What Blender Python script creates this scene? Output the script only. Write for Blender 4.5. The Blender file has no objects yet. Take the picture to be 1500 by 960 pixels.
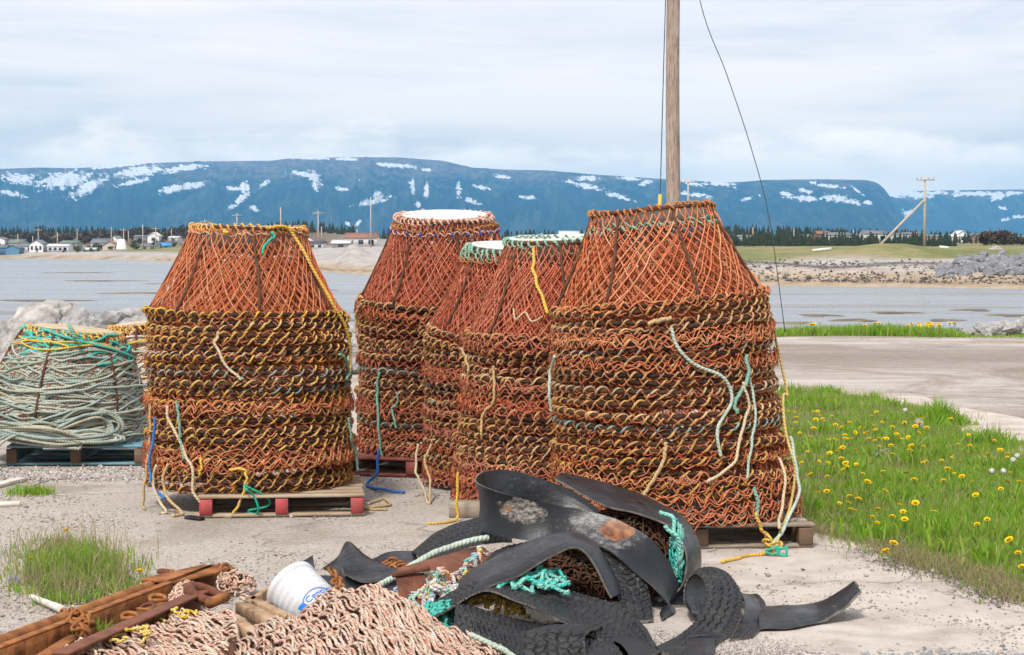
import bpy, math, random
import numpy as np
from mathutils import Vector, Matrix, Euler, noise as mnoise

random.seed(7)
RNG = np.random.default_rng(11)
PI = math.pi
SC = bpy.context.scene
COL = SC.collection

# ------------------------------------------------------------------ camera model
F = 3000.0
CAM_H = 1.7
PITCH = math.atan(125.0 / F)
cp, sp = math.cos(PITCH), math.sin(PITCH)


def ray(px, py):
    u = (px - 750.0) / F
    v = (480.0 - py) / F
    return Vector((u, cp + v * sp, -sp + v * cp))


def P(px, py, Y, zmin=0.006):
    """world point seen at a photo pixel, Y metres ahead (never under the yard)"""
    d = ray(px, py)
    p = Vector((0, 0, CAM_H)) + d * (Y / d.y)
    if zmin is not None and p.z < zmin:
        t = (zmin - CAM_H) / d.z
        p = Vector((0, 0, CAM_H)) + d * t
    return p


def G(px, py, z=0.0):
    d = ray(px, py)
    t = (z - CAM_H) / d.z
    return Vector((0, 0, CAM_H)) + d * t


# ------------------------------------------------------------------ materials
class NT:
    def __init__(self, tree):
        self.t = tree
        self.t.nodes.clear()

    def n(self, typ, ins=None, **attrs):
        nd = self.t.nodes.new(typ)
        for k, v in attrs.items():
            setattr(nd, k, v)
        for k, v in (ins or {}).items():
            s = nd.inputs[k]
            if isinstance(v, bpy.types.NodeSocket):
                self.t.links.new(v, s)
            else:
                s.default_value = v
        return nd

    def math(self, op, a, b=0.0, c=None, clamp=False):
        d = {0: a, 1: b}
        if c is not None:
            d[2] = c
        return self.n('ShaderNodeMath', d, operation=op, use_clamp=clamp).outputs[0]

    def mix(self, fac, a, b, blend='MIX'):
        nd = self.n('ShaderNodeMix', None, data_type='RGBA', blend_type=blend)
        for idx, v in ((0, fac), (6, a), (7, b)):
            s = nd.inputs[idx]
            if isinstance(v, bpy.types.NodeSocket):
                self.t.links.new(v, s)
            else:
                s.default_value = (*v, 1) if (idx > 0 and len(v) == 3) else v
        return nd.outputs[2]

    def ramp(self, fac, stops, interp='LINEAR'):
        nd = self.n('ShaderNodeValToRGB', {0: fac})
        cr = nd.color_ramp
        cr.interpolation = interp
        while len(cr.elements) > 1:
            cr.elements.remove(cr.elements[-1])
        cr.elements[0].position = stops[0][0]
        c = stops[0][1]
        cr.elements[0].color = (*c, 1) if not isinstance(c, (int, float)) else (c, c, c, 1)
        for p, c in stops[1:]:
            e = cr.elements.new(p)
            e.color = (*c, 1) if not isinstance(c, (int, float)) else (c, c, c, 1)
        return nd.outputs[0]

    def noise(self, vec, scale, detail=4.0, rough=0.55, dist=0.0, out=0):
        return self.n('ShaderNodeTexNoise', {'Vector': vec, 'Scale': scale, 'Detail': detail,
                                             'Roughness': rough, 'Distortion': dist}).outputs[out]

    def obj(self):
        return self.n('ShaderNodeTexCoord').outputs['Object']

    def pos(self):
        return self.n('ShaderNodeNewGeometry').outputs['Position']

    def scalevec(self, vec, s):
        return self.n('ShaderNodeVectorMath', {0: vec, 1: s}, operation='MULTIPLY').outputs[0]


def new_mat(name):
    m = bpy.data.materials.new(name)
    m.use_nodes = True
    t = NT(m.node_tree)
    return m, t


def finish(t, color, rough=0.8, bump=None, bstr=0.5, bdist=0.01, metal=0.0, spec=0.3, transmit=None, normal=None):
    b = t.n('ShaderNodeBsdfPrincipled')
    for k, v in (('Base Color', color), ('Roughness', rough), ('Metallic', metal), ('Specular IOR Level', spec)):
        s = b.inputs[k]
        if isinstance(v, bpy.types.NodeSocket):
            t.t.links.new(v, s)
        else:
            s.default_value = (*v, 1) if k == 'Base Color' and len(v) == 3 else v
    if bump is not None:
        bn = t.n('ShaderNodeBump', {'Height': bump, 'Strength': bstr, 'Distance': bdist})
        t.t.links.new(bn.outputs[0], b.inputs['Normal'])
    o = t.n('ShaderNodeOutputMaterial')
    out = b.outputs[0]
    if transmit is not None:
        tr = t.n('ShaderNodeBsdfTranslucent', {'Color': transmit if isinstance(transmit, bpy.types.NodeSocket) else (*transmit, 1)})
        mx = t.n('ShaderNodeMixShader', {0: 0.35, 1: out, 2: tr.outputs[0]})
        out = mx.outputs[0]
    t.t.links.new(out, o.inputs[0])


def rope_mat(name, cols, twist=28.0, rough=0.85, dirt=(0.12, 0.09, 0.06), dirt_amt=0.25, fleck=None, objrand=0.0):
    """rope or twine: one colour per strand out of cols, laid strands as bump, grime patches"""
    m, t = new_mat(name)
    geo = t.n('ShaderNodeNewGeometry')
    rnd = geo.outputs['Random Per Island']
    if objrand:
        oi = t.n('ShaderNodeObjectInfo').outputs['Random']
        rnd = t.math('FRACT', t.math('ADD', rnd, oi))
    stops = [((i + 0.0) / max(1, len(cols) - 1), c) for i, c in enumerate(cols)]
    base = t.ramp(rnd, stops)
    pos = geo.outputs['Position']
    nz = t.noise(pos, 9.0, 3.0)
    base = t.mix(t.math('MULTIPLY', t.ramp(nz, [(0.45, 0.0), (0.7, 1.0)]), dirt_amt), base, dirt)
    nf = t.noise(pos, 60.0, 3.0)
    base = t.mix(0.35, base, t.mix(1.0, base, t.ramp(nf, [(0.3, (0.55, 0.55, 0.55)), (0.7, (1.35, 1.35, 1.35))]), 'MULTIPLY'))
    uv = t.n('ShaderNodeUVMap').outputs[0]
    sx = t.n('ShaderNodeSeparateXYZ', {0: uv})
    ph = t.math('ADD', t.math('MULTIPLY', sx.outputs[0], twist), t.math('MULTIPLY', sx.outputs[1], 1.0))
    fr = t.math('FRACT', t.math('MULTIPLY', ph, 2.0))
    tri = t.math('ABSOLUTE', t.math('SUBTRACT', fr, 0.5))
    hgt = t.math('SUBTRACT', 1.0, t.math('POWER', t.math('MULTIPLY', tri, 2.0), 2.0))
    if fleck is not None:
        fr2 = t.math('FRACT', ph)
        base = t.mix(t.ramp(fr2, [(0.0, 1.0), (0.28, 1.0), (0.36, 0.0), (1.0, 0.0)]), base, fleck)
    finish(t, base, rough, hgt, 0.9, 0.004, spec=0.2)
    return m


def noisy_mat(name, cols, scale=4.0, rough=0.8, bump_scale=None, bstr=0.4, bdist=0.01, metal=0.0, spec=0.3, detail=6.0, coords='obj', stretch=None):
    m, t = new_mat(name)
    v = t.obj() if coords == 'obj' else t.pos()
    if stretch:
        v = t.scalevec(v, stretch)
    n1 = t.noise(v, scale, detail, 0.62)
    stops = [(0.3 + 0.4 * i / max(1, len(cols) - 1), c) for i, c in enumerate(cols)]
    c = t.ramp(n1, stops)
    n2 = t.noise(v, bump_scale or scale * 5, 5.0, 0.6)
    finish(t, c, rough, n2, bstr, bdist, metal, spec)
    return m


MAT = {}
MAT['net_orange'] = rope_mat('orange_twine', [(0.70, 0.20, 0.08), (0.56, 0.14, 0.06), (0.74, 0.29, 0.14), (0.50, 0.14, 0.07), (0.70, 0.22, 0.09), (0.74, 0.36, 0.20)], 40, dirt=(0.16, 0.065, 0.035), dirt_amt=0.3, objrand=1)
MAT['net_red'] = rope_mat('red_orange_twine', [(0.66, 0.17, 0.085), (0.54, 0.13, 0.07), (0.68, 0.26, 0.16), (0.46, 0.13, 0.075), (0.66, 0.20, 0.10)], 40, dirt=(0.12, 0.05, 0.03), dirt_amt=0.3, objrand=1)
MAT['wrap_yellow'] = rope_mat('yellow_wrap_rope', [(0.62, 0.39, 0.07), (0.52, 0.30, 0.07), (0.64, 0.45, 0.16), (0.56, 0.31, 0.06)], 30, dirt=(0.20, 0.11, 0.05), dirt_amt=0.45, objrand=1)
MAT['wrap_tan'] = rope_mat('tan_wrap_rope', [(0.58, 0.36, 0.13), (0.50, 0.27, 0.09), (0.60, 0.42, 0.21), (0.52, 0.31, 0.15)], 30, dirt=(0.20, 0.10, 0.05), dirt_amt=0.45, objrand=1)
MAT['wrap_teal'] = rope_mat('teal_wrap_rope', [(0.22, 0.34, 0.28), (0.30, 0.36, 0.30), (0.12, 0.30, 0.25), (0.42, 0.36, 0.24)], 30, dirt=(0.08, 0.06, 0.04), dirt_amt=0.5, objrand=1)
MAT['wrap_pale'] = rope_mat('pale_wrap_rope', [(0.50, 0.42, 0.32), (0.45, 0.34, 0.18), (0.55, 0.45, 0.36)], 30, dirt=(0.09, 0.06, 0.04), dirt_amt=0.4, objrand=1)
MAT['twine_rust'] = rope_mat('rusty_thin_twine', [(0.48, 0.14, 0.05), (0.34, 0.12, 0.06), (0.50, 0.2, 0.1)], 40, objrand=1)
MAT['ring_rubber'] = rope_mat('dark_bound_ring', [(0.022, 0.011, 0.008), (0.045, 0.020, 0.012), (0.030, 0.017, 0.013), (0.055, 0.028, 0.015)], 11, dirt=(0.11, 0.042, 0.02), dirt_amt=0.6, objrand=1)
MAT['ring_unused'] = noisy_mat('rubber_wrapped_ring', [(0.020, 0.010, 0.008), (0.042, 0.020, 0.012), (0.075, 0.035, 0.02)], 22, 0.85, 60, 0.5, 0.006)
MAT['frame_rust'] = noisy_mat('rusty_frame_bar', [(0.035, 0.018, 0.012), (0.08, 0.035, 0.018), (0.15, 0.06, 0.028)], 18, 0.85, 60, 0.5, 0.005)
MAT['funnel'] = noisy_mat('white_funnel_plastic', [(0.50, 0.48, 0.44), (0.62, 0.61, 0.58), (0.66, 0.65, 0.63)], 6, 0.45, 30, 0.1, 0.003, spec=0.4)
MAT['lace_yellow'] = rope_mat('yellow_orange_lacing', [(0.62, 0.30, 0.05), (0.60, 0.20, 0.05), (0.66, 0.42, 0.10), (0.5, 0.16, 0.05)], 26)
MAT['lace_pink'] = rope_mat('faded_pink_lacing', [(0.60, 0.30, 0.22), (0.52, 0.20, 0.12), (0.64, 0.42, 0.34), (0.45, 0.28, 0.2)], 26)
MAT['lace_green'] = rope_mat('green_lacing', [(0.03, 0.30, 0.17), (0.06, 0.36, 0.25), (0.30, 0.42, 0.32), (0.02, 0.22, 0.14)], 26)
MAT['lace_brown'] = rope_mat('brown_lacing', [(0.22, 0.09, 0.04), (0.42, 0.18, 0.07), (0.32, 0.14, 0.06)], 26)
MAT['blue_plastic'] = noisy_mat('blue_plastic', [(0.02, 0.05, 0.28), (0.03, 0.07, 0.36)], 20, 0.5)
MAT['rope_tan'] = rope_mat('tan_rope', [(0.52, 0.37, 0.18), (0.46, 0.32, 0.16)], 22, dirt_amt=0.3)
MAT['rope_cream'] = rope_mat('cream_rope', [(0.56, 0.46, 0.31), (0.54, 0.42, 0.28)], 22, dirt_amt=0.3)
MAT['rope_yellow'] = rope_mat('yellow_rope', [(0.64, 0.39, 0.05), (0.60, 0.40, 0.09)], 22, dirt_amt=0.3)
MAT['rope_teal'] = rope_mat('teal_rope', [(0.22, 0.39, 0.31), (0.15, 0.33, 0.26)], 22, dirt_amt=0.3)
MAT['rope_paleteal'] = rope_mat('pale_teal_rope', [(0.44, 0.52, 0.43), (0.38, 0.48, 0.40)], 22, dirt_amt=0.3)
MAT['rope_paleyellow'] = rope_mat('pale_yellow_rope', [(0.60, 0.45, 0.16), (0.58, 0.42, 0.14)], 22, dirt_amt=0.25)
MAT['rope_green'] = rope_mat('bright_green_rope', [(0.02, 0.36, 0.22), (0.03, 0.42, 0.30)], 22, dirt_amt=0.1)
MAT['rope_blue'] = rope_mat('blue_rope', [(0.05, 0.17, 0.48), (0.04, 0.15, 0.42)], 22, dirt_amt=0.15)
MAT['bale_rope'] = rope_mat('pale_grey_green_rope', [(0.29, 0.36, 0.32), (0.40, 0.44, 0.37), (0.25, 0.34, 0.33), (0.46, 0.45, 0.35), (0.22, 0.30, 0.27), (0.37, 0.41, 0.37), (0.43, 0.38, 0.28), (0.18, 0.26, 0.22)], 24, dirt=(0.16, 0.13, 0.09), dirt_amt=0.3)
MAT['bale_teal'] = rope_mat('teal_bale_rope', [(0.03, 0.34, 0.26), (0.06, 0.40, 0.32), (0.10, 0.42, 0.36)], 24, dirt_amt=0.1)
MAT['bale_buff'] = rope_mat('buff_bale_rope', [(0.54, 0.50, 0.42), (0.56, 0.40, 0.30), (0.60, 0.56, 0.48), (0.42, 0.30, 0.20), (0.36, 0.44, 0.36)], 24, dirt=(0.2, 0.12, 0.07), dirt_amt=0.3)
MAT['pink_net'] = rope_mat('faded_pink_net', [(0.56, 0.30, 0.22), (0.60, 0.45, 0.36), (0.48, 0.23, 0.16), (0.62, 0.53, 0.45), (0.54, 0.36, 0.27), (0.56, 0.28, 0.21), (0.42, 0.30, 0.22)], 18, dirt=(0.14, 0.09, 0.055), dirt_amt=0.55, fleck=(0.56, 0.44, 0.34))
MAT['yellow_twine'] = rope_mat('yellow_twine', [(0.66, 0.42, 0.04), (0.62, 0.46, 0.14)], 26)
MAT['brown_net'] = rope_mat('rotten_brown_net', [(0.12, 0.045, 0.025), (0.07, 0.03, 0.02), (0.16, 0.07, 0.04), (0.06, 0.045, 0.02), (0.10, 0.035, 0.03)], 30, dirt=(0.04, 0.03, 0.015))
MAT['turq_net'] = rope_mat('turquoise_net', [(0.03, 0.42, 0.34), (0.05, 0.46, 0.40), (0.25, 0.50, 0.42), (0.10, 0.38, 0.36)], 26, dirt_amt=0.1)
MAT['mix_net'] = rope_mat('mixed_net', [(0.60, 0.60, 0.60), (0.03, 0.32, 0.22), (0.62, 0.60, 0.55), (0.60, 0.40, 0.04), (0.25, 0.40, 0.60), (0.60, 0.33, 0.24), (0.55, 0.55, 0.56)], 26, dirt_amt=0.15)


def wood_mat(name, cols, scale=3.0):
    return noisy_mat(name, cols, scale, 0.85, scale * 12, 0.5, 0.004, stretch=(1.0, 6.0, 6.0))


MAT['wood_pale'] = wood_mat('pale_pallet_wood', [(0.22, 0.15, 0.09), (0.34, 0.26, 0.18), (0.42, 0.35, 0.26)])
MAT['wood_grey'] = wood_mat('weathered_grey_wood', [(0.16, 0.12, 0.09), (0.27, 0.22, 0.17), (0.36, 0.31, 0.25)])
MAT['wood_dark'] = wood_mat('dark_block_wood', [(0.09, 0.055, 0.035), (0.14, 0.09, 0.06), (0.2, 0.13, 0.09)])
MAT['wood_blue'] = noisy_mat('faded_blue_paint', [(0.09, 0.20, 0.24), (0.12, 0.27, 0.33), (0.28, 0.33, 0.33)], 7, 0.75, 40, 0.3, 0.004)
MAT['wood_red'] = noisy_mat('red_painted_wood', [(0.22, 0.07, 0.06), (0.36, 0.05, 0.055), (0.27, 0.13, 0.11)], 14, 0.75, 40, 0.3, 0.004)
MAT['wood_darkred'] = noisy_mat('worn_dark_red_wood', [(0.10, 0.025, 0.02), (0.19, 0.05, 0.04), (0.24, 0.10, 0.07)], 9, 0.8, 40, 0.3, 0.004)
MAT['drift'] = wood_mat('bleached_wood', [(0.44, 0.38, 0.31), (0.58, 0.54, 0.48), (0.66, 0.63, 0.58)])
MAT['tan_block'] = noisy_mat('sawn_wood_block', [(0.14, 0.08, 0.045), (0.34, 0.22, 0.13), (0.46, 0.34, 0.23)], 9, 0.85, 50, 0.5, 0.004)


def rust_mat(name, cols, metal=0.0):
    m, t = new_mat(name)
    v = t.pos()
    n1 = t.noise(v, 9.0, 8.0, 0.7, 0.4)
    n2 = t.noise(v, 55.0, 5.0, 0.65)
    c = t.ramp(n1, [(0.28, cols[0]), (0.45, cols[1]), (0.58, cols[2]), (0.74, cols[3])])
    c = t.mix(t.math('MULTIPLY', t.ramp(n2, [(0.5, 0.0), (0.68, 1.0)]), 0.45), c, cols[0])
    finish(t, c, 0.85, n2, 0.6, 0.004, metal, 0.25)
    return m


MAT['rust'] = rust_mat('rusty_steel', [(0.07, 0.026, 0.013), (0.20, 0.075, 0.025), (0.33, 0.13, 0.04), (0.26, 0.16, 0.10)])
MAT['rust_brown'] = rust_mat('brown_rusty_plate', [(0.09, 0.04, 0.028), (0.15, 0.06, 0.038), (0.19, 0.075, 0.045), (0.22, 0.11, 0.07)])
MAT['rust_dark'] = rust_mat('dark_rusty_iron', [(0.04, 0.018, 0.014), (0.10, 0.038, 0.022), (0.17, 0.06, 0.035), (0.20, 0.09, 0.06)])


def rubber_mats():
    # smooth carcass side: scuffed, chalky wear, a few rusty stains
    m, t = new_mat('scuffed_rubber')
    v = t.pos()
    n1 = t.noise(v, 5.0, 6.0, 0.65)
    c = t.ramp(n1, [(0.3, (0.004, 0.0045, 0.006)), (0.55, (0.009, 0.010, 0.013)), (0.75, (0.028, 0.031, 0.037))])
    n2 = t.noise(t.scalevec(v, (1.0, 1.0, 3.0)), 16.0, 8.0, 0.75, 0.6)
    wear = t.math('MULTIPLY', t.ramp(n2, [(0.60, 0.0), (0.72, 1.0)]), t.ramp(t.noise(v, 3.0, 2.0), [(0.5, 0.0), (0.64, 1.0)]))
    c = t.mix(t.math('MULTIPLY', wear, 0.7), c, (0.30, 0.29, 0.27))
    dust = t.ramp(t.noise(v, 11.0, 7.0, 0.75), [(0.54, 0.0), (0.76, 0.30)])
    c = t.mix(dust, c, (0.13, 0.115, 0.10))
    scr = t.noise(t.scalevec(v, (14.0, 14.0, 90.0)), 1.0, 4.0, 0.7)
    c = t.mix(t.ramp(scr, [(0.64, 0.0), (0.70, 0.22)]), c, (0.20, 0.20, 0.20))
    uv = t.n('ShaderNodeUVMap').outputs[0]
    sx = t.n('ShaderNodeSeparateXYZ', {0: uv})
    lines = t.math('SINE', t.math('MULTIPLY', sx.outputs[1], 190.0))
    nb = t.noise(v, 70.0, 4.0)
    h = t.math('ADD', t.math('MULTIPLY', lines, 0.12), t.math('ADD', t.math('MULTIPLY', nb, 0.5), t.math('MULTIPLY', n2, 0.8)))
    finish(t, c, t.ramp(n2, [(0.3, 0.24), (0.7, 0.50)]), h, 0.45, 0.005, spec=0.38)
    # tread side: blocks cut by grooves
    m2, t = new_mat('tyre_tread')
    v = t.pos()
    uv = t.n('ShaderNodeUVMap').outputs[0]
    sx = t.n('ShaderNodeSeparateXYZ', {0: uv})
    wob = t.math('MULTIPLY', t.math('SINE', t.math('MULTIPLY', sx.outputs[1], 46.0)), 0.007)
    uu = t.math('ADD', sx.outputs[0], wob)
    ur = t.math('ABSOLUTE', t.math('SUBTRACT', t.math('FRACT', t.math('MULTIPLY', uu, 33.0)), 0.5))
    vr = t.math('ABSOLUTE', t.math('SUBTRACT', t.math('FRACT', t.math('MULTIPLY', t.math('ADD', sx.outputs[1], t.math('MULTIPLY', t.math('SINE', t.math('MULTIPLY', sx.outputs[0], 104.0)), 0.0025)), 25.0)), 0.5))
    gu = t.ramp(ur, [(0.39, 1.0), (0.46, 0.25)])
    gv = t.ramp(vr, [(0.38, 1.0), (0.46, 0.0)])
    hgt = t.math('MULTIPLY', gu, gv)
    n1 = t.noise(v, 6.0, 6.0, 0.65)
    c = t.ramp(n1, [(0.3, (0.004, 0.005, 0.006)), (0.6, (0.013, 0.014, 0.016)), (0.78, (0.05, 0.048, 0.046))])
    c = t.mix(t.ramp(t.noise(v, 15.0, 7.0, 0.75), [(0.52, 0.0), (0.74, 0.35)]), c, (0.10, 0.088, 0.075))
    h2 = t.math('ADD', hgt, t.math('MULTIPLY', t.noise(v, 80.0, 4.0), 0.15))
    finish(t, c, t.ramp(n1, [(0.3, 0.45), (0.7, 0.75)]), t.noise(v, 90.0, 5.0), 0.5, 0.004, spec=0.45)
    # cut edge of the strip
    m3 = noisy_mat('cut_rubber_edge', [(0.05, 0.046, 0.042), (0.12, 0.105, 0.09), (0.20, 0.17, 0.14)], 20, 0.8, 80, 0.4, 0.004, coords='pos')
    return m, m2, m3


MAT['rub'], MAT['tread'], MAT['rub_edge'] = rubber_mats()


def worn_rub():
    """scuffed rubber with one chalky patch and one rust stain at fixed spots of the strip"""
    m, t = new_mat('rubber_with_rust_stain')
    v = t.pos()
    n1 = t.noise(v, 5.0, 6.0, 0.65)
    c = t.ramp(n1, [(0.3, (0.004, 0.005, 0.007)), (0.55, (0.010, 0.011, 0.015)), (0.75, (0.034, 0.037, 0.043))])

    def spot(pt, r, sc, amp):
        d = t.n('ShaderNodeVectorMath', {0: v, 1: tuple(pt)}, operation='SUBTRACT').outputs[0]
        d = t.scalevec(d, (1.0 / r[0], 1.0 / r[1], 1.0 / r[2]))
        l = t.n('ShaderNodeVectorMath', {0: d}, operation='LENGTH').outputs['Value']
        return t.math('ADD', l, t.math('MULTIPLY', t.math('SUBTRACT', t.noise(v, sc, 8.0, 0.75), 0.5), amp))
    chalk = (0.42, 0.38, 0.33)
    s1 = spot(P(765, 748, 9.68), (0.12, 0.4, 0.06), 14.0, 2.4)
    streak = t.ramp(t.noise(t.scalevec(v, (1.0, 1.0, 2.2)), 30.0, 8.0, 0.8), [(0.42, 0.0), (0.60, 1.0)])
    c = t.mix(t.math('MULTIPLY', t.ramp(s1, [(0.6, 0.75), (1.15, 0.0)]), streak), c, chalk)
    s1b = spot(P(745, 745, 9.7), (0.025, 0.4, 0.015), 14.0, 1.2)
    c = t.mix(t.ramp(s1b, [(0.8, 0.9), (1.1, 0.0)]), c, (0.20, 0.10, 0.05))
    s2 = spot(P(890, 775, 9.5), (0.20, 0.5, 0.10), 16.0, 3.0)
    c = t.mix(t.math('MULTIPLY', t.ramp(s2, [(0.6, 0.6), (1.1, 0.0)]), streak), c, (0.30, 0.29, 0.28))
    s3 = spot(P(903, 778, 9.5), (0.085, 0.5, 0.045), 10.0, 1.1)
    rustc = t.ramp(t.noise(v, 26.0, 6.0), [(0.35, (0.07, 0.022, 0.012)), (0.6, (0.24, 0.095, 0.03)), (0.75, (0.3, 0.16, 0.09))])
    c = t.mix(t.ramp(s3, [(0.85, 1.0), (1.02, 0.0)]), c, rustc)
    finish(t, c, t.ramp(n1, [(0.3, 0.30), (0.7, 0.55)]), t.noise(v, 70.0, 4.0), 0.3, 0.004, spec=0.36)
    return m


MAT['rub_stain'] = worn_rub()


def leaf_mat(name, cols, trans):
    m, t = new_mat(name)
    geo = t.n('ShaderNodeNewGeometry')
    c = t.ramp(geo.outputs['Random Per Island'], [(i / (len(cols) - 1), c) for i, c in enumerate(cols)])
    nz = t.noise(geo.outputs['Position'], 1.1, 3.0)
    c = t.mix(t.ramp(nz, [(0.45, 0.0), (0.68, 0.35)]), c, (0.20, 0.22, 0.05))
    finish(t, c, 0.6, spec=0.25, transmit=trans)
    return m


MAT['grass'] = leaf_mat('grass_blades', [(0.09, 0.22, 0.014), (0.15, 0.31, 0.018), (0.21, 0.36, 0.025), (0.11, 0.25, 0.016), (0.26, 0.37, 0.035), (0.36, 0.32, 0.14), (0.15, 0.29, 0.022), (0.12, 0.26, 0.02)], (0.28, 0.48, 0.03))
MAT['grass_dry'] = leaf_mat('dry_grass_blades', [(0.30, 0.25, 0.13), (0.38, 0.32, 0.19), (0.24, 0.21, 0.10), (0.13, 0.18, 0.05)], (0.4, 0.34, 0.16))
MAT['dandelion'] = noisy_mat('dandelion_petals', [(0.78, 0.55, 0.006), (0.88, 0.66, 0.012)], 60, 0.7, 90, 0.6, 0.005)
MAT['stem_green'] = noisy_mat('green_stem', [(0.12, 0.2, 0.05), (0.2, 0.25, 0.09)], 20, 0.7)
MAT['seed'] = noisy_mat('white_seed_fluff', [(0.66, 0.66, 0.63), (0.74, 0.74, 0.71)], 40, 0.95)


def stone_mat(name, cols, scale):
    m, t = new_mat(name)
    v = t.obj()
    oi = t.n('ShaderNodeObjectInfo').outputs['Random']
    n1 = t.noise(v, scale, 8.0, 0.68, 0.5)
    c = t.ramp(n1, [(0.28, cols[0]), (0.48, cols[1]), (0.66, cols[2])])
    c = t.mix(t.ramp(oi, [(0.0, 0.0), (1.0, 0.55)]), c, cols[3])
    n2 = t.noise(v, scale * 6, 6.0, 0.7)
    finish(t, c, 0.88, t.math('ADD', n1, t.math('MULTIPLY', n2, 0.5)), 0.8, 0.04, spec=0.25)
    return m


MAT['boulder'] = stone_mat('pale_boulder_rock', [(0.10, 0.08, 0.065), (0.30, 0.28, 0.26), (0.52, 0.50, 0.48), (0.34, 0.34, 0.35)], 2.4)
MAT['riprap'] = stone_mat('grey_riprap_rock', [(0.08, 0.08, 0.085), (0.19, 0.19, 0.20), (0.30, 0.30, 0.31), (0.13, 0.13, 0.145)], 1.2)


def pebble_mat(name, cols):
    m, t = new_mat(name)
    geo = t.n('ShaderNodeNewGeometry')
    c = t.ramp(geo.outputs['Random Per Island'], [(i / (len(cols) - 1), c) for i, c in enumerate(cols)])
    finish(t, c, 0.9, spec=0.2)
    return m


MAT['pebble'] = pebble_mat('loose_gravel', [(0.20, 0.18, 0.16), (0.42, 0.38, 0.34), (0.13, 0.12, 0.12), (0.48, 0.44, 0.4), (0.30, 0.24, 0.2), (0.36, 0.34, 0.33)])
MAT['pebble_grey'] = pebble_mat('grey_gravel', [(0.12, 0.12, 0.13), (0.28, 0.28, 0.29), (0.2, 0.2, 0.21), (0.38, 0.37, 0.36)])
MAT['pebble_dark'] = pebble_mat('dark_grit', [(0.05, 0.047, 0.045), (0.12, 0.1, 0.09), (0.18, 0.15, 0.13), (0.09, 0.08, 0.08)])


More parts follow.
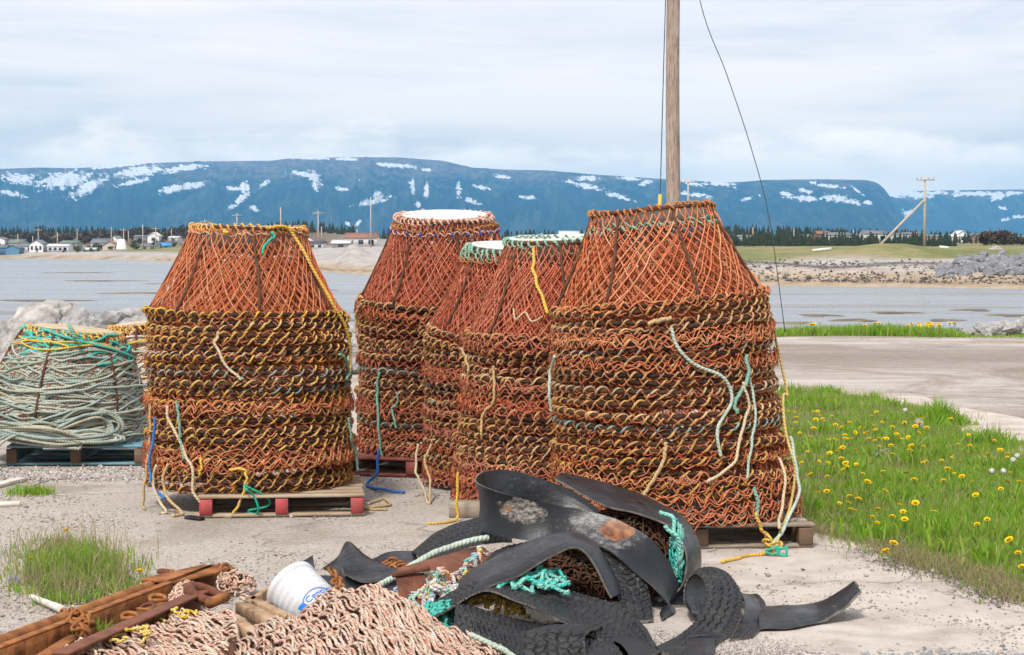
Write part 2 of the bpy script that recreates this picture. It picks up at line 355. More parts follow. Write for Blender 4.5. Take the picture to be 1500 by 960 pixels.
# ------------------------------------------------------------------ mesh builder
class MB:
    def __init__(self):
        self.v, self.uv, self.li, self.lt, self.mi = [], [], [], [], []
        self.nv = 0

    def add(self, verts, quads, uvs=None, mat=0):
        """verts (n,3), quads (m,k) of equal k, uvs (m,k,2)"""
        verts = np.asarray(verts, dtype=np.float32).reshape(-1, 3)
        quads = np.asarray(quads, dtype=np.int32)
        if len(quads) == 0:
            return
        self.v.append(verts)
        self.li.append((quads + self.nv).ravel())
        self.lt.append(np.full(len(quads), quads.shape[1], np.int32))
        self.mi.append(np.full(len(quads), mat, np.int32))
        if uvs is None:
            uvs = np.zeros((quads.size, 2), np.float32)
        self.uv.append(np.asarray(uvs, np.float32).reshape(-1, 2))
        self.nv += len(verts)

    def tubes(self, Pts, r, sides=5, closed=False, mat=0, caps=True, usc=1.0):
        Pts = np.asarray(Pts, dtype=np.float64)
        if Pts.ndim == 2:
            Pts = Pts[None]
        S, n, _ = Pts.shape
        if closed:
            T = np.roll(Pts, -1, 1) - np.roll(Pts, 1, 1)
        else:
            T = np.gradient(Pts, axis=1)
        T /= np.maximum(np.linalg.norm(T, axis=2, keepdims=True), 1e-9)
        N = np.empty_like(T)
        if closed:
            ref = np.zeros_like(T)
            ref[..., 2] = 1
            N = np.cross(T, ref)
            N /= np.maximum(np.linalg.norm(N, axis=2, keepdims=True), 1e-9)
        else:
            t0 = T[:, 0]
            ref = np.zeros((S, 3))
            ref[np.arange(S), np.argmin(np.abs(t0), 1)] = 1
            a = np.cross(t0, ref)
            a /= np.linalg.norm(a, axis=1, keepdims=True)
            N[:, 0] = a
            for i in range(1, n):
                a = a - T[:, i] * np.sum(a * T[:, i], 1, keepdims=True)
                a /= np.maximum(np.linalg.norm(a, axis=1, keepdims=True), 1e-9)
                N[:, i] = a
        B = np.cross(T, N)
        ang = np.arange(sides) * 2 * PI / sides
        ca, sa = np.cos(ang), np.sin(ang)
        r = np.asarray(r, dtype=np.float64)
        if r.ndim == 0:
            R = np.full((S, n), float(r))
        elif r.ndim == 1:
            R = np.broadcast_to(r[:, None] if len(r) == S and S != n else r[None, :], (S, n))
        else:
            R = r
        V = Pts[:, :, None] + R[..., None, None] * (N[:, :, None] * ca[None, None, :, None] + B[:, :, None] * sa[None, None, :, None])
        seg = np.linalg.norm(np.diff(Pts, axis=1), axis=2)
        U = np.concatenate([np.zeros((S, 1)), np.cumsum(seg, 1)], 1)
        if closed:
            U = np.concatenate([U, U[:, -1:] + np.linalg.norm(Pts[:, :1] - Pts[:, -1:], axis=2)], 1)
        U = U * usc
        m = n if closed else n - 1
        s_i, i_i, k_i = np.meshgrid(np.arange(S), np.arange(m), np.arange(sides), indexing='ij')
        i2 = (i_i + 1) % n
        k2 = (k_i + 1) % sides
        idx = lambda i, k: s_i * n * sides + i * sides + k
        q = np.stack([idx(i_i, k_i), idx(i_i, k2), idx(i2, k2), idx(i2, k_i)], -1).reshape(-1, 4)
        u0, u1 = U[s_i, i_i], U[s_i, i_i + 1]
        v0, v1 = k_i / sides, (k_i + 1) / sides
        uv = np.stack([np.stack([u0, v0], -1), np.stack([u0, v1], -1), np.stack([u1, v1], -1), np.stack([u1, v0], -1)], -2)
        base = self.nv
        self.add(V.reshape(-1, 3), q, uv, mat)
        if caps and not closed:
            s = np.arange(S)[:, None] * n * sides
            k = np.arange(sides)[None]
            for f in (s + k[:, ::-1], s + (n - 1) * sides + k):
                self.li.append((f + base).astype(np.int32).ravel())
                self.lt.append(np.full(S, sides, np.int32))
                self.mi.append(np.full(S, mat, np.int32))
                self.uv.append(np.zeros((S * sides, 2), np.float32))

    def grid(self, V, mat=0, uv=None, flip=False):
        V = np.asarray(V, dtype=np.float64)
        a, b, _ = V.shape
        i, j = np.meshgrid(np.arange(a - 1), np.arange(b - 1), indexing='ij')
        q = np.stack([i * b + j, (i + 1) * b + j, (i + 1) * b + j + 1, i * b + j + 1], -1).reshape(-1, 4)
        if flip:
            q = q[:, ::-1]
        uvq = None
        if uv is not None:
            uvq = np.asarray(uv).reshape(-1, 2)[q]
        self.add(V.reshape(-1, 3), q, uvq, mat)

    def box(self, c, size, M=None, mat=0, bev=0.0):
        x, y, z = (s / 2 for s in size)
        if bev <= 0:
            v = np.array([(-x, -y, -z), (x, -y, -z), (x, y, -z), (-x, y, -z), (-x, -y, z), (x, -y, z), (x, y, z), (-x, y, z)])
            q = [(0, 3, 2, 1), (4, 5, 6, 7), (0, 1, 5, 4), (1, 2, 6, 5), (2, 3, 7, 6), (3, 0, 4, 7)]
            if M is not None:
                v = v @ np.array(M.to_3x3()).T
            self.add(v + np.array(c), q, None, mat)
            return
        b = min(bev, x * .45, y * .45, z * .45)
        # chamfered box: octagon rings
        o = [(-x + b, -y), (x - b, -y), (x, -y + b), (x, y - b), (x - b, y), (-x + b, y), (-x, y - b), (-x, -y + b)]
        sx, sy = (x - b) / x, (y - b) / y
        rings = []
        for zz, k in ((-z, 1), (-z + b, 0), (z - b, 0), (z, 1)):
            rings.append([((px_ * sx, py_ * sy, zz) if k else (px_, py_, zz)) for px_, py_ in o])
        v = np.array(rings).reshape(-1, 3)
        if M is not None:
            v = v @ np.array(M.to_3x3()).T
        q = []
        for r_ in range(3):
            for k in range(8):
                q.append((r_ * 8 + k, r_ * 8 + (k + 1) % 8, (r_ + 1) * 8 + (k + 1) % 8, (r_ + 1) * 8 + k))
        base = self.nv
        self.add(v + np.array(c), q, None, mat)
        for f in ([7, 6, 5, 4, 3, 2, 1, 0], list(range(24, 32))):
            self.li.append(np.array(f, np.int32) + base)
            self.lt.append(np.array([8], np.int32))
            self.mi.append(np.array([mat], np.int32))
            self.uv.append(np.zeros((8, 2), np.float32))

    def bar(self, a, b, w, h, mat=0, up=(0, 0, 1), bev=0.004):
        a, b = Vector(a), Vector(b)
        d = b - a
        X = d.normalized()
        Yv = Vector(up).cross(X).normalized()
        Z = X.cross(Yv)
        M = Matrix((X, Yv, Z)).transposed()
        self.box((a + b) / 2, (d.length, w, h), M, mat, bev)

    def lathe(self, prof, n=32, c=(0, 0, 0), M=None, mat=0):
        prof = np.array(prof)
        a = np.arange(n + 1) * 2 * PI / n
        V = np.stack([prof[:, 0][:, None] * np.cos(a), prof[:, 0][:, None] * np.sin(a), np.repeat(prof[:, 1][:, None], n + 1, 1)], -1)
        V = V.transpose(1, 0, 2)
        if M is not None:
            V = V @ np.array(M.to_3x3()).T
        self.grid(V + np.array(c), mat)

    def mesh(self, name):
        me = bpy.data.meshes.new(name)
        v = np.concatenate(self.v)
        li = np.concatenate(self.li)
        lt = np.concatenate(self.lt)
        me.vertices.add(len(v))
        me.vertices.foreach_set('co', v.ravel())
        me.loops.add(len(li))
        me.loops.foreach_set('vertex_index', li)
        me.polygons.add(len(lt))
        ls = np.concatenate([[0], np.cumsum(lt)[:-1]]).astype(np.int32)
        me.polygons.foreach_set('loop_start', ls)
        me.polygons.foreach_set('loop_total', lt)
        me.polygons.foreach_set('material_index', np.concatenate(self.mi))
        uvl = me.uv_layers.new(name='UVMap')
        uvl.data.foreach_set('uv', np.concatenate(self.uv).ravel())
        me.update()
        me.validate()
        return me

    def build(self, name, mats, parent=None, smooth=False, loc=None):
        me = self.mesh(name)
        for m in (mats if isinstance(mats, (list, tuple)) else [mats]):
            me.materials.append(m)
        if smooth:
            me.polygons.foreach_set('use_smooth', np.ones(len(me.polygons), bool))
        o = bpy.data.objects.new(name, me)
        COL.objects.link(o)
        if parent is not None:
            o.parent = parent
        if loc is not None:
            o.location = loc
        return o


def link_data(name, me, parent, mat=None):
    o = bpy.data.objects.new(name, me)
    COL.objects.link(o)
    o.parent = parent
    if mat is not None and me.materials and me.materials[0] != mat:
        o.material_slots[0].link = 'OBJECT'
        o.material_slots[0].material = mat
    return o


def tag(o, label, cat, group=None, kind=None):
    if label:
        o['label'] = label
    if cat:
        o['category'] = cat
    if group:
        o['group'] = group
    if kind:
        o['kind'] = kind
    return o


def empty(name, loc=(0, 0, 0), rot=(0, 0, 0), label=None, cat=None, group=None):
    o = bpy.data.objects.new(name, None)
    o.empty_display_size = 0.1
    COL.objects.link(o)
    o.location = loc
    o.rotation_euler = rot
    return tag(o, label, cat, group)


def structure(o):
    o['kind'] = 'structure'
    return o


def catmull(pts, m):
    """smooth (m,3) path through control points"""
    p = np.array([tuple(q) for q in pts], dtype=np.float64)
    if len(p) == 2:
        t = np.linspace(0, 1, m)[:, None]
        return p[0] * (1 - t) + p[1] * t
    p = np.concatenate([[2 * p[0] - p[1]], p, [2 * p[-1] - p[-2]]])
    n = len(p) - 3
    u = np.linspace(0, n - 1e-6, m)
    i = u.astype(int)
    t = (u - i)[:, None]
    a, b, c, d = p[i], p[i + 1], p[i + 2], p[i + 3]
    return 0.5 * ((2 * b) + (-a + c) * t + (2 * a - 5 * b + 4 * c - d) * t * t + (-a + 3 * b - 3 * c + d) * t ** 3)


def wob(n, amp, S=None, k=3):
    """smooth random signal, n samples"""
    S_ = 1 if S is None else S
    x = np.linspace(0, 1, n)
    out = np.zeros((S_, n))
    for j in range(1, k + 1):
        out += RNG.normal(0, 1, (S_, 1)) / j * np.sin(2 * PI * (j * x[None] * 1.3 + RNG.random((S_, 1))))
    out *= amp
    return out[0] if S is None else out


ORD = ['topmost', 'second', 'third', 'fourth', 'fifth', 'sixth', 'seventh', 'eighth', 'ninth', 'tenth', 'eleventh', 'twelfth',
       'thirteenth', 'fourteenth', 'fifteenth', 'sixteenth', 'seventeenth', 'eighteenth', 'nineteenth', 'twentieth', 'twenty-first',
       'twenty-second', 'twenty-third', 'twenty-fourth', 'twenty-fifth', 'twenty-sixth', 'twenty-seventh', 'twenty-eighth', 'twenty-ninth', 'thirtieth', 'thirty-first', 'thirty-second', 'thirty-third', 'thirty-fourth']

# ------------------------------------------------------------------ crab pots
RB, RT, PH = 0.625, 0.355, 0.54     # base radius, top radius, height of one pot


def ring_path(r, n, zamp=0.004, ramp=0.004, z=0.0):
    a = np.arange(n) * 2 * PI / n
    rr = r + sum(RNG.normal(0, ramp) / j * np.sin(j * a + RNG.random() * 6.3) for j in (2, 3, 4, 5))
    zz = z + sum(RNG.normal(0, zamp) / j * np.sin(j * a + RNG.random() * 6.3) for j in (2, 3, 4, 5))
    return a, rr, zz


def on_ring(a, rr, zz, hr, ang, dz=0):
    return np.stack([(rr + hr * np.cos(ang)) * np.cos(a), (rr + hr * np.cos(ang)) * np.sin(a), zz + dz + hr * np.sin(ang)], -1)


def make_ring_meshes(v):
    """dark rubber-wrapped base ring and the rope wound round it"""
    a, rr, zz = ring_path(RB, 96, 0.013, 0.012)
    mb = MB()
    mb.tubes(np.stack([rr * np.cos(a), rr * np.sin(a), zz], -1), 0.0150, 7, closed=True)
    ring = mb.mesh('base_ring')
    ring.materials.append(MAT['ring_rubber'])
    ring.polygons.foreach_set('use_smooth', np.ones(len(ring.polygons), bool))
    mb = MB()
    wraps = (45, 49, 42, 47)[v % 4]
    n = wraps * 12
    A = np.arange(n) * 2 * PI / n
    R = np.interp(A, np.append(a, 2 * PI), np.append(rr, rr[0]))
    Z = np.interp(A, np.append(a, 2 * PI), np.append(zz, zz[0]))
    jit = sum(RNG.normal(0, 0.5) * np.sin(j * A + RNG.random() * 6.3) for j in (3, 5, 8, 13, 21))
    ph = wraps * A + jit
    Hr = 0.0195 + 0.004 * np.sin(7 * A + RNG.random() * 6) + 0.003 * np.sin(19 * A + RNG.random() * 6)
    mb.tubes(on_ring(A, R, Z, Hr, ph), 0.0063 + 0.0014 * np.sin(11 * A + RNG.random() * 6), 5, closed=True)
    # the net's own twine hitched round the ring, the other way about
    jit2 = sum(RNG.normal(0, 0.6) * np.sin(j * A + RNG.random() * 6.3) for j in (4, 6, 9, 14))
    mb.tubes(on_ring(A, R, Z, Hr + 0.001, -(wraps * A + jit2)), 0.0037, 4, closed=True, mat=1)
    wrap = mb.mesh('wrap_rope')
    wrap.materials.append(MAT['wrap_yellow'])
    wrap.materials.append(MAT['twine_rust'])
    wrap.polygons.foreach_set('use_smooth', np.ones(len(wrap.polygons), bool))
    return ring, wrap


def net_mesh(long=True, loose=0.0, N=44, tw=0.8, rad=0.0042, seg=14, top=0.92):
    mb = MB()
    t = np.linspace(0, top if long else 0.26, seg if long else 5)
    for sgn in (1, -1):
        th0 = (np.arange(N) + RNG.normal(0, 0.09, N)) * 2 * PI / N
        th = th0[:, None] + sgn * tw * t[None] * (1 + 0.05 * np.sin(3 * PI * t)[None]) + wob(len(t), 0.014, N)
        r = RB - 0.012 + (RT - RB + 0.01) * t[None] + sgn * 0.003 + wob(len(t), 0.005, N)
        r = r - 0.018 * np.sin(PI * t)[None]
        z = PH * t[None] + wob(len(t), 0.004, N)
        z = np.broadcast_to(z, th.shape)
        mb.tubes(np.stack([r * np.cos(th), r * np.sin(th), z], -1), rad, 4)
    # slack meshes lying over and between the base rings: two rows of lacing loops
    rows = (3 if loose > 0.6 else 2) if loose > 0 else 1
    for j in range(rows):
        n = 42 * 8
        A = np.arange(n) * 2 * PI / n
        k = 42 if j % 2 == 0 else 47
        amp = (0.011 + 0.009 * loose) if loose > 0 else 0.012
        phs = j * PI
        jit = sum(RNG.normal(0, 0.75) * np.sin(q * A + RNG.random() * 6.3) for q in (3, 7, 11, 17, 23))
        Z = 0.020 * j - 0.012 + 0.007 * np.sin(15 * A + j * 4) + amp * np.sin(k * A + phs + jit) * (1 + 0.5 * np.sin(9 * A + RNG.random() * 6)) + 0.006 * np.sin(5 * A + j)
        R = RB + (0.016 + 0.014 * loose if loose > 0 else 0.006) + 0.008 * np.cos(k * A + phs + jit + 0.9) + 0.004 * np.sin(13 * A + j * 2)
        mb.tubes(np.stack([R * np.cos(A), R * np.sin(A), Z], -1), (0.0036 if loose > 0 else 0.0033), 4, closed=True)
    me = mb.mesh('net')
    me.materials.append(MAT['net_orange'])
    me.polygons.foreach_set('use_smooth', np.ones(len(me.polygons), bool))
    return me


RINGS = [make_ring_meshes(v) for v in range(6)]
NET_LONG = [net_mesh(True, 0.0) for _ in range(3)]
NET_SHORT = [net_mesh(False, 0.0) for _ in range(4)]
NET_LOOSE = [net_mesh(False, 1.0) for _ in range(4)]


def bar_mesh(sag):
    mb = MB()
    t = np.linspace(0, 1, 9)
    r = RB - 0.005 + (RT - RB) * t - sag * np.sin(PI * t)
    mb.tubes(np.stack([r, 0.01 * np.sin(5 * t), PH * t], -1), 0.0095, 6)
    me = mb.mesh('frame_bar')
    me.materials.append(MAT['frame_rust'])
    return me


BAR = bar_mesh(0.008)


def top_pot_parts(root, sd):
    """the uppermost pot of a stack shows its whole cone: bars, top ring, lacing, funnel"""
    o = link_data('net', net_mesh(True, sd.get('loose0', 0), N=sd.get('N', 46), tw=sd.get('tw', 0.75), rad=sd.get('rad', 0.0052), seg=18, top=1.0), root, MAT[sd['net']])
    for k in range(7):
        b = link_data('frame_bar', BAR, root)
        b.rotation_euler = (0, 0, (k + 0.4 * sd['seed'] % 1) * 2 * PI / 7 + sd.get('bar0', 0.2))
    mb = MB()
    a, rr, zz = ring_path(RT, 64, 0.003, 0.004, PH)
    mb.tubes(np.stack([rr * np.cos(a), rr * np.sin(a), zz], -1), 0.013, 6, closed=True)
    mb.build('top_ring', MAT['frame_rust'], root, True)
    # lacing rope round the top ring
    for li, (mname, dz, dr, hr, wr, wraps) in enumerate(sd['lacing']):
        mb = MB()
        n = wraps * 10
        A = np.arange(n) * 2 * PI / n
        jit = sum(RNG.normal(0, 0.7) * np.sin(j * A + RNG.random() * 6.3) for j in (3, 5, 8, 13))
        R = np.full(n, RT + dr) + 0.006 * np.sin(5 * A + li)
        Z = np.full(n, PH + dz) + 0.008 * np.sin(3 * A + li * 2) + 0.004 * np.sin(11 * A)
        mb.tubes(on_ring(A, R, Z, hr * (1 + 0.25 * np.sin(17 * A + li)), -(wraps * A + jit)), wr, 5, closed=True)
        mb.build('lacing', MAT[mname], root, True)
    if sd.get('funnel'):
        r0, ztop, h, r1 = sd['funnel']
        mb = MB()
        n = 48
        prof = [(r0 + 0.014, ztop - 0.004), (r0 + 0.016, ztop + 0.006), (r0, ztop + 0.008), (r0 - 0.006, ztop), (r1, ztop - h), (r1 - 0.006, ztop - h - 0.002),
                (r1 + 0.004, ztop - h - 0.01), (r0 + 0.004, ztop - 0.016), (r0 + 0.014, ztop - 0.004)]
        mb.lathe(prof, n)
        mb.build('entrance_funnel', MAT['funnel'], root, True)
    if sd.get('beads'):
        mb = MB()
        for k in range(22):
            a = k * 2 * PI / 22
            r = RT + 0.052
            mb.lathe([(0.0001, -.013), (.009, -.008), (.012, 0), (.009, .008), (.0001, .013)], 8, (r * math.cos(a), r * math.sin(a), PH - 0.075))
        mb.build('blue_beads', MAT['blue_plastic'], root, True)


def stack_radius(sd, z):
    t = max(0.0, min(1.0, (sd['zj'] - z) / max(0.1, sd['zj'] - sd['z0'])))
    s = 1 + (sd['sb'] - 1) * t ** 1.5
    if z <= sd['zj']:
        return RB * sd['s'] * s
    u = min(1.0, (z - sd['zj']) / (PH * sd['hs']))
    return (RB + (RT - RB) * u) * sd['s']


def stack_centre(sd, z):
    t = (z - sd['z0']) / (sd['zj'] + PH - sd['z0'])
    return sd['c'][0] + sd['lean'] * t + sd.get('bow', 0) * math.sin(PI * min(1, max(0, t))), sd['c'][1] + sd.get('leany', 0) * t


def build_stack(sd):
    sp_ = sd['sp']
    n = int(round((sd['zj'] - sd['z0']) / sp_)) + 1
    rnd = random.Random(sd['seed'])
    for k in range(n):
        z = sd['zj'] - k * (sd['zj'] - sd['z0']) / (n - 1)
        cx, cy = stack_centre(sd, z)
        tilt = math.exp(-k / 7.0)
        t = k / (n - 1)
        s = sd['s'] * (1 + (sd['sb'] - 1) * t ** 1.5)
        hs = sd['hs'] if k == 0 else sd['hs'] * 0.98
        low = sd.get('tilt_end', 0.0)
        rx = sd['tx'] * (tilt + low * t) + rnd.gauss(0, 0.011)
        ry = sd['ty'] * (tilt * 1.0 + sd.get('ty_keep', 0.0) * (1 - t)) + rnd.gauss(0, 0.011)
        if k == 0:
            label = sd['toplabel']
        else:
            kindw = 'loose-meshed' if sd['mats'](k, n, rnd)[1] else 'rope-wrapped'
            label = f"{kindw} crab pot nested in {sd['where']}, {ORD[min(k, 33)]} from its top"
            if k == n - 1:
                label = f"lowest crab pot of {sd['where']}, resting on the {sd['rest']}"
        # build with the rotation Rx*Ry on top of a free spin of the pot about its own axis
        root = empty('crab_pot', (cx + rnd.gauss(0, 0.008), cy + rnd.gauss(0, 0.008), z + (rnd.gauss(0, 0.004) if 0 < k < n - 1 else 0)), (rx, ry, 0), label, 'crab pot', sd['group'])
        spin = rnd.random() * 2 * PI
        root.rotation_euler = (Euler((rx, ry, 0)).to_matrix() @ Matrix.Rotation(spin if k else sd.get('spin', 0), 3, 'Z')).to_euler()
        wob_s = 1 + rnd.gauss(0, 0.008)
        root.scale = (s * wob_s, s * wob_s, hs if k == 0 else hs)
        wm, loose = sd['mats'](k, n, random.Random(sd['seed'] * 100 + k))
        ring, wrap = RINGS[rnd.randrange(6)]
        link_data('base_ring', ring, root)
        link_data('wrap_rope', wrap, root, MAT[wm])
        if k == 0:
            top_pot_parts(root, sd)
        else:
            if k <= 12:
                me = NET_LONG[k % 3]
            elif loose:
                me = NET_LOOSE[rnd.randrange(4)]
            else:
                me = NET_SHORT[rnd.randrange(4)]
            link_data('net', me, root, MAT[sd['net']])
            if loose and k <= 12:
                link_data('slack_net', NET_LOOSE[rnd.randrange(4)], root, MAT[sd['net']])


def mats_L(k, n, r):
    if k in (6,): return 'wrap_pale', 0
    if k in (9, 11): return 'wrap_teal', 0
    if k in (14, 15): return 'wrap_yellow', 1
    if k in (n - 4, n - 5, n - 6): return ('wrap_yellow', 1)
    return 'wrap_yellow', 0


def mats_R(k, n, r):
    if k in (4, 5, 8): return 'wrap_tan', 1
    if k in (6, 11): return 'wrap_pale', 0
    if k in (16,): return 'wrap_teal', 0
    if k >= n - 3: return 'wrap_teal', 1
    if k >= n - 9: return 'wrap_yellow', k % 2
    return ('wrap_tan', 1 if r.random() < 0.15 else 0)


def mats_mid(k, n, r):
    if r.random() < 0.08: return 'wrap_teal', 0
    return 'wrap_tan', 1 if (r.random() < 0.2 or k >= n - 2) else 0


def mats_D(k, n, r):
    if k >= n - 5: return 'wrap_tan', 1
    return ('wrap_tan', 1 if r.random() < 0.3 else 0)


GP = 'conical crab pots nested in tall stacks'
STACKS = {
    'L': dict(c=(-1.70, 13.3), z0=0.165, zj=1.25, lean=-0.03, s=1.01, sb=1.03, hs=1.0, tx=0.0, ty=0.012, sp=0.041, seed=3, spin=0.1,
              where='the leftmost stack', rest='red-ended pallet', net='net_orange', mats=mats_L, group=GP, N=62, rad=0.0038, tw=0.62,
              toplabel='topmost pot of the leftmost stack, orange cone with yellow rope down its right side',
              lacing=[('lace_yellow', 0.0, 0.0, 0.0165, 0.007, 50), ('net_orange', -0.022, 0.012, 0.015, 0.005, 44), ('wrap_pale', -0.035, 0.016, 0.008, 0.006, 30)], funnel=(0.30, PH + 0.008, 0.16, 0.22)),
    'B': dict(c=(-0.51, 15.4), z0=0.165, zj=1.29, lean=0.0, s=1.01, sb=0.99, hs=1.10, tx=0.13, ty=0.015, sp=0.042, seed=5, spin=0.3,
              where='the far pink-topped stack', rest='dark red pallet', net='net_red', mats=mats_mid, group=GP, N=62, rad=0.0041,
              toplabel='topmost pot with pink lacing and an open white funnel facing up',
              lacing=[('lace_pink', 0.0, 0.0, 0.016, 0.0085, 50), ('lace_pink', 0.006, -0.032, 0.013, 0.007, 40), ('lace_brown', -0.05, 0.028, 0.013, 0.0065, 44), ('lace_pink', -0.075, 0.042, 0.010, 0.005, 36)],
              funnel=(0.298, PH + 0.022, 0.10, 0.25), beads=True),
    'C': dict(c=(0.02, 14.35), z0=0.06, zj=1.09, lean=-0.02, s=0.97, sb=1.0, hs=1.03, tx=0.08, ty=0.01, sp=0.043, seed=8, spin=0.7,
              where='the half-hidden middle stack', rest='ground', net='net_red', mats=mats_mid, group=GP, N=58, rad=0.0041,
              toplabel='topmost pot of the half-hidden middle stack, green lacing below its white rim',
              lacing=[('lace_green', 0.0, 0.0, 0.022, 0.010, 44), ('lace_green', -0.03, 0.02, 0.024, 0.007, 38), ('lace_brown', -0.065, 0.04, 0.014, 0.007, 38)], funnel=(0.315, PH + 0.03, 0.10, 0.26)),
    'D': dict(c=(0.27, 13.1), z0=0.08, zj=1.14, lean=0.09, s=0.98, sb=1.03, hs=1.05, tx=0.06, ty=-0.03, sp=0.043, seed=12, spin=0.2,
              where='the stack behind the right one', rest='grey block', net='net_red', mats=mats_D, group=GP, N=58, rad=0.0041, loose0=0.5,
              toplabel='topmost pot behind the right stack, green-laced white top with a yellow rope',
              lacing=[('lace_green', 0.0, 0.0, 0.018, 0.008, 40), ('lace_green', 0.012, -0.05, 0.014, 0.006, 34), ('wrap_pale', -0.05, -0.02, 0.016, 0.007, 34)], funnel=(0.325, PH + 0.022, 0.11, 0.295)),
    'R': dict(c=(0.955, 11.9), z0=0.155, zj=1.365, lean=-0.125, bow=-0.02, s=0.985, sb=1.12, hs=0.975, tx=0.02, ty=-0.06, ty_keep=0.5, sp=0.0425, seed=17, spin=0.5,
              where='the tall right stack', rest='weathered grey pallet', net='net_orange', mats=mats_R, group=GP, N=46, rad=0.0047, tw=0.9, loose0=0.3,
              toplabel='topmost pot of the tall right stack, white collar under its brown-laced rim',
              lacing=[('lace_brown', 0.0, 0.0, 0.016, 0.0075, 44), ('lace_green', -0.105, 0.028, 0.014, 0.006, 34), ('lace_green', -0.085, 0.020, 0.014, 0.005, 30)], funnel=(0.325, PH - 0.004, 0.10, 0.30)),
}
for sd in STACKS.values():
    build_stack(sd)


def on_stack(key, px, py, off=0.045):
    sd = STACKS[key]
    Y = sd['c'][1] - 0.62
    for _ in range(8):
        p = P(px, py, Y, None)
        r = stack_radius(sd, p.z) + off
        cx, cy = stack_centre(sd, p.z)
        dx = p.x - cx
        Y = cy - math.sqrt(max(0.0, r * r - dx * dx))
    p = P(px, py, Y)
    return p


def rope(name, pts, mat, r, label, key=None, off=0.05, cat='rope', group=None, n=None, sides=7, w=0.011):
    """pts: photo pixels on a stack (key) or (px,py,Y) points"""
    q = []
    for p in pts:
        if len(p) == 2 and key:
            q.append(on_stack(key, p[0], p[1], off))
        elif len(p) == 2:
            q.append(G(p[0], p[1], r))
        else:
            q.append(P(*p))
    m = n or max(16, 9 * len(q))
    c = catmull(q, m)
    c += np.stack([wob(m, w * 0.5, k=5), wob(m, w * 0.3, k=5), wob(m, w * 0.4, k=5)], -1) if w else 0
    c[:, 2] = np.maximum(c[:, 2], r * 0.9)
    # frayed, slightly thinner ends
    rr = np.full(m, r * 0.88) * (1 + 0.06 * np.sin(np.arange(m) * 1.7))
    mb = MB()
    mb.tubes(c, rr, sides)
    o = mb.build(name, MAT[mat], None, True)
    tag(o, label, cat, group)
    return o


def knot(pt, mat, r, label, group=None, seed=0):
    """a loose bundle of rope turned on itself"""
    rn = np.random.default_rng(seed)
    n = 60
    t = np.linspace(0, 1, n)
    c = np.stack([sum(rn.normal(0, 1) / j * np.sin(2 * PI * (j * t * 1.5 + rn.random())) for j in range(1, 5)) for _ in range(3)], -1) * r
    mb = MB()
    c = c + np.array(pt)
    c[:, 2] = np.maximum(c[:, 2], 0.01)
    mb.tubes(c, 0.007, 6)
    return tag(mb.build('rope_tuft', MAT[mat], None, True), label, 'rope', group)


GR = 'rope ends hanging from the pot stacks'
# leftmost stack
rope('hanging_rope', [(322, 487), (317, 498), (315, 508), (330, 532), (353, 557)], 'rope_cream', 0.010, 'short cream rope end across the leftmost stack, below its orange cone', 'L', 0.05, group=GR)
rope('hanging_rope', [(392, 334), (408, 332), (424, 338), (442, 364), (470, 412), (490, 446), (505, 478), (512, 515), (510, 550)], 'rope_yellow', 0.012, 'thick yellow rope running down the right edge of the leftmost stack', 'L', 0.03, group=GR)
rope('hanging_rope', [(246, 594), (249, 618), (262, 650), (273, 670), (284, 690), (284, 715), (297, 744)], 'rope_cream', 0.011, 'long cream rope down the left front of the leftmost stack', 'L', 0.055, group=GR)
rope('hanging_rope', [(258, 588), (262, 612), (264, 645), (270, 674)], 'rope_teal', 0.010, 'dull teal rope beside the long cream rope on the leftmost stack', 'L', 0.05, group=GR)
rope('hanging_rope', [(336, 690), (358, 688), (360, 705), (352, 735), (341, 756)], 'rope_yellow', 0.010, 'yellow rope end over the front edge of the red-ended pallet', 'L', 0.06, group=GR)
rope('hanging_rope', [(226, 612), (223, 650), (220, 690), (226, 716), (240, 730)], 'rope_blue', 0.011, 'blue rope hanging at the left side of the leftmost stack', 'L', 0.06, group=GR)
rope('hanging_rope', [(220, 590, 13.0), (219, 640, 13.0), (213, 700, 13.0), (210, 740, 13.0), (211, 747, 13.0)], 'rope_tan', 0.011, 'straight tan rope left of the blue rope, hanging to the ground', group=GR)
rope('hanging_rope', [(246, 678), (241, 700), (243, 725), (256, 742), (268, 752), (255, 757)], 'rope_tan', 0.011, 'tan rope looping onto the ground at the left foot of the leftmost stack', 'L', 0.06, group=GR)
rope('hanging_rope', [(229, 680), (224, 705), (231, 730), (243, 748), (236, 752)], 'rope_cream', 0.010, 'cream rope end curling at the leftmost foot of the stack', 'L', 0.08, group=GR)
rope('hanging_rope', [(294, 672), (294, 688), (292, 696)], 'rope_yellow', 0.009, 'stub of yellow rope low on the leftmost stack', 'L', 0.05, group=GR)
rope('hanging_rope', [(510, 612), (514, 640), (521, 665), (524, 690)], 'rope_teal', 0.010, 'dull teal rope at the right edge of the leftmost stack', 'L', 0.06, group=GR)
rope('hanging_rope', [(497, 520), (505, 525), (512, 545), (508, 556)], 'rope_teal', 0.010, 'short teal loop beside the yellow rope on the leftmost stack', 'L', 0.05, group=GR)
rope('hanging_rope', [(398, 340), (401, 348), (390, 356), (384, 372)], 'rope_green', 0.009, 'green cord tied near the top rim of the leftmost stack', 'L', 0.03, group=GR)
knot(on_stack('L', 330, 340, 0.03), 'rope_yellow', 0.016, 'yellow knot on the top rim of the leftmost stack', GR, 2)
knot(on_stack('L', 371, 730, 0.09), 'rope_green', 0.05, 'green rope tuft hanging over the red-ended pallet', GR, 4)
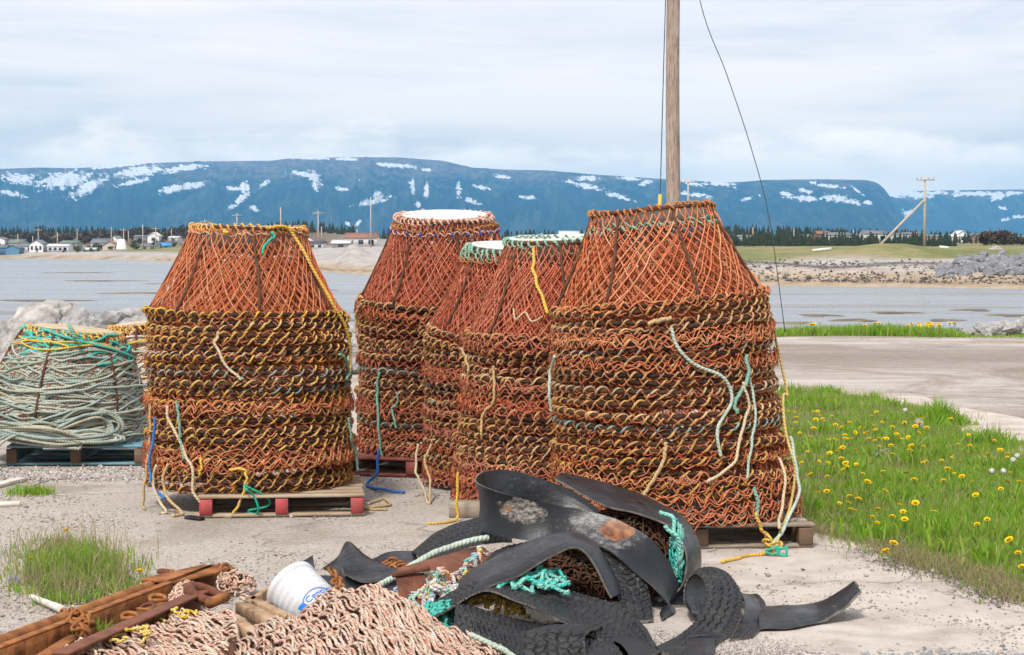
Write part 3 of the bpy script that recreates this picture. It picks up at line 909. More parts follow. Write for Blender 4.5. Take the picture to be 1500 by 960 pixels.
# far stack
rope('hanging_rope', [(556, 545), (552, 575), (554, 610), (556, 640), (560, 672)], 'rope_teal', 0.011, 'teal rope hanging down the front of the far stack', 'B', 0.05, group=GR)
rope('hanging_rope', [(581, 575), (580, 592), (576, 602), (578, 628)], 'rope_teal', 0.009, 'short teal rope right of the longer teal rope on the far stack', 'B', 0.05, group=GR)
rope('hanging_rope', [(530, 446), (523, 456), (521, 474), (521, 488)], 'rope_tan', 0.011, 'tan loop at the left shoulder of the far stack', 'B', 0.05, group=GR)
rope('hanging_rope', [(555, 660, 14.6), (552, 690, 14.5), (538, 712, 14.3), (560, 718), (592, 721)], 'rope_blue', 0.012, 'blue rope lying on the ground at the foot of the far stack', group=GR)
rope('hanging_rope', [(700, 318), (712, 325), (718, 340), (720, 352)], 'lace_pink', 0.012, 'pink rope over the right rim of the far stack', 'B', 0.02, group=GR)
rope('hanging_rope', [(612, 650, 13.75), (609, 690, 13.7), (620, 715, 13.6), (626, 738)], 'rope_cream', 0.010, 'cream rope end hanging between the far and middle stacks', group=GR)
rope('hanging_rope', [(632, 650, 13.65), (622, 675, 13.6), (630, 705, 13.5), (629, 738)], 'rope_tan', 0.010, 'tan rope hanging at the foot of the half-hidden middle stack', group=GR)
# stack behind the right one
rope('hanging_rope', [(777, 352), (781, 372), (783, 395), (790, 425), (801, 462)], 'rope_yellow', 0.012, 'yellow rope from the green-laced rim down beside the tall right stack', 'D', 0.03, group=GR)
rope('hanging_rope', [(675, 512), (682, 522), (686, 545)], 'rope_tan', 0.010, 'short tan rope at the left edge of the stack behind the right one', 'D', 0.05, group=GR)
rope('hanging_rope', [(723, 535), (724, 562), (722, 590), (708, 604), (705, 640)], 'rope_tan', 0.010, 'tan rope in two bends on the stack behind the right one', 'D', 0.05, group=GR)
rope('hanging_rope', [(752, 452), (755, 468), (763, 462), (770, 458), (779, 471), (795, 464)], 'rope_cream', 0.006, 'thin white zigzag cord on the cone behind the tall right stack', 'D', 0.02, group=GR, w=0)
rope('hanging_rope', [(672, 690, 12.4), (669, 735, 12.4), (668, 762, 12.4), (650, 766), (626, 768)], 'rope_yellow', 0.010, 'yellow rope from a grey block onto the ground behind the tyre strips', group=GR)
# right stack
rope('hanging_rope', [(985, 480), (990, 500), (1012, 530), (1050, 548), (1068, 568), (1070, 590), (1060, 612), (1052, 632), (1057, 670)], 'rope_paleteal', 0.011, 'long pale teal rope curving down the front of the tall right stack', 'R', 0.05, group=GR)
rope('hanging_rope', [(1095, 519), (1093, 548), (1090, 570), (1078, 590), (1076, 606)], 'rope_teal', 0.012, 'teal rope hanging right of the pale curve on the tall right stack', 'R', 0.05, group=GR)
rope('hanging_rope', [(1088, 560), (1096, 590), (1088, 630), (1074, 678), (1034, 708)], 'rope_cream', 0.010, 'cream rope slanting left on the right stack, below the teal rope', 'R', 0.055, group=GR)
rope('hanging_rope', [(1098, 552), (1105, 580), (1104, 630), (1099, 660), (1096, 700)], 'rope_paleteal', 0.009, 'thin pale rope hanging straight on the right stack near its right side', 'R', 0.05, group=GR)
rope('hanging_rope', [(815, 522), (804, 545), (807, 570), (806, 603)], 'rope_paleteal', 0.010, 'pale teal rope at the left edge of the tall right stack', 'R', 0.06, group=GR)
rope('hanging_rope', [(977, 648), (971, 675), (958, 702), (942, 728)], 'rope_tan', 0.012, 'tan rope slanting down the lower front of the tall right stack', 'R', 0.06, group=GR)
rope('hanging_rope', [(950, 474), (965, 470), (984, 466)], 'rope_tan', 0.014, 'short tan rope knot high on the tall right stack', 'R', 0.04, group=GR)
rope('hanging_rope', [(1128, 478, 11.9), (1140, 505, 11.85), (1152, 575, 11.85), (1146, 582, 11.8), (1152, 640, 11.7), (1165, 690, 11.6), (1158, 740, 11.5), (1142, 790, 11.2), (1138, 812, 11.1)], 'rope_paleyellow', 0.0095, 'long pale yellow rope along the outer right edge of the tall right stack', group=GR)
rope('hanging_rope', [(1157, 640, 11.7), (1166, 685, 11.6), (1170, 725, 11.5), (1150, 770, 11.3), (1130, 800, 11.15)], 'rope_paleteal', 0.011, 'pale teal rope hanging at the lower right corner of the right stack', group=GR)
rope('hanging_rope', [(1138, 660, 11.6), (1147, 690, 11.5), (1146, 740, 11.4), (1142, 775, 11.2)], 'rope_cream', 0.010, 'cream rope left of the pale teal rope at the right stack corner', group=GR)
rope('hanging_rope', [(1104, 715), (1110, 735), (1109, 758)], 'rope_teal', 0.012, 'short teal rope low on the right stack, above a yellow one', 'R', 0.05, group=GR)
rope('hanging_rope', [(1109, 752), (1118, 775), (1128, 797), (1138, 815)], 'rope_yellow', 0.011, 'yellow rope end over the front of the weathered grey pallet', 'R', 0.09, group=GR)
rope('ground_rope', [(1134, 800, 11.0), (1120, 812), (1090, 815), (1058, 823)], 'rope_yellow', 0.012, 'yellow rope lying on the concrete before the weathered grey pallet', group=GR)
knot(P(1128, 795, 11.05), 'rope_yellow', 0.035, 'yellow rope knot at the front of the weathered pallet', GR, 9)
knot(P(1138, 806, 11.0), 'rope_green', 0.025, 'green rope knot beside the yellow knot at the weathered pallet', GR, 13)
rope('ground_rope', [(540, 738), (560, 732), (572, 740), (545, 744), (532, 745), (566, 748)], 'rope_tan', 0.009, 'tan rope loop lying on the ground right of the red-ended pallet')

# ------------------------------------------------------------------ pallets


def pallet(loc, rz, L, W, mats, label, block_mat, H=0.135, rot=(0, 0)):
    """stringer pallet: front faces -Y before turning"""
    root = empty('pallet', loc, (rot[0], rot[1], rz), label, 'pallet', 'wooden pallets under the stacks')
    nb = 7
    for k in range(nb):
        mb = MB()
        y = -W / 2 + 0.045 + k * (W - 0.09) / (nb - 1)
        mb.box((random.gauss(0, 0.004), y, H - 0.009), (L + random.gauss(0, 0.008), 0.09, 0.018), None, 0, 0.003)
        mb.build('deck_board', MAT[mats], root)
    for x in (-L / 2 + 0.045, 0, L / 2 - 0.045):
        mb = MB()
        mb.box((x, 0, H / 2 - 0.003), (0.045 if mats == 'wood_blue' else 0.075, W - 0.02, H - 0.044), None, 0, 0.004)
        mb.build('stringer', MAT['wood_dark' if mats != 'wood_blue' else 'wood_blue'], root)
        mb = MB()
        mb.box((x, -W / 2 + 0.006, H / 2 - 0.003), (0.079, 0.03, H - 0.04), None, 0, 0.004)
        mb.build('stringer_end', MAT[block_mat], root)
    for k in range(3):
        mb = MB()
        y = -W / 2 + 0.05 + k * (W - 0.1) / 2
        mb.box((0, y, 0.010), (L, 0.095, 0.018), None, 0, 0.003)
        mb.build('bottom_board', MAT[mats], root)
    return root


pl = G(414, 753)
pallet((-1.475, 13.12, 0.004), 0.10, 1.02, 1.05, 'wood_pale', 'pale pallet with red painted ends under the leftmost stack', 'wood_red')
pallet((-0.58, 15.2, 0.004), -0.30, 1.1, 1.0, 'wood_darkred', 'dark red pallet under the far stack', 'wood_darkred')
pallet((1.02, 11.83, 0.004), 0.05, 1.26, 1.1, 'wood_grey', 'weathered grey pallet under the tall right stack', 'wood_dark')
pallet((-3.33, 16.05, 0.004), 0.02, 1.06, 1.05, 'wood_blue', 'faded blue pallet under the pale rope bale', 'wood_dark', 0.15)
mb = MB()
mb.box((0, 0, 0.05), (0.2, 0.14, 0.1), None, 0, 0.008)
tag(mb.build('wood_block', MAT['wood_grey'], None, False, P(682, 748, 12.62) * 1.0), 'grey wood block at the left foot of the stack behind the right one', 'block').location.z = 0
mb = MB()
mb.box((0, 0, 0.012), (0.26, 0.10, 0.024), Matrix.Rotation(-0.3, 3, 'Z'), 0, 0.004)
tag(mb.build('board', MAT['wood_pale'], None, False, G(316, 757)), 'short loose board on the ground before the red-ended pallet', 'board')
mb = MB()
mb.box((0, 0, 0.012), (0.14, 0.05, 0.022), Matrix.Rotation(-0.7, 3, 'Z'), 0, 0.004)
tag(mb.build('rubber_scrap', MAT['rub'], None, False, G(285, 762)), 'small black rubber scrap left of the loose board', 'scrap')
for (x0, y0, x1, y1, w_, lab) in ((-25, 716, 32, 702, 0.05, 'white board end at the left edge, nearer the blue pallet'), (-25, 739, 30, 738, 0.035, 'thin white board at the left edge, below the other')):
    mb = MB()
    a, b = G(x0, y0, 0.015), G(x1, y1, 0.015)
    mb.bar(a, b, w_ * 1.6, 0.028)
    tag(mb.build('white_board', MAT['drift']), lab, 'board')

# ------------------------------------------------------------------ rope bales


def bale(cx, cy, z0, rb, rt, h, nstr, mats, label, tilt=0.0, seed=1, coil=True):
    rn = np.random.default_rng(seed)
    root = empty('rope_bale', (cx, cy, z0), (0, tilt, 0), label, 'rope bale')
    m1, m2 = mats

    def layer(n, zlo, zhi, off, mat, rad, name):
        S, K = n, 26
        a0 = rn.random(S) * 2 * PI
        span = rn.uniform(0.9, 2.4, S)
        z = rn.uniform(zlo, zhi, S)
        t = np.linspace(0, 1, K)
        A = a0[:, None] + span[:, None] * t
        slope = rn.normal(0.05, 0.10, (S, 1))
        Z = z[:, None] + slope * (t - .5)[None] * 2 + rn.normal(0, 0.035, (S, 1)) * np.sin(PI * t)[None] + wob(K, 0.009, S, 4)
        Z = np.clip(Z, 0.02, h * 1.0)
        R = rb + (rt - rb) * (Z / h) ** 2.1 + off + rn.normal(0, 0.018, (S, 1)) + wob(K, 0.006, S, 4)
        mb = MB()
        mb.tubes(np.stack([R * np.cos(A), R * np.sin(A), Z], -1), rad, 6)
        mb.build(name, MAT[mat], root, True)
    layer(nstr, 0.05, h * 0.82, 0.0, m1, 0.0092, 'coiled_rope')
    layer(nstr // 2, 0.05, h * 0.9, -0.03, m1, 0.0125, 'inner_rope')
    layer(nstr // 9, h * 0.78, h * 0.97, 0.0, m2, 0.011, 'top_rope')
    # rope core so that no daylight shows through
    mb = MB()
    mb.lathe([(rb - 0.06, 0.0), (rb - 0.05, 0.2 * h), (rt + (rb - rt) * .72 - 0.05, 0.55 * h), (rt - 0.03, 0.97 * h), (rt * .6, 0.985 * h), (0.001, 0.99 * h)], 40)
    mb.build('rope_core', MAT['brown_net'], root, True)
    # loose orange net over it
    mb = MB()
    t = np.linspace(0, 1, 18)
    N = 38
    for sg in (1, -1):
        th = (np.arange(N) + rn.normal(0, .2, N))[:, None] * 2 * PI / N + sg * 1.0 * t[None] + wob(18, .02, N)
        Z = 0.1 + (h - 0.1) * t[None] + wob(18, .006, N)
        R = rb + (rt - rb) * (np.clip(Z, 0, h) / h) ** 2.1 + 0.028
        mb.tubes(np.stack([R * np.cos(th), R * np.sin(th), Z], -1), 0.0032, 4)
    mb.build('net', MAT['twine_rust'], root, True)
    for k in range(6):
        a = k * PI / 3 + 0.35
        mb = MB()
        Z = 0.25 * h + (h * 0.74) * t
        R = rb + (rt - rb) * (Z / h) ** 2.1 + 0.034
        mb.tubes(np.stack([R * math.cos(a), R * math.sin(a), Z], -1), 0.011, 6)
        mb.build('frame_bar', MAT['frame_rust'], root, True)
    mb = MB()
    A = np.arange(400) * 2 * PI / 400
    for hr, rr_, w_ in ((0.02, rt + 0.01, 44), (0.018, rt + 0.03, 38)):
        mb.tubes(on_ring(A, np.full(400, rr_), np.full(400, h - (rr_ - rt) * 1.2) + 0.005 * np.sin(4 * A), hr, -w_ * A), 0.009, 5, closed=True)
    mb.build('rim_lacing', MAT['lace_yellow'], root, True)
    mb = MB()
    mb.lathe([(rt - 0.02, h + 0.012), (rt - 0.05, h + 0.02), (0.001, h + 0.016)], 36)
    mb.build('cloth_top', MAT['wrap_pale'], root, True)
    mb = MB()
    for k in range(3):
        n = 40
        a = np.linspace(-2.6, -0.6, n) + rn.normal(0, .4)
        Z = h * 0.92 - 0.05 * np.sin(np.linspace(0, PI * 2, n)) * rn.random() - rn.random() * 0.08
        R = rb + (rt - rb) * (np.clip(Z, 0, h) / h) ** 2.1 + 0.04
        mb.tubes(np.stack([R * np.cos(a), R * np.sin(a), Z], -1), 0.008, 5)
    mb.build('yellow_cord', MAT['rope_yellow'], root, True)
    if coil:
        # slack end of the rope: long bights laid across the front and turned back at the right
        mb = MB()
        K = 40
        for k in range(34):
            u = rn.random()
            x_end = 0.46 - 0.16 * rn.random()
            zc = 0.04 + 0.17 * u
            yy = -rb + 0.02 - 0.10 * rn.random()
            lx = -0.75 * rn.random() - 0.05
            pts = [(lx, yy - 0.02, 0.03 + zc * 0.5), (-0.05 + rn.normal(0, .12), yy - 0.03 + rn.normal(0, .02), 0.03 + zc * 0.55 + rn.normal(0, .035)), (0.28, yy + 0.03, 0.04 + zc * 0.35),
                   (x_end + 0.08, yy + 0.12, zc * 0.5 + 0.06), (x_end + 0.05, yy + 0.14, zc + 0.06), (0.27 + rn.normal(0, .05), yy + 0.05, zc + 0.07 + rn.normal(0, .035)), (0.05, yy + 0.03, zc * 0.85 + rn.normal(0, .02))]
            c = catmull(pts, K)
            c[:, 2] = np.maximum(c[:, 2], 0.012)
            mb.tubes(c, 0.0115, 6)
        mb.build('slack_rope', MAT['bale_rope'], root, True)
        # bights falling over the left end of the pallet
        mb = MB()
        for k in range(9):
            x0 = -0.28 - 0.045 * k
            pts = [(x0 + 0.45, -rb - 0.02, 0.10 + 0.02 * (k % 3)), (x0 + 0.15, -rb - 0.08, 0.10), (x0 - 0.02, -rb - 0.12, 0.02), (x0 - 0.12 - 0.02 * k, -rb - 0.14, -z0 + 0.02)]
            mb.tubes(catmull(pts, 24), 0.0125, 6)
        mb.build('trailing_rope', MAT['bale_rope'], root, True)
    return root


bale(-3.52, 16.05, 0.156, 0.60, 0.345, 0.86, 900, ('bale_rope', 'bale_teal'), 'big bale of pale grey-green rope heaped on the blue pallet', 0.10, 5)
bale(-3.10, 18.2, 0.02, 0.62, 0.36, 0.97, 420, ('bale_buff', 'bale_buff'), 'buff rope bale with orange twine behind the blue pallet', -0.10, 9, False)
rope('bale_cord', [(100, 476, 15.62), (104, 484, 15.55), (110, 494, 15.5), (103, 478, 15.5)], 'rope_teal', 0.016, 'teal cord knot on the rim of the pale rope bale')

# ------------------------------------------------------------------ cut tyre strips


def smooth(e0, e1, x):
    t = np.clip((x - e0) / (e1 - e0), 0, 1)
    return t * t * (3 - 2 * t)


def strip(A, B, name, label, outer='tread', thick=0.016, camber=0.012, m=60, inner='rub', flip=False, group='strips cut from old tyres', cat='tyre strip', tp=(33.0, 22.0)):
    """a band of tyre between two edge lines (photo pixels + distance); the side towards the camera is `inner`, the other `outer`"""
    tread = 'tread' in (inner, outer)
    if tread:
        m = m * 4
    ea = catmull([P(*p) for p in A], m)
    eb = catmull([P(*p) for p in B], m)
    rg = wob(m, 0.008, 2, 14)
    ea, eb = ea + (eb - ea) * rg[0][:, None], eb + (ea - eb) * rg[1][:, None]
    nc = 45 if tread else 9
    t = np.linspace(0, 1, nc)
    V = ea[:, None] * (1 - t)[None, :, None] + eb[:, None] * t[None, :, None]
    du = np.gradient(V, axis=0)
    dv = np.gradient(V, axis=1)
    N = np.cross(du, dv)
    N /= np.maximum(np.linalg.norm(N, axis=2, keepdims=True), 1e-9)
    # smooth the normals along the path and flip the same way for the whole band
    for _ in range(3):
        N[1:-1] = (N[:-2] + N[1:-1] * 2 + N[2:]) / 4
    N /= np.maximum(np.linalg.norm(N, axis=2, keepdims=True), 1e-9)
    sgn = -1 if flip else 1
    N *= sgn
    prof = (1 - (2 * t - 1) ** 2)
    und = np.array([mnoise.noise(Vector((p[0] * 9, p[1] * 9, p[2] * 9))) for p in V.reshape(-1, 3)]).reshape(m, nc)
    V = V + N * (camber * prof[None, :, None] + 0.006 * und[..., None])
    th = thick * (0.55 + 0.45 * np.minimum(1, prof * 3))[None, :, None]
    O = V + N * th
    seg = np.linalg.norm(np.diff((ea + eb) / 2, axis=0), axis=1)
    u = np.concatenate([[0], np.cumsum(seg)])
    w = np.mean(np.linalg.norm(ea - eb, axis=1))
    if 'tread' in (inner, outer):
        uu = u[:, None] + 0.010 * np.sin((t * w)[None] * 46)
        gu = np.abs((uu * tp[0]) % 1 - 0.5)
        vv = (t * w)[None] + 0.006 * np.sin(u[:, None] * 2 * PI / 0.06)
        gv = np.abs((vv * tp[1]) % 1 - 0.5)
        depth = np.maximum(smooth(0.36, 0.47, gu) * 0.7, smooth(0.36, 0.47, gv)) * 0.011
        depth = depth * (0.6 + 0.8 * np.abs(und))
        if inner == 'tread':
            V = V + N * depth[..., None]
        if outer == 'tread':
            O = O - N * np.minimum(depth, 0.008)[..., None]
    V[..., 2] = np.maximum(V[..., 2], 0.018)
    O[..., 2] = np.maximum(O[..., 2], 0.005)
    UV = np.stack(np.broadcast_arrays(u[:, None], (t * w)[None]), -1)
    mb = MB()
    fl = sgn > 0
    mb.grid(O, 1, UV, flip=not fl)
    mb.grid(V, 0, UV, flip=fl)
    mb.grid(np.stack([V[:, 0], O[:, 0]], 1), 2, flip=not fl)
    mb.grid(np.stack([V[:, -1], O[:, -1]], 1), 2, flip=fl)
    mb.grid(np.stack([V[0], O[0]], 1), 2, flip=fl)
    mb.grid(np.stack([V[-1], O[-1]], 1), 2, flip=not fl)
    o = mb.build(name, [MAT[inner], MAT[outer], MAT['rub_edge']], None, False)
    pol = o.data.polygons
    pol.foreach_set('use_smooth', np.ones(len(pol), bool))
    e = o.modifiers.new('edges', 'EDGE_SPLIT')
    e.split_angle = math.radians(50)
    tag(o, label, cat, group)
    return o


strip([(890, 758, 10.35), (842, 722, 10.45), (790, 700, 10.45), (740, 688, 10.4), (708, 690, 10.2), (695, 702, 9.95), (706, 712, 9.8), (745, 725, 9.7), (800, 739, 9.65), (860, 749, 9.6), (910, 765, 9.55), (952, 790, 9.5), (982, 825, 9.5), (994, 858, 9.5), (988, 880, 9.6)],
      [(890, 800, 10.25), (842, 785, 10.35), (790, 775, 10.4), (742, 772, 10.3), (712, 776, 10.15), (699, 772, 9.95), (708, 780, 9.78), (752, 789, 9.66), (805, 797, 9.58), (858, 799, 9.48), (892, 806, 9.4), (932, 838, 9.35), (966, 868, 9.3), (980, 892, 9.35), (972, 910, 9.5)],
      'tyre_strip', 'widest smooth tyre strip looped on top of the heap, with a rust stain', inner='rub_stain', outer='rub', flip=False, m=110, camber=0.018)
strip([(812, 703, 9.9), (880, 740, 9.8), (940, 756, 9.75), (985, 777, 9.7), (1003, 805, 9.65), (1004, 838, 9.65), (990, 866, 9.65), (955, 882, 9.65)],
      [(835, 699, 10.2), (895, 712, 10.2), (952, 733, 10.2), (1000, 760, 10.15), (1021, 795, 10.1), (1023, 832, 10.05), (1004, 866, 10.0), (965, 886, 9.95)],
      'tyre_strip', 'dark strip arching down the right side of the heap, edge-on to the viewer', outer='rub', inner='rub', m=80)
strip([(655, 868, 9.2), (700, 832, 9.25), (750, 805, 9.3), (800, 787, 9.3), (840, 783, 9.3), (868, 798, 9.3), (888, 828, 9.3), (906, 868, 9.3)],
      [(668, 888, 8.9), (715, 862, 8.9), (760, 845, 8.95), (800, 822, 9.0), (836, 804, 9.05), (858, 812, 9.05), (876, 840, 9.05), (894, 877, 9.05)],
      'tyre_strip', 'smooth narrow tyre strip arched over the brown net', outer='rub', flip=True, m=80)
strip([(597, 905, 8.85), (650, 876, 8.95), (700, 852, 9.0), (760, 856, 9.0), (830, 868, 9.0), (890, 883, 8.95), (935, 910, 8.85), (968, 958, 8.7)],
      [(606, 921, 8.75), (660, 894, 8.7), (710, 867, 8.7), (760, 884, 8.6), (820, 910, 8.55), (860, 931, 8.5), (892, 951, 8.45), (910, 985, 8.4)],
      'tyre_strip', 'long low treaded strip running across the front of the heap', inner='tread', outer='tread', flip=True, m=90, camber=-0.03)
strip([(668, 878, 8.75), (720, 896, 8.7), (780, 911, 8.65), (850, 924, 8.6), (905, 945, 8.55), (930, 980, 8.5)],
      [(664, 925, 8.55), (718, 950, 8.45), (770, 970, 8.4), (840, 990, 8.4), (890, 1000, 8.4), (905, 1020, 8.4)],
      'tyre_strip', 'black strip with long grooves at the bottom of the heap', inner='tread', outer='tread', m=60, camber=-0.025, flip=False)
strip([(768, 975, 8.22), (767, 935, 8.25), (770, 926, 8.30), (790, 919, 8.5), (810, 914, 8.7)],
      [(858, 975, 8.22), (858, 935, 8.25), (861, 926, 8.30), (872, 919, 8.5), (884, 915, 8.7)],
      'tyre_strip', 'square-ended treaded strip standing upright at the bottom edge', inner='tread', outer='rub', m=40, camber=-0.01)
strip([(846, 785, 9.55), (870, 808, 9.42), (888, 838, 9.3), (904, 872, 9.2), (912, 915, 9.05)],
      [(900, 785, 9.62), (922, 808, 9.5), (938, 838, 9.4), (950, 872, 9.3), (957, 912, 9.15)],
      'tyre_strip', 'steep treaded strip leaning against the brown net pile', inner='tread', outer='tread', m=50, camber=-0.02)
strip([(958, 953, 8.55), (995, 930, 8.7), (1020, 905, 8.82), (1034, 876, 8.95), (1034, 852, 9.1), (1019, 837, 9.25), (1004, 852, 9.3), (1001, 880, 9.2), (1009, 900, 9.05)],
      [(1015, 980, 8.4), (1052, 946, 8.62), (1076, 920, 8.78), (1087, 890, 8.95), (1083, 860, 9.15), (1062, 836, 9.35), (1045, 845, 9.5), (1040, 876, 9.45), (1046, 900, 9.3)],
      'tyre_strip', 'treaded strip curled into a tube at the right of the heap', inner='tread', outer='rub', m=90, camber=-0.02, flip=False)
strip([(1068, 941, 8.75), (1082, 925, 8.85), (1091, 897, 9.0), (1089, 874, 9.2), (1078, 864, 9.4), (1066, 872, 9.5)],
      [(1102, 936, 8.85), (1117, 922, 8.95), (1123, 900, 9.05), (1119, 880, 9.25), (1106, 869, 9.45), (1090, 876, 9.6)],
      'tyre_strip', 'short smooth strip rolled up behind the treaded tube', inner='rub', outer='rub', m=50)
strip([(1112, 893, 9.45), (1160, 894, 9.45), (1200, 889, 9.4), (1236, 873, 9.35), (1259, 859, 9.3)],
      [(1112, 926, 8.95), (1160, 924, 8.97), (1202, 914, 9.0), (1240, 892, 9.05), (1263, 868, 9.1)],
      'tyre_strip', 'curved strip with upturned end reaching right over the concrete', inner='rub', outer='rub', m=60, camber=0.03, thick=0.02, flip=True)
strip([(1005, 975, 8.35), (1006, 940, 8.5), (1010, 931, 8.55), (1022, 926, 8.75)],
      [(1046, 972, 8.35), (1047, 938, 8.5), (1047, 930, 8.55), (1046, 925, 8.75)],
      'tyre_strip', 'short smooth flap before the treaded tube at the bottom edge', inner='rub', outer='rub', m=30, camber=-0.005)
strip([(930, 866, 9.9), (985, 868, 9.9), (1045, 868, 9.9)], [(930, 886, 9.7), (985, 890, 9.7), (1045, 888, 9.7)],
      'tyre_strip', 'dark strip lying flat behind the curled tube', inner='rub', outer='tread', m=30)
strip([(603, 812, 10.3), (640, 779, 10.45), (690, 761, 10.45), (745, 758, 10.4)],
      [(622, 826, 10.05), (658, 812, 10.0), (702, 796, 9.95), (750, 792, 9.95)],
      'tyre_strip', 'treaded strip at the back left of the heap, on the gravel', inner='tread', outer='rub', m=50, camber=-0.04, flip=False)
strip([(690, 826, 9.75), (740, 800, 9.8), (800, 786, 9.85)], [(690, 855, 9.5), (740, 834, 9.5), (800, 815, 9.5)],
      'tyre_strip', 'finely ribbed strip between the steel beam and the top loop', inner='tread', outer='rub', m=40, camber=-0.015)
strip([(404, 847, 10.0), (430, 831, 10.0), (450, 818, 10.02), (458, 813, 10.05)], [(410, 858, 9.85), (438, 852, 9.8), (456, 844, 9.8), (463, 841, 9.82)],
      'tyre_strip', 'pointed scrap of tyre behind the white bucket', inner='rub', outer='rub', m=30)
strip([(474, 834, 10.1), (494, 815, 10.1), (510, 794, 10.15), (535, 813, 10.1), (562, 829, 10.1)], [(488, 848, 9.8), (510, 851, 9.78), (525, 853, 9.76), (545, 853, 9.78), (568, 848, 9.8)],
      'tyre_strip', 'pointed concave sheet of tyre, tallest left of the heap', inner='rub', outer='rub', m=40, camber=-0.03)
strip([(502, 831, 9.72), (520, 838, 9.72), (550, 835, 9.78), (590, 829, 9.9)], [(506, 841, 9.66), (532, 851, 9.6), (560, 849, 9.62), (595, 842, 9.7)],
      'tyre_strip', 'small grey flap lying on the pointed tyre sheet', inner='rub', outer='rub', m=30)
strip([(462, 842, 9.75), (510, 847, 9.68), (560, 850, 9.68), (612, 845, 9.7)], [(470, 872, 9.5), (520, 878, 9.4), (570, 874, 9.4), (618, 866, 9.5)],
      'tyre_strip', 'flat dark strip between the bucket and the steel beam', inner='rub', outer='rub', m=40)
strip([(545, 818, 10.35), (570, 809, 10.35), (606, 807, 10.3)], [(560, 829, 10.1), (584, 829, 10.05), (618, 823, 10.05)],
      'tyre_strip', 'small strip lying behind the rusty chain', inner='rub', outer='tread', m=30)

# ------------------------------------------------------------------ tangled nets


def tangle(name, c, rad, n, mat, r, label, seed, K=26, curl=1.0, core=None, cat='fishing net', half=True, group=None, flat=1.0):
    """heap of twine: many short wandering strands in and over an ellipsoid"""
    rn = np.random.default_rng(seed)
    c = np.array(c)
    d = rn.normal(0, 1, (n, 3))
    d /= np.linalg.norm(d, axis=1, keepdims=True)
    if half:
        d[:, 2] = np.abs(d[:, 2])
    rr = rn.uniform(0.72, 1.03, (n, 1))
    tang = np.cross(d, rn.normal(0, 1, (n, 3)))
    tang /= np.linalg.norm(tang, axis=1, keepdims=True)
    bit = np.cross(d, tang)
    t = np.linspace(-1, 1, K)
    L = rn.uniform(0.25, 0.7, (n, 1))
    f1, f2 = rn.uniform(2, 5, (n, 1)), rn.uniform(2, 6, (n, 1))
    p1, p2 = rn.random((n, 1)) * 6.3, rn.random((n, 1)) * 6.3
    a = L * t[None] + 0.10 * curl * np.sin(f1 * t[None] * 2 + p1)
    b = 0.16 * curl * np.sin(f2 * t[None] * 1.6 + p2)
    e = 0.07 * curl * np.sin(f1 * t[None] * 1.3 + p2) * flat
    Q = d[:, None] * (rr[..., None] + e[..., None]) + tang[:, None] * a[..., None] + bit[:, None] * b[..., None]
    nr = np.linalg.norm(Q, axis=2, keepdims=True)
    Q = Q / np.maximum(nr, 1e-6) * np.minimum(nr, 1.12)
    Q = Q * np.array(rad) + c
    Q[..., 2] = np.maximum(Q[..., 2], 0.008)
    mb = MB()
    mb.tubes(Q, r, 4)
    mats = [MAT[mat]]
    if core:
        th = np.linspace(0, PI / 2, 8)
        prof = [(0.80 * math.cos(x) + 1e-4, 0.80 * math.sin(x)) for x in th]
        pv = np.array(prof)
        aa = np.linspace(0, 2 * PI, 25)
        V = np.stack([pv[:, 0][None] * np.cos(aa)[:, None] * rad[0], pv[:, 0][None] * np.sin(aa)[:, None] * rad[1], np.repeat(pv[:, 1][None], 25, 0) * rad[2]], -1)
        mb.grid(V + c, 1)
        mats.append(MAT[core])
    o = mb.build(name, mats, None, True)
    return tag(o, label, cat, group)


tangle('net_pile', P(822, 862, 9.75), (0.28, 0.26, 0.19), 520, 'brown_net', 0.0048, 'heap of rotten reddish brown net under the arched tyre strip', 3, core='brown_net')
tangle('net_pile', (P(925, 850, 9.95).x, 9.95, 0.0), (0.28, 0.27, 0.40), 520, 'brown_net', 0.0048, 'dark brown net heap inside the right tyre loop', 4, core='brown_net')


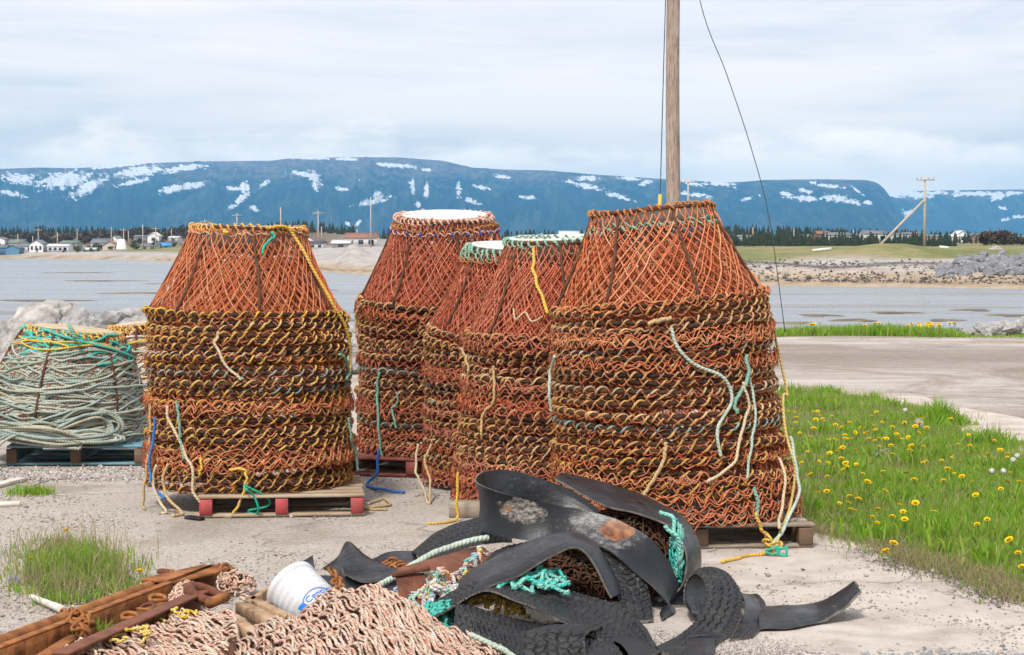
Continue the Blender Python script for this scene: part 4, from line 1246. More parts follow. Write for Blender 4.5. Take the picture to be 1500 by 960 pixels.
def cord_net(name, poly, mat, r, label, nx, ny, seed, jit=0.012, bulge=0.03, cat='fishing net', knots=True):
    """a scrap of knotted net laid over the quad poly (4 photo points), meshes as crossing cords with knots"""
    rn = np.random.default_rng(seed)
    q = [np.array(P(*p)) for p in poly]

    def at(u, v):
        p = q[0] * (1 - u) * (1 - v) + q[1] * u * (1 - v) + q[2] * u * v + q[3] * (1 - u) * v
        return p + np.array([0, -0.6, 0.8]) * bulge * math.sin(PI * u) * math.sin(PI * v)
    pts = np.array([[at(i / nx, j / ny) + rn.normal(0, jit, 3) for j in range(ny + 1)] for i in range(nx + 1)])
    mb = MB()
    for i in range(nx + 1):
        for j in range(ny + 1):
            for di, dj in ((1, 1), (1, -1)):
                a, b = i + di, j + dj
                if 0 <= a <= nx and 0 <= b <= ny and (i + j) % 2 == 0 or (0 <= a <= nx and 0 <= b <= ny and di == 1 and (i + j) % 2 == 0):
                    mid = (pts[i, j] + pts[a, b]) / 2 + rn.normal(0, jit * 0.7, 3)
                    mb.tubes(catmull([pts[i, j], mid, pts[a, b]], 8), r, 6)
                if 0 <= i - di <= nx and 0 <= j + dj <= ny and (i + j) % 2 == 0:
                    a, b = i - di, j + dj
                    mid = (pts[i, j] + pts[a, b]) / 2 + rn.normal(0, jit * 0.7, 3)
                    mb.tubes(catmull([pts[i, j], mid, pts[a, b]], 8), r, 6)
            if knots and (i + j) % 2 == 0:
                c = pts[i, j]
                n = 14
                aa = np.linspace(0, 4 * PI, n)
                k = np.stack([np.cos(aa) * r * 1.3, np.sin(aa) * r * 1.3, np.linspace(-1, 1, n) * r], -1)
                mb.tubes(k + c, r * 0.9, 5)
    o = mb.build(name, MAT[mat], None, True)
    return tag(o, label, cat)


cord_net('net_scrap', [(715, 862, 8.93), (830, 868, 8.9), (820, 835, 9.1), (742, 842, 9.1)], 'turq_net', 0.008, 'turquoise and yellow net scrap in the mouth of the arched strip', 12, 5, 5)
cord_net('net_scrap', [(585, 845, 9.1), (610, 925, 8.9), (672, 905, 8.9), (655, 835, 9.15)], 'mix_net', 0.0085, 'white, green and yellow knotted net hanging over the beam end', 10, 8, 6, jit=0.016)
cord_net('net_scrap', [(612, 925, 8.72), (668, 932, 8.68), (664, 885, 8.9), (630, 885, 8.9)], 'bale_teal', 0.0075, 'dark teal net scrap below the low treaded strip', 8, 7, 7)
cord_net('net_scrap', [(655, 856, 9.22), (664, 866, 9.2), (712, 812, 9.5), (704, 802, 9.5)], 'mix_net', 0.007, 'chain of white and green net knots along the steel beam', 2, 10, 8, jit=0.006)
cord_net('net_scrap', [(690, 878, 8.9), (775, 905, 8.8), (765, 888, 8.95), (700, 866, 9.0)], 'yellow_twine', 0.0065, 'yellow net scrap under the low treaded strip', 12, 3, 9)
rope('turquoise_rope', [(968, 752, 9.72), (982, 765, 9.70), (990, 785, 9.68), (996, 805, 9.68), (999, 825, 9.68), (993, 845, 9.68), (996, 830, 9.66), (986, 790, 9.66), (975, 768, 9.68)], 'turq_net', 0.012, 'turquoise rope bunched along the inside of the right tyre arch', w=0.03, n=110)
tangle('net_scrap', P(992, 815, 9.72), (0.035, 0.06, 0.16), 60, 'turq_net', 0.006, 'turquoise netting stuck inside the right tyre arch', 33, half=False)
rope('green_rope', [(545, 863, 9.35), (575, 848, 9.45), (600, 832, 9.5), (640, 808, 9.6), (685, 794, 9.7), (716, 788, 9.75)], 'rope_paleteal', 0.018, 'thick pale green rope lying on top of the steel beam', w=0.004)
rope('green_rope', [(690, 930, 8.4), (715, 942, 8.36), (742, 955, 8.3), (770, 975, 8.2)], 'rope_paleteal', 0.014, 'pale teal rope along the right edge of the pink net', w=0.004)
rope('yellow_rope', [(585, 890, 8.8), (605, 910, 8.7), (612, 918, 8.65)], 'rope_yellow', 0.012, 'yellow rope end between the pink net and the beam', w=0.004)

# ------------------------------------------------------------------ steel
# I-beam under the tyre strips
root = empty('steel_beam', (0, 0, 0), label='brown steel beam with a flanged end among the net scraps', cat='steel beam')
a, b = P(600, 868, 9.25), P(722, 800, 9.75)
a.z, b.z = 0.17, 0.20
mb = MB(); mb.bar(a, b, 0.17, 0.016, up=(0.1, -0.6, 0.8))
mb.build('top_flange', MAT['rust_brown'], root)
mb = MB(); mb.bar(a + Vector((0, 0, -0.08)), b + Vector((0, 0, -0.08)), 0.016, 0.14)
mb.build('web', MAT['rust_brown'], root)
mb = MB(); mb.bar(a + Vector((0, 0, -0.155)), b + Vector((0, 0, -0.155)), 0.16, 0.016)
mb.build('bottom_flange', MAT['rust_brown'], root)
root = empty('steel_post', (0, 0, 0), label='short square steel post leaning at the beam end, beside knotted net', cat='steel post')
p0, p1 = P(615, 912, 8.9), P(600, 842, 9.05)
mb = MB(); mb.bar(p0, p1, 0.13, 0.012, up=(0.2, -1, 0.1))
mb.build('face_plate', MAT['rust_dark'], root)
mb = MB(); mb.bar(p1 + Vector((-0.08, -0.01, 0.0)), p1 + Vector((0.09, 0.01, 0.03)), 0.05, 0.02)
mb.build('end_flange', MAT['rust_dark'], root)
mb = MB(); mb.bar(P(590, 890, 9.0), P(640, 866, 9.1), 0.03, 0.03)
tag(mb.build('rusty_bar', MAT['rust'], None), 'rusty bar stub below the beam end', 'steel bar')


def pipe(name, pts, r, mat, label, hollow=True, cat='steel bar', parent=None, group=None):
    mb = MB()
    c = catmull(pts, 30)
    mb.tubes(c, r, 12)
    o = mb.build(name, MAT[mat], parent, False)
    e = o.modifiers.new('edges', 'EDGE_SPLIT'); e.split_angle = 0.9
    o.data.polygons.foreach_set('use_smooth', np.ones(len(o.data.polygons), bool))
    return tag(o, label, cat, group) if label else o


GB = 'rusty steel bars in the left foreground'
root = empty('gate_frame', (0, 0, 0), label='rusty steel frame of two long bars joined by an end plate', cat='steel frame', group=GB)
pipe('round_bar', [G(-40, 958, 0.07), G(110, 902, 0.07), G(262, 846, 0.07)], 0.034, 'rust', None, parent=root)
pa, pb = G(-40, 982, 0.06), G(318, 842, 0.06)
mb = MB(); mb.bar(pa, pb, 0.012, 0.085, bev=0.002)
mb.build('angle_web', MAT['rust'], root)
mb = MB(); mb.bar(pa + Vector((-0.007, 0.014, 0.047)), pb + Vector((-0.007, 0.014, 0.047)), 0.040, 0.010, bev=0.002)
mb.build('angle_flange', MAT['rust'], root)
mb = MB()
pa, pb = G(230, 852, 0.105), G(322, 831, 0.105)
mb.bar(pa, pb, 0.20, 0.014)
mb.build('end_plate', MAT['rust'], root)
mb = MB(); mb.bar(G(285, 862, 0.04), G(322, 840, 0.04), 0.012, 0.1)
mb.build('side_plate', MAT['rust_dark'], root)
root = empty('flat_channel', (0, 0, 0), label='broad brown steel channel edged by pink net lumps', cat='steel channel', group=GB)
a, b = G(85, 978, 0.08), G(292, 884, 0.08)
mb = MB(); mb.bar(a, b, 0.014, 0.13, bev=0.003)
mb.build('web', MAT['rust_brown'], root)
mb = MB(); mb.bar(a + Vector((0.02, -0.045, 0.062)), b + Vector((0.02, -0.045, 0.062)), 0.07, 0.012, bev=0.003)
mb.build('flange', MAT['rust_brown'], root)
for (p0, p1, w_, z_, lab) in (((0, 965), (150, 915), 0.04, 0.03, 'thin rusty bar in front of the long steel frame'), ((190, 905), (288, 868), 0.05, 0.03, 'rusty bar with eye lugs beside the broad channel'),
                              ((230, 895), (300, 866), 0.035, 0.05, 'short rusty bar under the purple-brown shackle'), ((30, 985), (110, 935), 0.06, 0.05, 'short rusty flat bar near the chain heap')):
    mb = MB(); mb.bar(G(*p0, z_), G(*p1, z_), w_, 0.03)
    tag(mb.build('rusty_bar', MAT['rust'], None), lab, 'steel bar', GB)


def shackle(c, size, rz, tilt, mat, label, group=None, r=0.2):
    root = empty('shackle', c, (tilt, 0, rz), label, 'shackle', group)
    mb = MB()
    t = np.linspace(-0.5, PI + 0.5, 20)
    mb.tubes(np.stack([np.cos(t) * size, np.sin(t) * size * 1.2, 0 * t], -1), size * r * (1 + .25 * np.sin(t)), 8)
    mb.build('bow', MAT[mat], root, True)
    mb = MB()
    mb.tubes(np.array([(-size * 1.25, -size * 0.65, 0), (0, -size * 0.65, 0), (size * 1.25, -size * 0.65, 0)]), size * r * 1.05, 8)
    mb.build('pin', MAT['rust'], root, True)
    return root


shackle(G(305, 873, 0.13), 0.075, 1.3, 0.35, 'rust_dark', 'big purple-brown shackle lying on the steel bars', r=0.3)
shackle(G(231, 877, 0.10), 0.035, 0.3, 0.2, 'rust', 'small pale rusty shackle on the square bar', r=0.25)
shackle(G(190, 903, 0.09), 0.033, 0.3, 0.2, 'rust', 'small rusty shackle left of the pale one on the square bar', r=0.25)
shackle(G(215, 890, 0.08), 0.03, -0.4, 0.3, 'rust_dark', 'small dark shackle between two rusty ones', r=0.25)
shackle(G(332, 836, 0.11), 0.030, 0.6, 0.9, 'rust', 'small shackle at the far end of the end plate', r=0.25)
shackle(G(245, 838, 0.11), 0.032, 1.6, 0.1, 'rust_dark', 'small rusty shackle behind the round bar', r=0.3)


def chain(name, pts, size, label, mat='rust', heap=0.0):
    """links laid along a path, every other one turned on its side"""
    root = empty(name, pts[0], label=label, cat='chain')
    o0 = Vector(pts[0])
    L = sum((Vector(pts[i + 1]) - Vector(pts[i])).length for i in range(len(pts) - 1))
    n = max(3, int(L / (size * 1.5)))
    c = catmull(pts, n + 1)
    t = np.linspace(0, 2 * PI, 14, endpoint=False)
    mb = MB()
    base = np.stack([np.cos(t) * size * (1 + 0), np.sin(t) * size * 0.62, 0 * t], -1)
    mb2 = MB(); mb2.tubes(base, size * 0.2, 6, closed=True)
    me = mb2.mesh('link')
    me.materials.append(MAT[mat])
    for i in range(n):
        d = Vector(c[i + 1] - c[i])
        q = d.to_track_quat('X', 'Z').to_matrix() @ Matrix.Rotation((PI / 2 if i % 2 else 0) + random.gauss(0, 0.35), 3, 'X')
        o = link_data('link', me, root)
        o.location = Vector((c[i] + c[i + 1]) / 2) - o0
        o.rotation_euler = q.to_euler()
    return root


chain('chain', [G(86, 905, 0.05), G(100, 897, 0.10), G(112, 905, 0.12), G(124, 915, 0.13), G(134, 930, 0.08), G(120, 925, 0.11), G(106, 910, 0.12), G(118, 900, 0.14), G(130, 912, 0.14), G(140, 925, 0.06)], 0.036, 'heap of rusty chain wrapped over the long steel bars')
chain('chain', [P(563, 826, 10.0), P(575, 822, 10.0), P(588, 826, 9.95), P(576, 830, 9.9), P(592, 832, 9.9), P(603, 826, 9.95), P(584, 835, 9.85), P(570, 833, 9.9)], 0.03, 'small heap of rusty chain on the black tyre scraps')
chain('chain', [P(486, 836, 9.65), P(492, 848, 9.55), P(496, 860, 9.4), P(500, 870, 9.3)], 0.04, 'rusty chain links hanging before the pointed tyre sheet')
for (p0, p1, w_, lab) in (((335, 905), (362, 925), 0.075, 'sawn wood block nearest the flat steel channel'), ((360, 893), (402, 915), 0.085, 'middle sawn wood block beside the bucket'), ((372, 884), (420, 908), 0.06, 'wood block closest to the white bucket'),
                      ((365, 888), (392, 868), 0.04, 'split brown wood piece tilted up by the bucket')):
    mb = MB()
    a, b = G(*p0, 0.07), G(*p1, 0.07)
    mb.bar(a + (a - b) * 0.15, b + (b - a) * 0.25, w_ * 0.7, 0.05, bev=0.003)
    tag(mb.build('wood_block', MAT['tan_block'], None), lab, 'wood block', 'wood blocks beside the white bucket')
mb = MB()
mb.tubes(catmull([G(45, 874, 0.02), G(65, 882, 0.025), G(92, 893, 0.03)], 12), np.linspace(0.012, 0.02, 12), 8)
tag(mb.build('stick', MAT['drift'], None, True), 'bleached stick before the grass tuft', 'stick')
mb = MB()
mb.lathe([(0.001, 0.02), (0.10, 0.02), (0.16, 0.012), (0.165, 0.004), (0.155, 0.0)], 30)
tag(mb.build('plastic_disc', MAT['funnel'], None, True, G(88, 962, 0.0)), 'round white plastic disc lying under the rusty bars', 'plastic disc')

# white bucket lying on its side
root = empty('bucket', (0, 0, 0), label='white plastic bucket on its side with a blue oval logo', cat='bucket')
ax = Vector((-0.60, 0.52, 0.46)).normalized()          # axis, bottom -> mouth
cb = Vector(P(424, 856, 9.12))
zx = ax
xx = Vector((0, 0, 1)).cross(zx).normalized()
yy = zx.cross(xx)
MB_ = Matrix((xx, yy, zx)).transposed()
rb_, H_ = 0.118, 0.27
prof = [(0.001, 0.0), (rb_ - 0.02, 0.0), (rb_ - 0.006, 0.006), (rb_, 0.02)]
for k in range(4):
    z0 = H_ - 0.165 + k * 0.035
    prof += [(rb_ + 0.0005 * k, z0 - 0.010), (rb_ + 0.005, z0 - 0.004), (rb_ + 0.005, z0 + 0.004), (rb_ + 0.001, z0 + 0.010)]
prof += [(rb_ + 0.004, H_ - 0.03), (rb_ + 0.010, H_ - 0.026), (rb_ + 0.010, H_ - 0.014), (rb_ + 0.006, H_ - 0.010), (rb_ + 0.008, H_), (rb_ + 0.003, H_), (rb_ - 0.003, 0.02), (0.001, 0.012)]
base_c = cb - ax * H_
mb = MB(); mb.lathe(prof, 56, base_c, MB_)
o = mb.build('bucket_body', noisy_mat('bucket_plastic', [(0.42, 0.43, 0.45), (0.52, 0.53, 0.55), (0.56, 0.57, 0.58)], 7, 0.5, 30, 0.1, 0.003, spec=0.4), root, True)
e = o.modifiers.new('edges', 'EDGE_SPLIT'); e.split_angle = 1.1


def on_bucket(u, v, lift=0.0012):
    """u along the girth (m), v along the axis (m from the base)"""
    ang = u / rb_ + BUCK_A
    r = rb_ + 0.002 + lift
    return base_c + MB_ @ Vector((r * math.cos(ang), r * math.sin(ang), v))


cam_dir = (Vector((0, 0, CAM_H)) - base_c).normalized()
loc_dir = MB_.transposed() @ cam_dir
BUCK_A = math.atan2(loc_dir.y, loc_dir.x) + 0.40
VC = 0.065
logo_m, t = new_mat('blue_print')
finish(t, (0.01, 0.16, 0.55), 0.5)
mb = MB()
n = 40
a = np.linspace(0, 2 * PI, n + 1)
ring = np.array([[on_bucket(k * 0.066 * math.cos(x), VC + k * 0.034 * math.sin(x)) for k in (1.0, 0.90)] for x in a])
mb.grid(ring)
for s in (-1, 1):
    bar_ = np.array([[on_bucket(s * (0.066 + 0.03 * i / 5), VC + j * 0.013, 0.0012) for j in (-1, 1)] for i in range(6)])
    mb.grid(bar_)
mb.build('logo_oval', logo_m, root)
fc = bpy.data.curves.new('logo_text', 'FONT')
fc.body = 'Centi'
fc.size = 0.044
fc.align_x = 'CENTER'
fc.align_y = 'CENTER'
to = bpy.data.objects.new('logo_text_curve', fc)
COL.objects.link(to)
bpy.context.view_layer.update()
tm = bpy.data.meshes.new_from_object(to.evaluated_get(bpy.context.evaluated_depsgraph_get()))
bpy.data.objects.remove(to)
for v in tm.vertices:
    q = on_bucket(v.co.x, VC + v.co.y, 0.0016)
    v.co = q
tm.materials.clear()
tm.materials.append(logo_m)
to = bpy.data.objects.new('logo_text', tm)
COL.objects.link(to)
to.parent = root

# ------------------------------------------------------------------ pink net in the foreground


def net_mound(name, outline_h, x0, x1, y0, y1, cols, label, seed, mat='pink_net', r=0.0062, step=0.030, dirn=(0.35, -1.0), amp=0.009, per=0.15):
    """hung net of twisted twine draped over a heap; outline_h(x, y) is the heap height"""
    rn = np.random.default_rng(seed)
    mb = MB()
    d = np.array(dirn) / np.hypot(*dirn)
    e = np.array([-d[1], d[0]])
    cx, cy = (x0 + x1) / 2, (y0 + y1) / 2
    L = math.hypot(x1 - x0, y1 - y0) / 2
    K = 150
    s = np.linspace(-L, L, K)
    ds = s[1] - s[0]
    nl = int(2 * L / step)
    for layer in range(2):
        for i in range(nl):
            off = (i - nl / 2) * step + rn.normal(0, step * 0.22) + layer * step / 2
            w = off + amp * np.sin(s * 2 * PI / per + (i % 2) * PI + rn.normal(0, 0.4)) + wob(K, 0.012, k=4)
            X = cx + d[0] * s + e[0] * w
            Y = cy + d[1] * s + e[1] * w
            h = outline_h(X, Y)
            lum = 0.004 * np.sin(s * 2 * PI / per + (i % 2) * PI + 1.2) + 0.006 * np.sin(s * 23 + i * 1.7)
            Z = h - layer * 0.014 + np.where(h > 0.0, lum, 0)
            ok = h > 0.012
            # cut into runs
            idx = np.flatnonzero(ok)
            if len(idx) < 6:
                continue
            for run in np.split(idx, np.flatnonzero(np.diff(idx) > 1) + 1):
                if len(run) < 6:
                    continue
                # each mesh bar is its own twisted twine, so colour changes bar by bar
                j = run[0]
                while j < run[-1] - 4:
                    ln = min(int(0.5 * per / ds) + rn.integers(0, 3), run[-1] - j)
                    seg = np.stack([X[j:j + ln + 1], Y[j:j + ln + 1], np.maximum(Z[j:j + ln + 1], 0.008)], -1)
                    if len(seg) >= 3:
                        rr = r * (0.75 + 0.35 * np.sin(np.linspace(0.3, PI - 0.3, len(seg)))) * rn.uniform(0.85, 1.2)
                        mb.tubes(seg, rr, 6)
                    j += ln
    # body of the heap: dark brown sheet, its colour giving the gaps their shade
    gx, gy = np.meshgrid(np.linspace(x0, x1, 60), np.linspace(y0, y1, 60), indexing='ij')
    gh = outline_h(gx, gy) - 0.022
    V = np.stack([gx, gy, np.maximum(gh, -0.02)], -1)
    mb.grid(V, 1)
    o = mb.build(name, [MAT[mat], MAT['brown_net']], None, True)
    return tag(o, label, 'fishing net')


# ridge of the big mound follows the photograph's outline
def mound_big(X, Y):
    # crest heights along x at distance ~8.55
    px_ = 750 + 3000 * X / 8.5
    xs = np.array([150, 250, 330, 400, 450, 490, 540, 560, 590, 630, 680, 730, 770, 800])
    top = np.array([975, 960, 935, 912, 888, 868, 860, 864, 884, 908, 926, 944, 965, 985])
    t = np.interp(px_, xs, top)
    crest = 1.7 - (t - 355) * 8.55 / 3000
    y0 = 8.62 - 0.0 * X
    f = np.where(Y > y0, np.exp(-((Y - y0) / 0.16) ** 2), 1 - 0.22 * np.clip((y0 - Y) / 0.8, 0, 2) ** 1.3)
    n = 0.016 * np.sin(X * 19 + Y * 7) + 0.011 * np.sin(X * 31 - Y * 13) + 0.012 * np.abs(np.sin(X * 9 + Y * 3))
    return crest * f + n - 0.02


def mound_left(X, Y):
    px_ = 750 + 3000 * X / 8.75
    xs = np.array([110, 160, 220, 270, 310, 345, 365])
    top = np.array([975, 950, 925, 900, 890, 900, 925])
    t = np.interp(px_, xs, top)
    # the heap ends just in front of the steel channel
    yc = 5100 / (t + 38 - 355)
    base = np.where(Y > yc - 0.10, 0.115 * np.exp(-((Y - yc + 0.10) / 0.10) ** 2), 0.085 + 0.03 * np.exp(-((Y - yc + 0.10) / 0.25) ** 2))
    base = base * (Y > 7.9)
    n = 0.012 * np.sin(X * 23 + Y * 9) + 0.01 * np.sin(X * 37 - Y * 17)
    return np.where((px_ > 105) & (px_ < 366), base + n, 0)


net_mound('pink_net', mound_big, -1.65, 0.12, 7.6, 9.0, 0, 'largest heap of faded pink twisted net along the bottom edge', 21, step=0.0180, r=0.0058, dirn=(0.30, -1.0), amp=0.0065, per=0.20)
net_mound('pink_net', mound_left, -1.95, -0.92, 7.7, 9.6, 0, 'smaller pink net heap with yellow twine beside the steel channel', 22, step=0.0185, r=0.0056, dirn=(0.60, -0.80), amp=0.007, per=0.18)
for i, (x, y) in enumerate([(262, 880), (240, 912), (232, 930), (205, 918), (175, 938), (268, 858), (340, 850), (282, 893), (200, 940), (165, 950)]):
    pass
tangle('yellow_twine', G(258, 905, 0.10), (0.10, 0.14, 0.05), 9, 'yellow_twine', 0.007, 'yellow twine knotted through the smaller pink net', 51, half=True, K=20)
tangle('yellow_twine', G(200, 935, 0.12), (0.10, 0.10, 0.04), 7, 'yellow_twine', 0.007, 'yellow twine at the lower left of the smaller pink net', 52, half=True, K=20)
tangle('pink_tuft', G(272, 880, 0.05), (0.07, 0.12, 0.08), 60, 'pink_net', 0.007, 'frayed pink net tuft at the far end of the steel channel', 53, half=True, K=20)
tangle('pink_tuft', G(345, 862, 0.03), (0.10, 0.10, 0.08), 50, 'pink_net', 0.006, 'frayed pink tuft behind the wood blocks', 54, half=True, K=20)

# ------------------------------------------------------------------ ground and land
def in_poly(x, y, poly):
    n = len(poly)
    ins = np.zeros(len(x), bool)
    j = n - 1
    for i in range(n):
        xi, yi = poly[i]
        xj, yj = poly[j]
        c = ((yi > y) != (yj > y)) & (x < (xj - xi) * (y - yi) / (yj - yi + 1e-12) + xi)
        ins ^= c
        j = i
    return ins


edge = [G(*p) for p in ((1128, 575), (1150, 640), (1160, 730), (1172, 776), (1240, 790), (1300, 806), (1345, 826), (1400, 838), (1440, 850), (1475, 868), (1500, 880))]
far_e = [G(*p) for p in ((1500, 672), (1460, 650), (1420, 642), (1395, 612), (1340, 598), (1250, 580), (1180, 570))]
GPOLY = [(p.x, p.y) for p in edge] + [(4.9, 9.6), (6.2, 12.0), (5.2, 15.5)] + [(p.x, p.y) for p in far_e]


TP = [G(*p) for p in ((36, 850), (40, 812), (75, 790), (120, 795), (165, 815), (198, 850), (190, 868), (140, 885), (70, 885))]
WZ = -3.0
SH_PX = [-4000, -1500, 0, 150, 280, 430, 490, 540, 640, 750, 1090, 1500, 2500, 6000]
SH_D = [700, 660, 605, 560, 480, 345, 318, 300, 285, 268, 226, 208, 190, 170]


def fbm(X, Y, sc, oct_=4, seed=0.0):
    X, Y = np.broadcast_arrays(np.asarray(X, float), np.asarray(Y, float))
    out = np.array([mnoise.fractal(Vector((x * sc + seed, y * sc + seed * 1.7, seed)), 1.0, 2.1, oct_) for x, y in zip(X.ravel(), Y.ravel())])
    return out.reshape(X.shape)


def shore(X, Y):
    px_ = 750 + 3000 * X / np.maximum(Y, 1.0)
    return np.interp(px_, SH_PX, SH_D)


def land_z(X, Y):
    X, Y = np.asarray(X, float), np.asarray(Y, float)
    bank = 37.5 - 10.5 * smooth(2.0, -4.0, X)
    near = -0.5 * np.clip(Y - bank, 0, 9)
    s = Y - shore(X, Y)
    px_ = 750 + 3000 * X / np.maximum(Y, 1.0)
    left = smooth(640, 520, px_)
    far = -3.6 + (4.6 - 2.2 * left) * (1 - np.exp(-np.clip(s + 6, 0, None) / (24 - 12 * left))) - 0.5 * (s < -6)
    far = far + left * 1.9 * smooth(30, np.where(px_ > 400, 110, 150), s)
    far = far + smooth(120, 500, s) * (1.0 + 5.0 * smooth(620, 420, px_))
    far = far + 1.3 * np.exp(-(((px_ - 1300) / 75) ** 2 + ((Y - 258) / 9) ** 2)) * (s > 0)
    far = far + 2.3 * np.exp(-(((px_ - 516) / 20) ** 2 + ((Y - 335) / 9) ** 2)) + 0.7 * np.exp(-(((px_ - 560) / 60) ** 2 + ((Y - 335) / 9) ** 2))
    return np.where(Y < 80, near, np.maximum(far, -4.5))


Ys = np.concatenate([[-30, -10, 0, 3, 5, 6], np.linspace(6.5, 14, 76), np.linspace(14.3, 44, 70), np.linspace(46, 180, 20), np.linspace(184, 420, 110), np.linspace(425, 760, 90), np.linspace(780, 1500, 30), np.geomspace(1600, 9000, 14)])
Cs = np.concatenate([np.linspace(-0.62, -0.17, 40)[:-1], np.linspace(-0.17, 0.17, 240), np.linspace(0.17, 0.62, 40)[1:]])
YY, CC = np.meshgrid(Ys, Cs, indexing='ij')
XX = CC * (np.maximum(YY, 0) + 14)
ZZ = land_z(XX, YY)
PXX = 750 + 3000 * XX / np.maximum(YY, 1)
ZZ += np.where((YY > 6) & (YY < 40), 0.010 * fbm(XX, YY, 0.7, 3, 3.1), 0)
ZZ += np.where(YY > 170, 0.16 * fbm(XX, YY, 0.07, 4, 9.0), 0)
mb = MB()
mb.grid(np.stack([XX, YY, ZZ], -1), 0, None, flip=True)
SS = YY - shore(XX, YY)
# cover: 1 grass, 0 bare, along the far shore
cov = np.where(YY > 120, smooth(19, 29, SS + 7 * fbm(XX, YY, 0.05, 3, 4.0)) * np.where(PXX < 640, smooth(30, 75, SS) * (PXX < 425), 1.0), 0.0)
heath = np.where(YY > 120, smooth(90, 180, SS) * smooth(640, 440, PXX), 0.0)
weed = np.where(YY > 120, np.exp(-((SS - 15 + 3 * np.sin(PXX / 37.0)) / 1.7) ** 2) * smooth(1040, 1110, PXX) + 0.6 * np.exp(-((SS - 0.6) / 0.9) ** 2), 0.0)
turf_ = np.zeros(YY.shape)
for poly in (GPOLY, [(p.x, p.y) for p in TP]):
    turf_ = np.maximum(turf_, in_poly(XX.ravel(), YY.ravel(), poly).reshape(YY.shape) * 1.0)
turf_ = np.where((YY > 5) & (YY < 60), turf_, 0)
turf_ = np.maximum(turf_, np.where((YY > 36.0) & (YY < 60) & (XX > 3), 1.0, 0.0))
tan_ = np.where(YY > 120, smooth(13, 3, SS), 0.0)

m, t = new_mat('yard_and_shore_ground')
pos = t.pos()
att = lambda nm: t.n('ShaderNodeAttribute', attribute_name=nm).outputs['Fac']
sxyz = t.n('ShaderNodeSeparateXYZ', {0: pos})
n_big = t.noise(pos, 0.45, 5.0, 0.6, 0.4)
n_mid = t.noise(pos, 3.0, 6.0, 0.65, 0.3)
n_grit = t.noise(pos, 42.0, 7.0, 0.85)
n_sand = t.n('ShaderNodeTexVoronoi', {'Vector': pos, 'Scale': 60.0, 'Randomness': 1.0}).outputs['Color']
slab = t.ramp(n_mid, [(0.30, (0.36, 0.305, 0.26)), (0.5, (0.49, 0.43, 0.38)), (0.68, (0.56, 0.505, 0.455))])
gravel = t.ramp(n_grit, [(0.30, (0.12, 0.10, 0.08)), (0.45, (0.31, 0.27, 0.23)), (0.55, (0.44, 0.395, 0.345)), (0.70, (0.58, 0.54, 0.49))])
sep_v = t.n('ShaderNodeSeparateColor', {0: n_sand}).outputs[0]
gravel = t.mix(t.math('MULTIPLY', t.ramp(sep_v, [(0.55, 0.0), (0.9, 1.0)]), 0.4), gravel, (0.55, 0.51, 0.47))
gmask = t.ramp(t.math('ADD', t.math('MULTIPLY', n_big, 0.8), t.math('MULTIPLY', t.math('SUBTRACT', 0.6, sxyz.outputs[0]), 0.13)), [(0.30, 0.0), (0.42, 0.9)])
base = t.mix(gmask, slab, gravel)
damp = t.ramp(t.noise(pos, 0.8, 4.0, 0.6, 0.6), [(0.53, 0.0), (0.66, 0.55)])
base = t.mix(damp, base, (0.20, 0.17, 0.13))
wear_n = t.noise(t.scalevec(pos, (0.5, 2.2, 1.0)), 1.6, 6.0, 0.7, 0.5)
base = t.mix(t.ramp(wear_n, [(0.56, 0.0), (0.74, 0.30)]), base, (0.40, 0.27, 0.20))
# slab cracks
vor = t.n('ShaderNodeTexVoronoi', {'Vector': t.n('ShaderNodeVectorMath', {0: pos, 1: t.n('ShaderNodeTexNoise', {'Vector': pos, 'Scale': 1.3, 'Detail': 4.0}).outputs['Color']}, operation='ADD').outputs[0], 'Scale': 0.33}, feature='DISTANCE_TO_EDGE').outputs['Distance']
crack = t.ramp(vor, [(0.0, 0.7), (0.006, 0.0)])
base = t.mix(crack, base, (0.16, 0.14, 0.115))
speck = t.ramp(t.noise(pos, 130.0, 3.0, 0.8), [(0.64, 0.0), (0.72, 0.5)])
base = t.mix(speck, base, (0.13, 0.115, 0.10))
# far land
nf1 = t.noise(pos, 0.06, 6.0, 0.65)
nf2 = t.noise(pos, 0.35, 6.0, 0.75)
beach = t.ramp(nf2, [(0.3, (0.22, 0.19, 0.165)), (0.5, (0.34, 0.31, 0.285)), (0.68, (0.44, 0.415, 0.39))])
beach = t.mix(att('tan'), beach, t.ramp(nf2, [(0.3, (0.24, 0.17, 0.10)), (0.6, (0.38, 0.30, 0.21))]))
fgrass = t.ramp(t.math('ADD', t.math('MULTIPLY', nf1, 0.6), t.math('MULTIPLY', nf2, 0.4)), [(0.36, (0.09, 0.115, 0.028)), (0.48, (0.15, 0.155, 0.05)), (0.55, (0.24, 0.205, 0.10)), (0.66, (0.16, 0.125, 0.065))])
far = t.mix(t.math('MULTIPLY', att('weed'), t.ramp(nf2, [(0.3, 0.3), (0.5, 1.0)])), beach, (0.045, 0.03, 0.024))
far = t.mix(att('cover'), far, fgrass)
far = t.mix(att('heath'), far, t.ramp(nf2, [(0.35, (0.09, 0.06, 0.035)), (0.6, (0.16, 0.11, 0.06)), (0.7, (0.10, 0.12, 0.04))]))
isfar = t.ramp(t.math('MULTIPLY', sxyz.outputs[1], 0.01), [(0.6, 0.0), (0.62, 1.0)])
turf = t.math('ADD', att('turf'), t.math('MULTIPLY', t.math('SUBTRACT', n_mid, 0.5), 0.9))
base = t.mix(t.ramp(turf, [(0.38, 0.0), (0.62, 1.0)]), base, t.ramp(n_grit, [(0.3, (0.05, 0.06, 0.02)), (0.6, (0.10, 0.11, 0.04)), (0.75, (0.18, 0.16, 0.09))]))
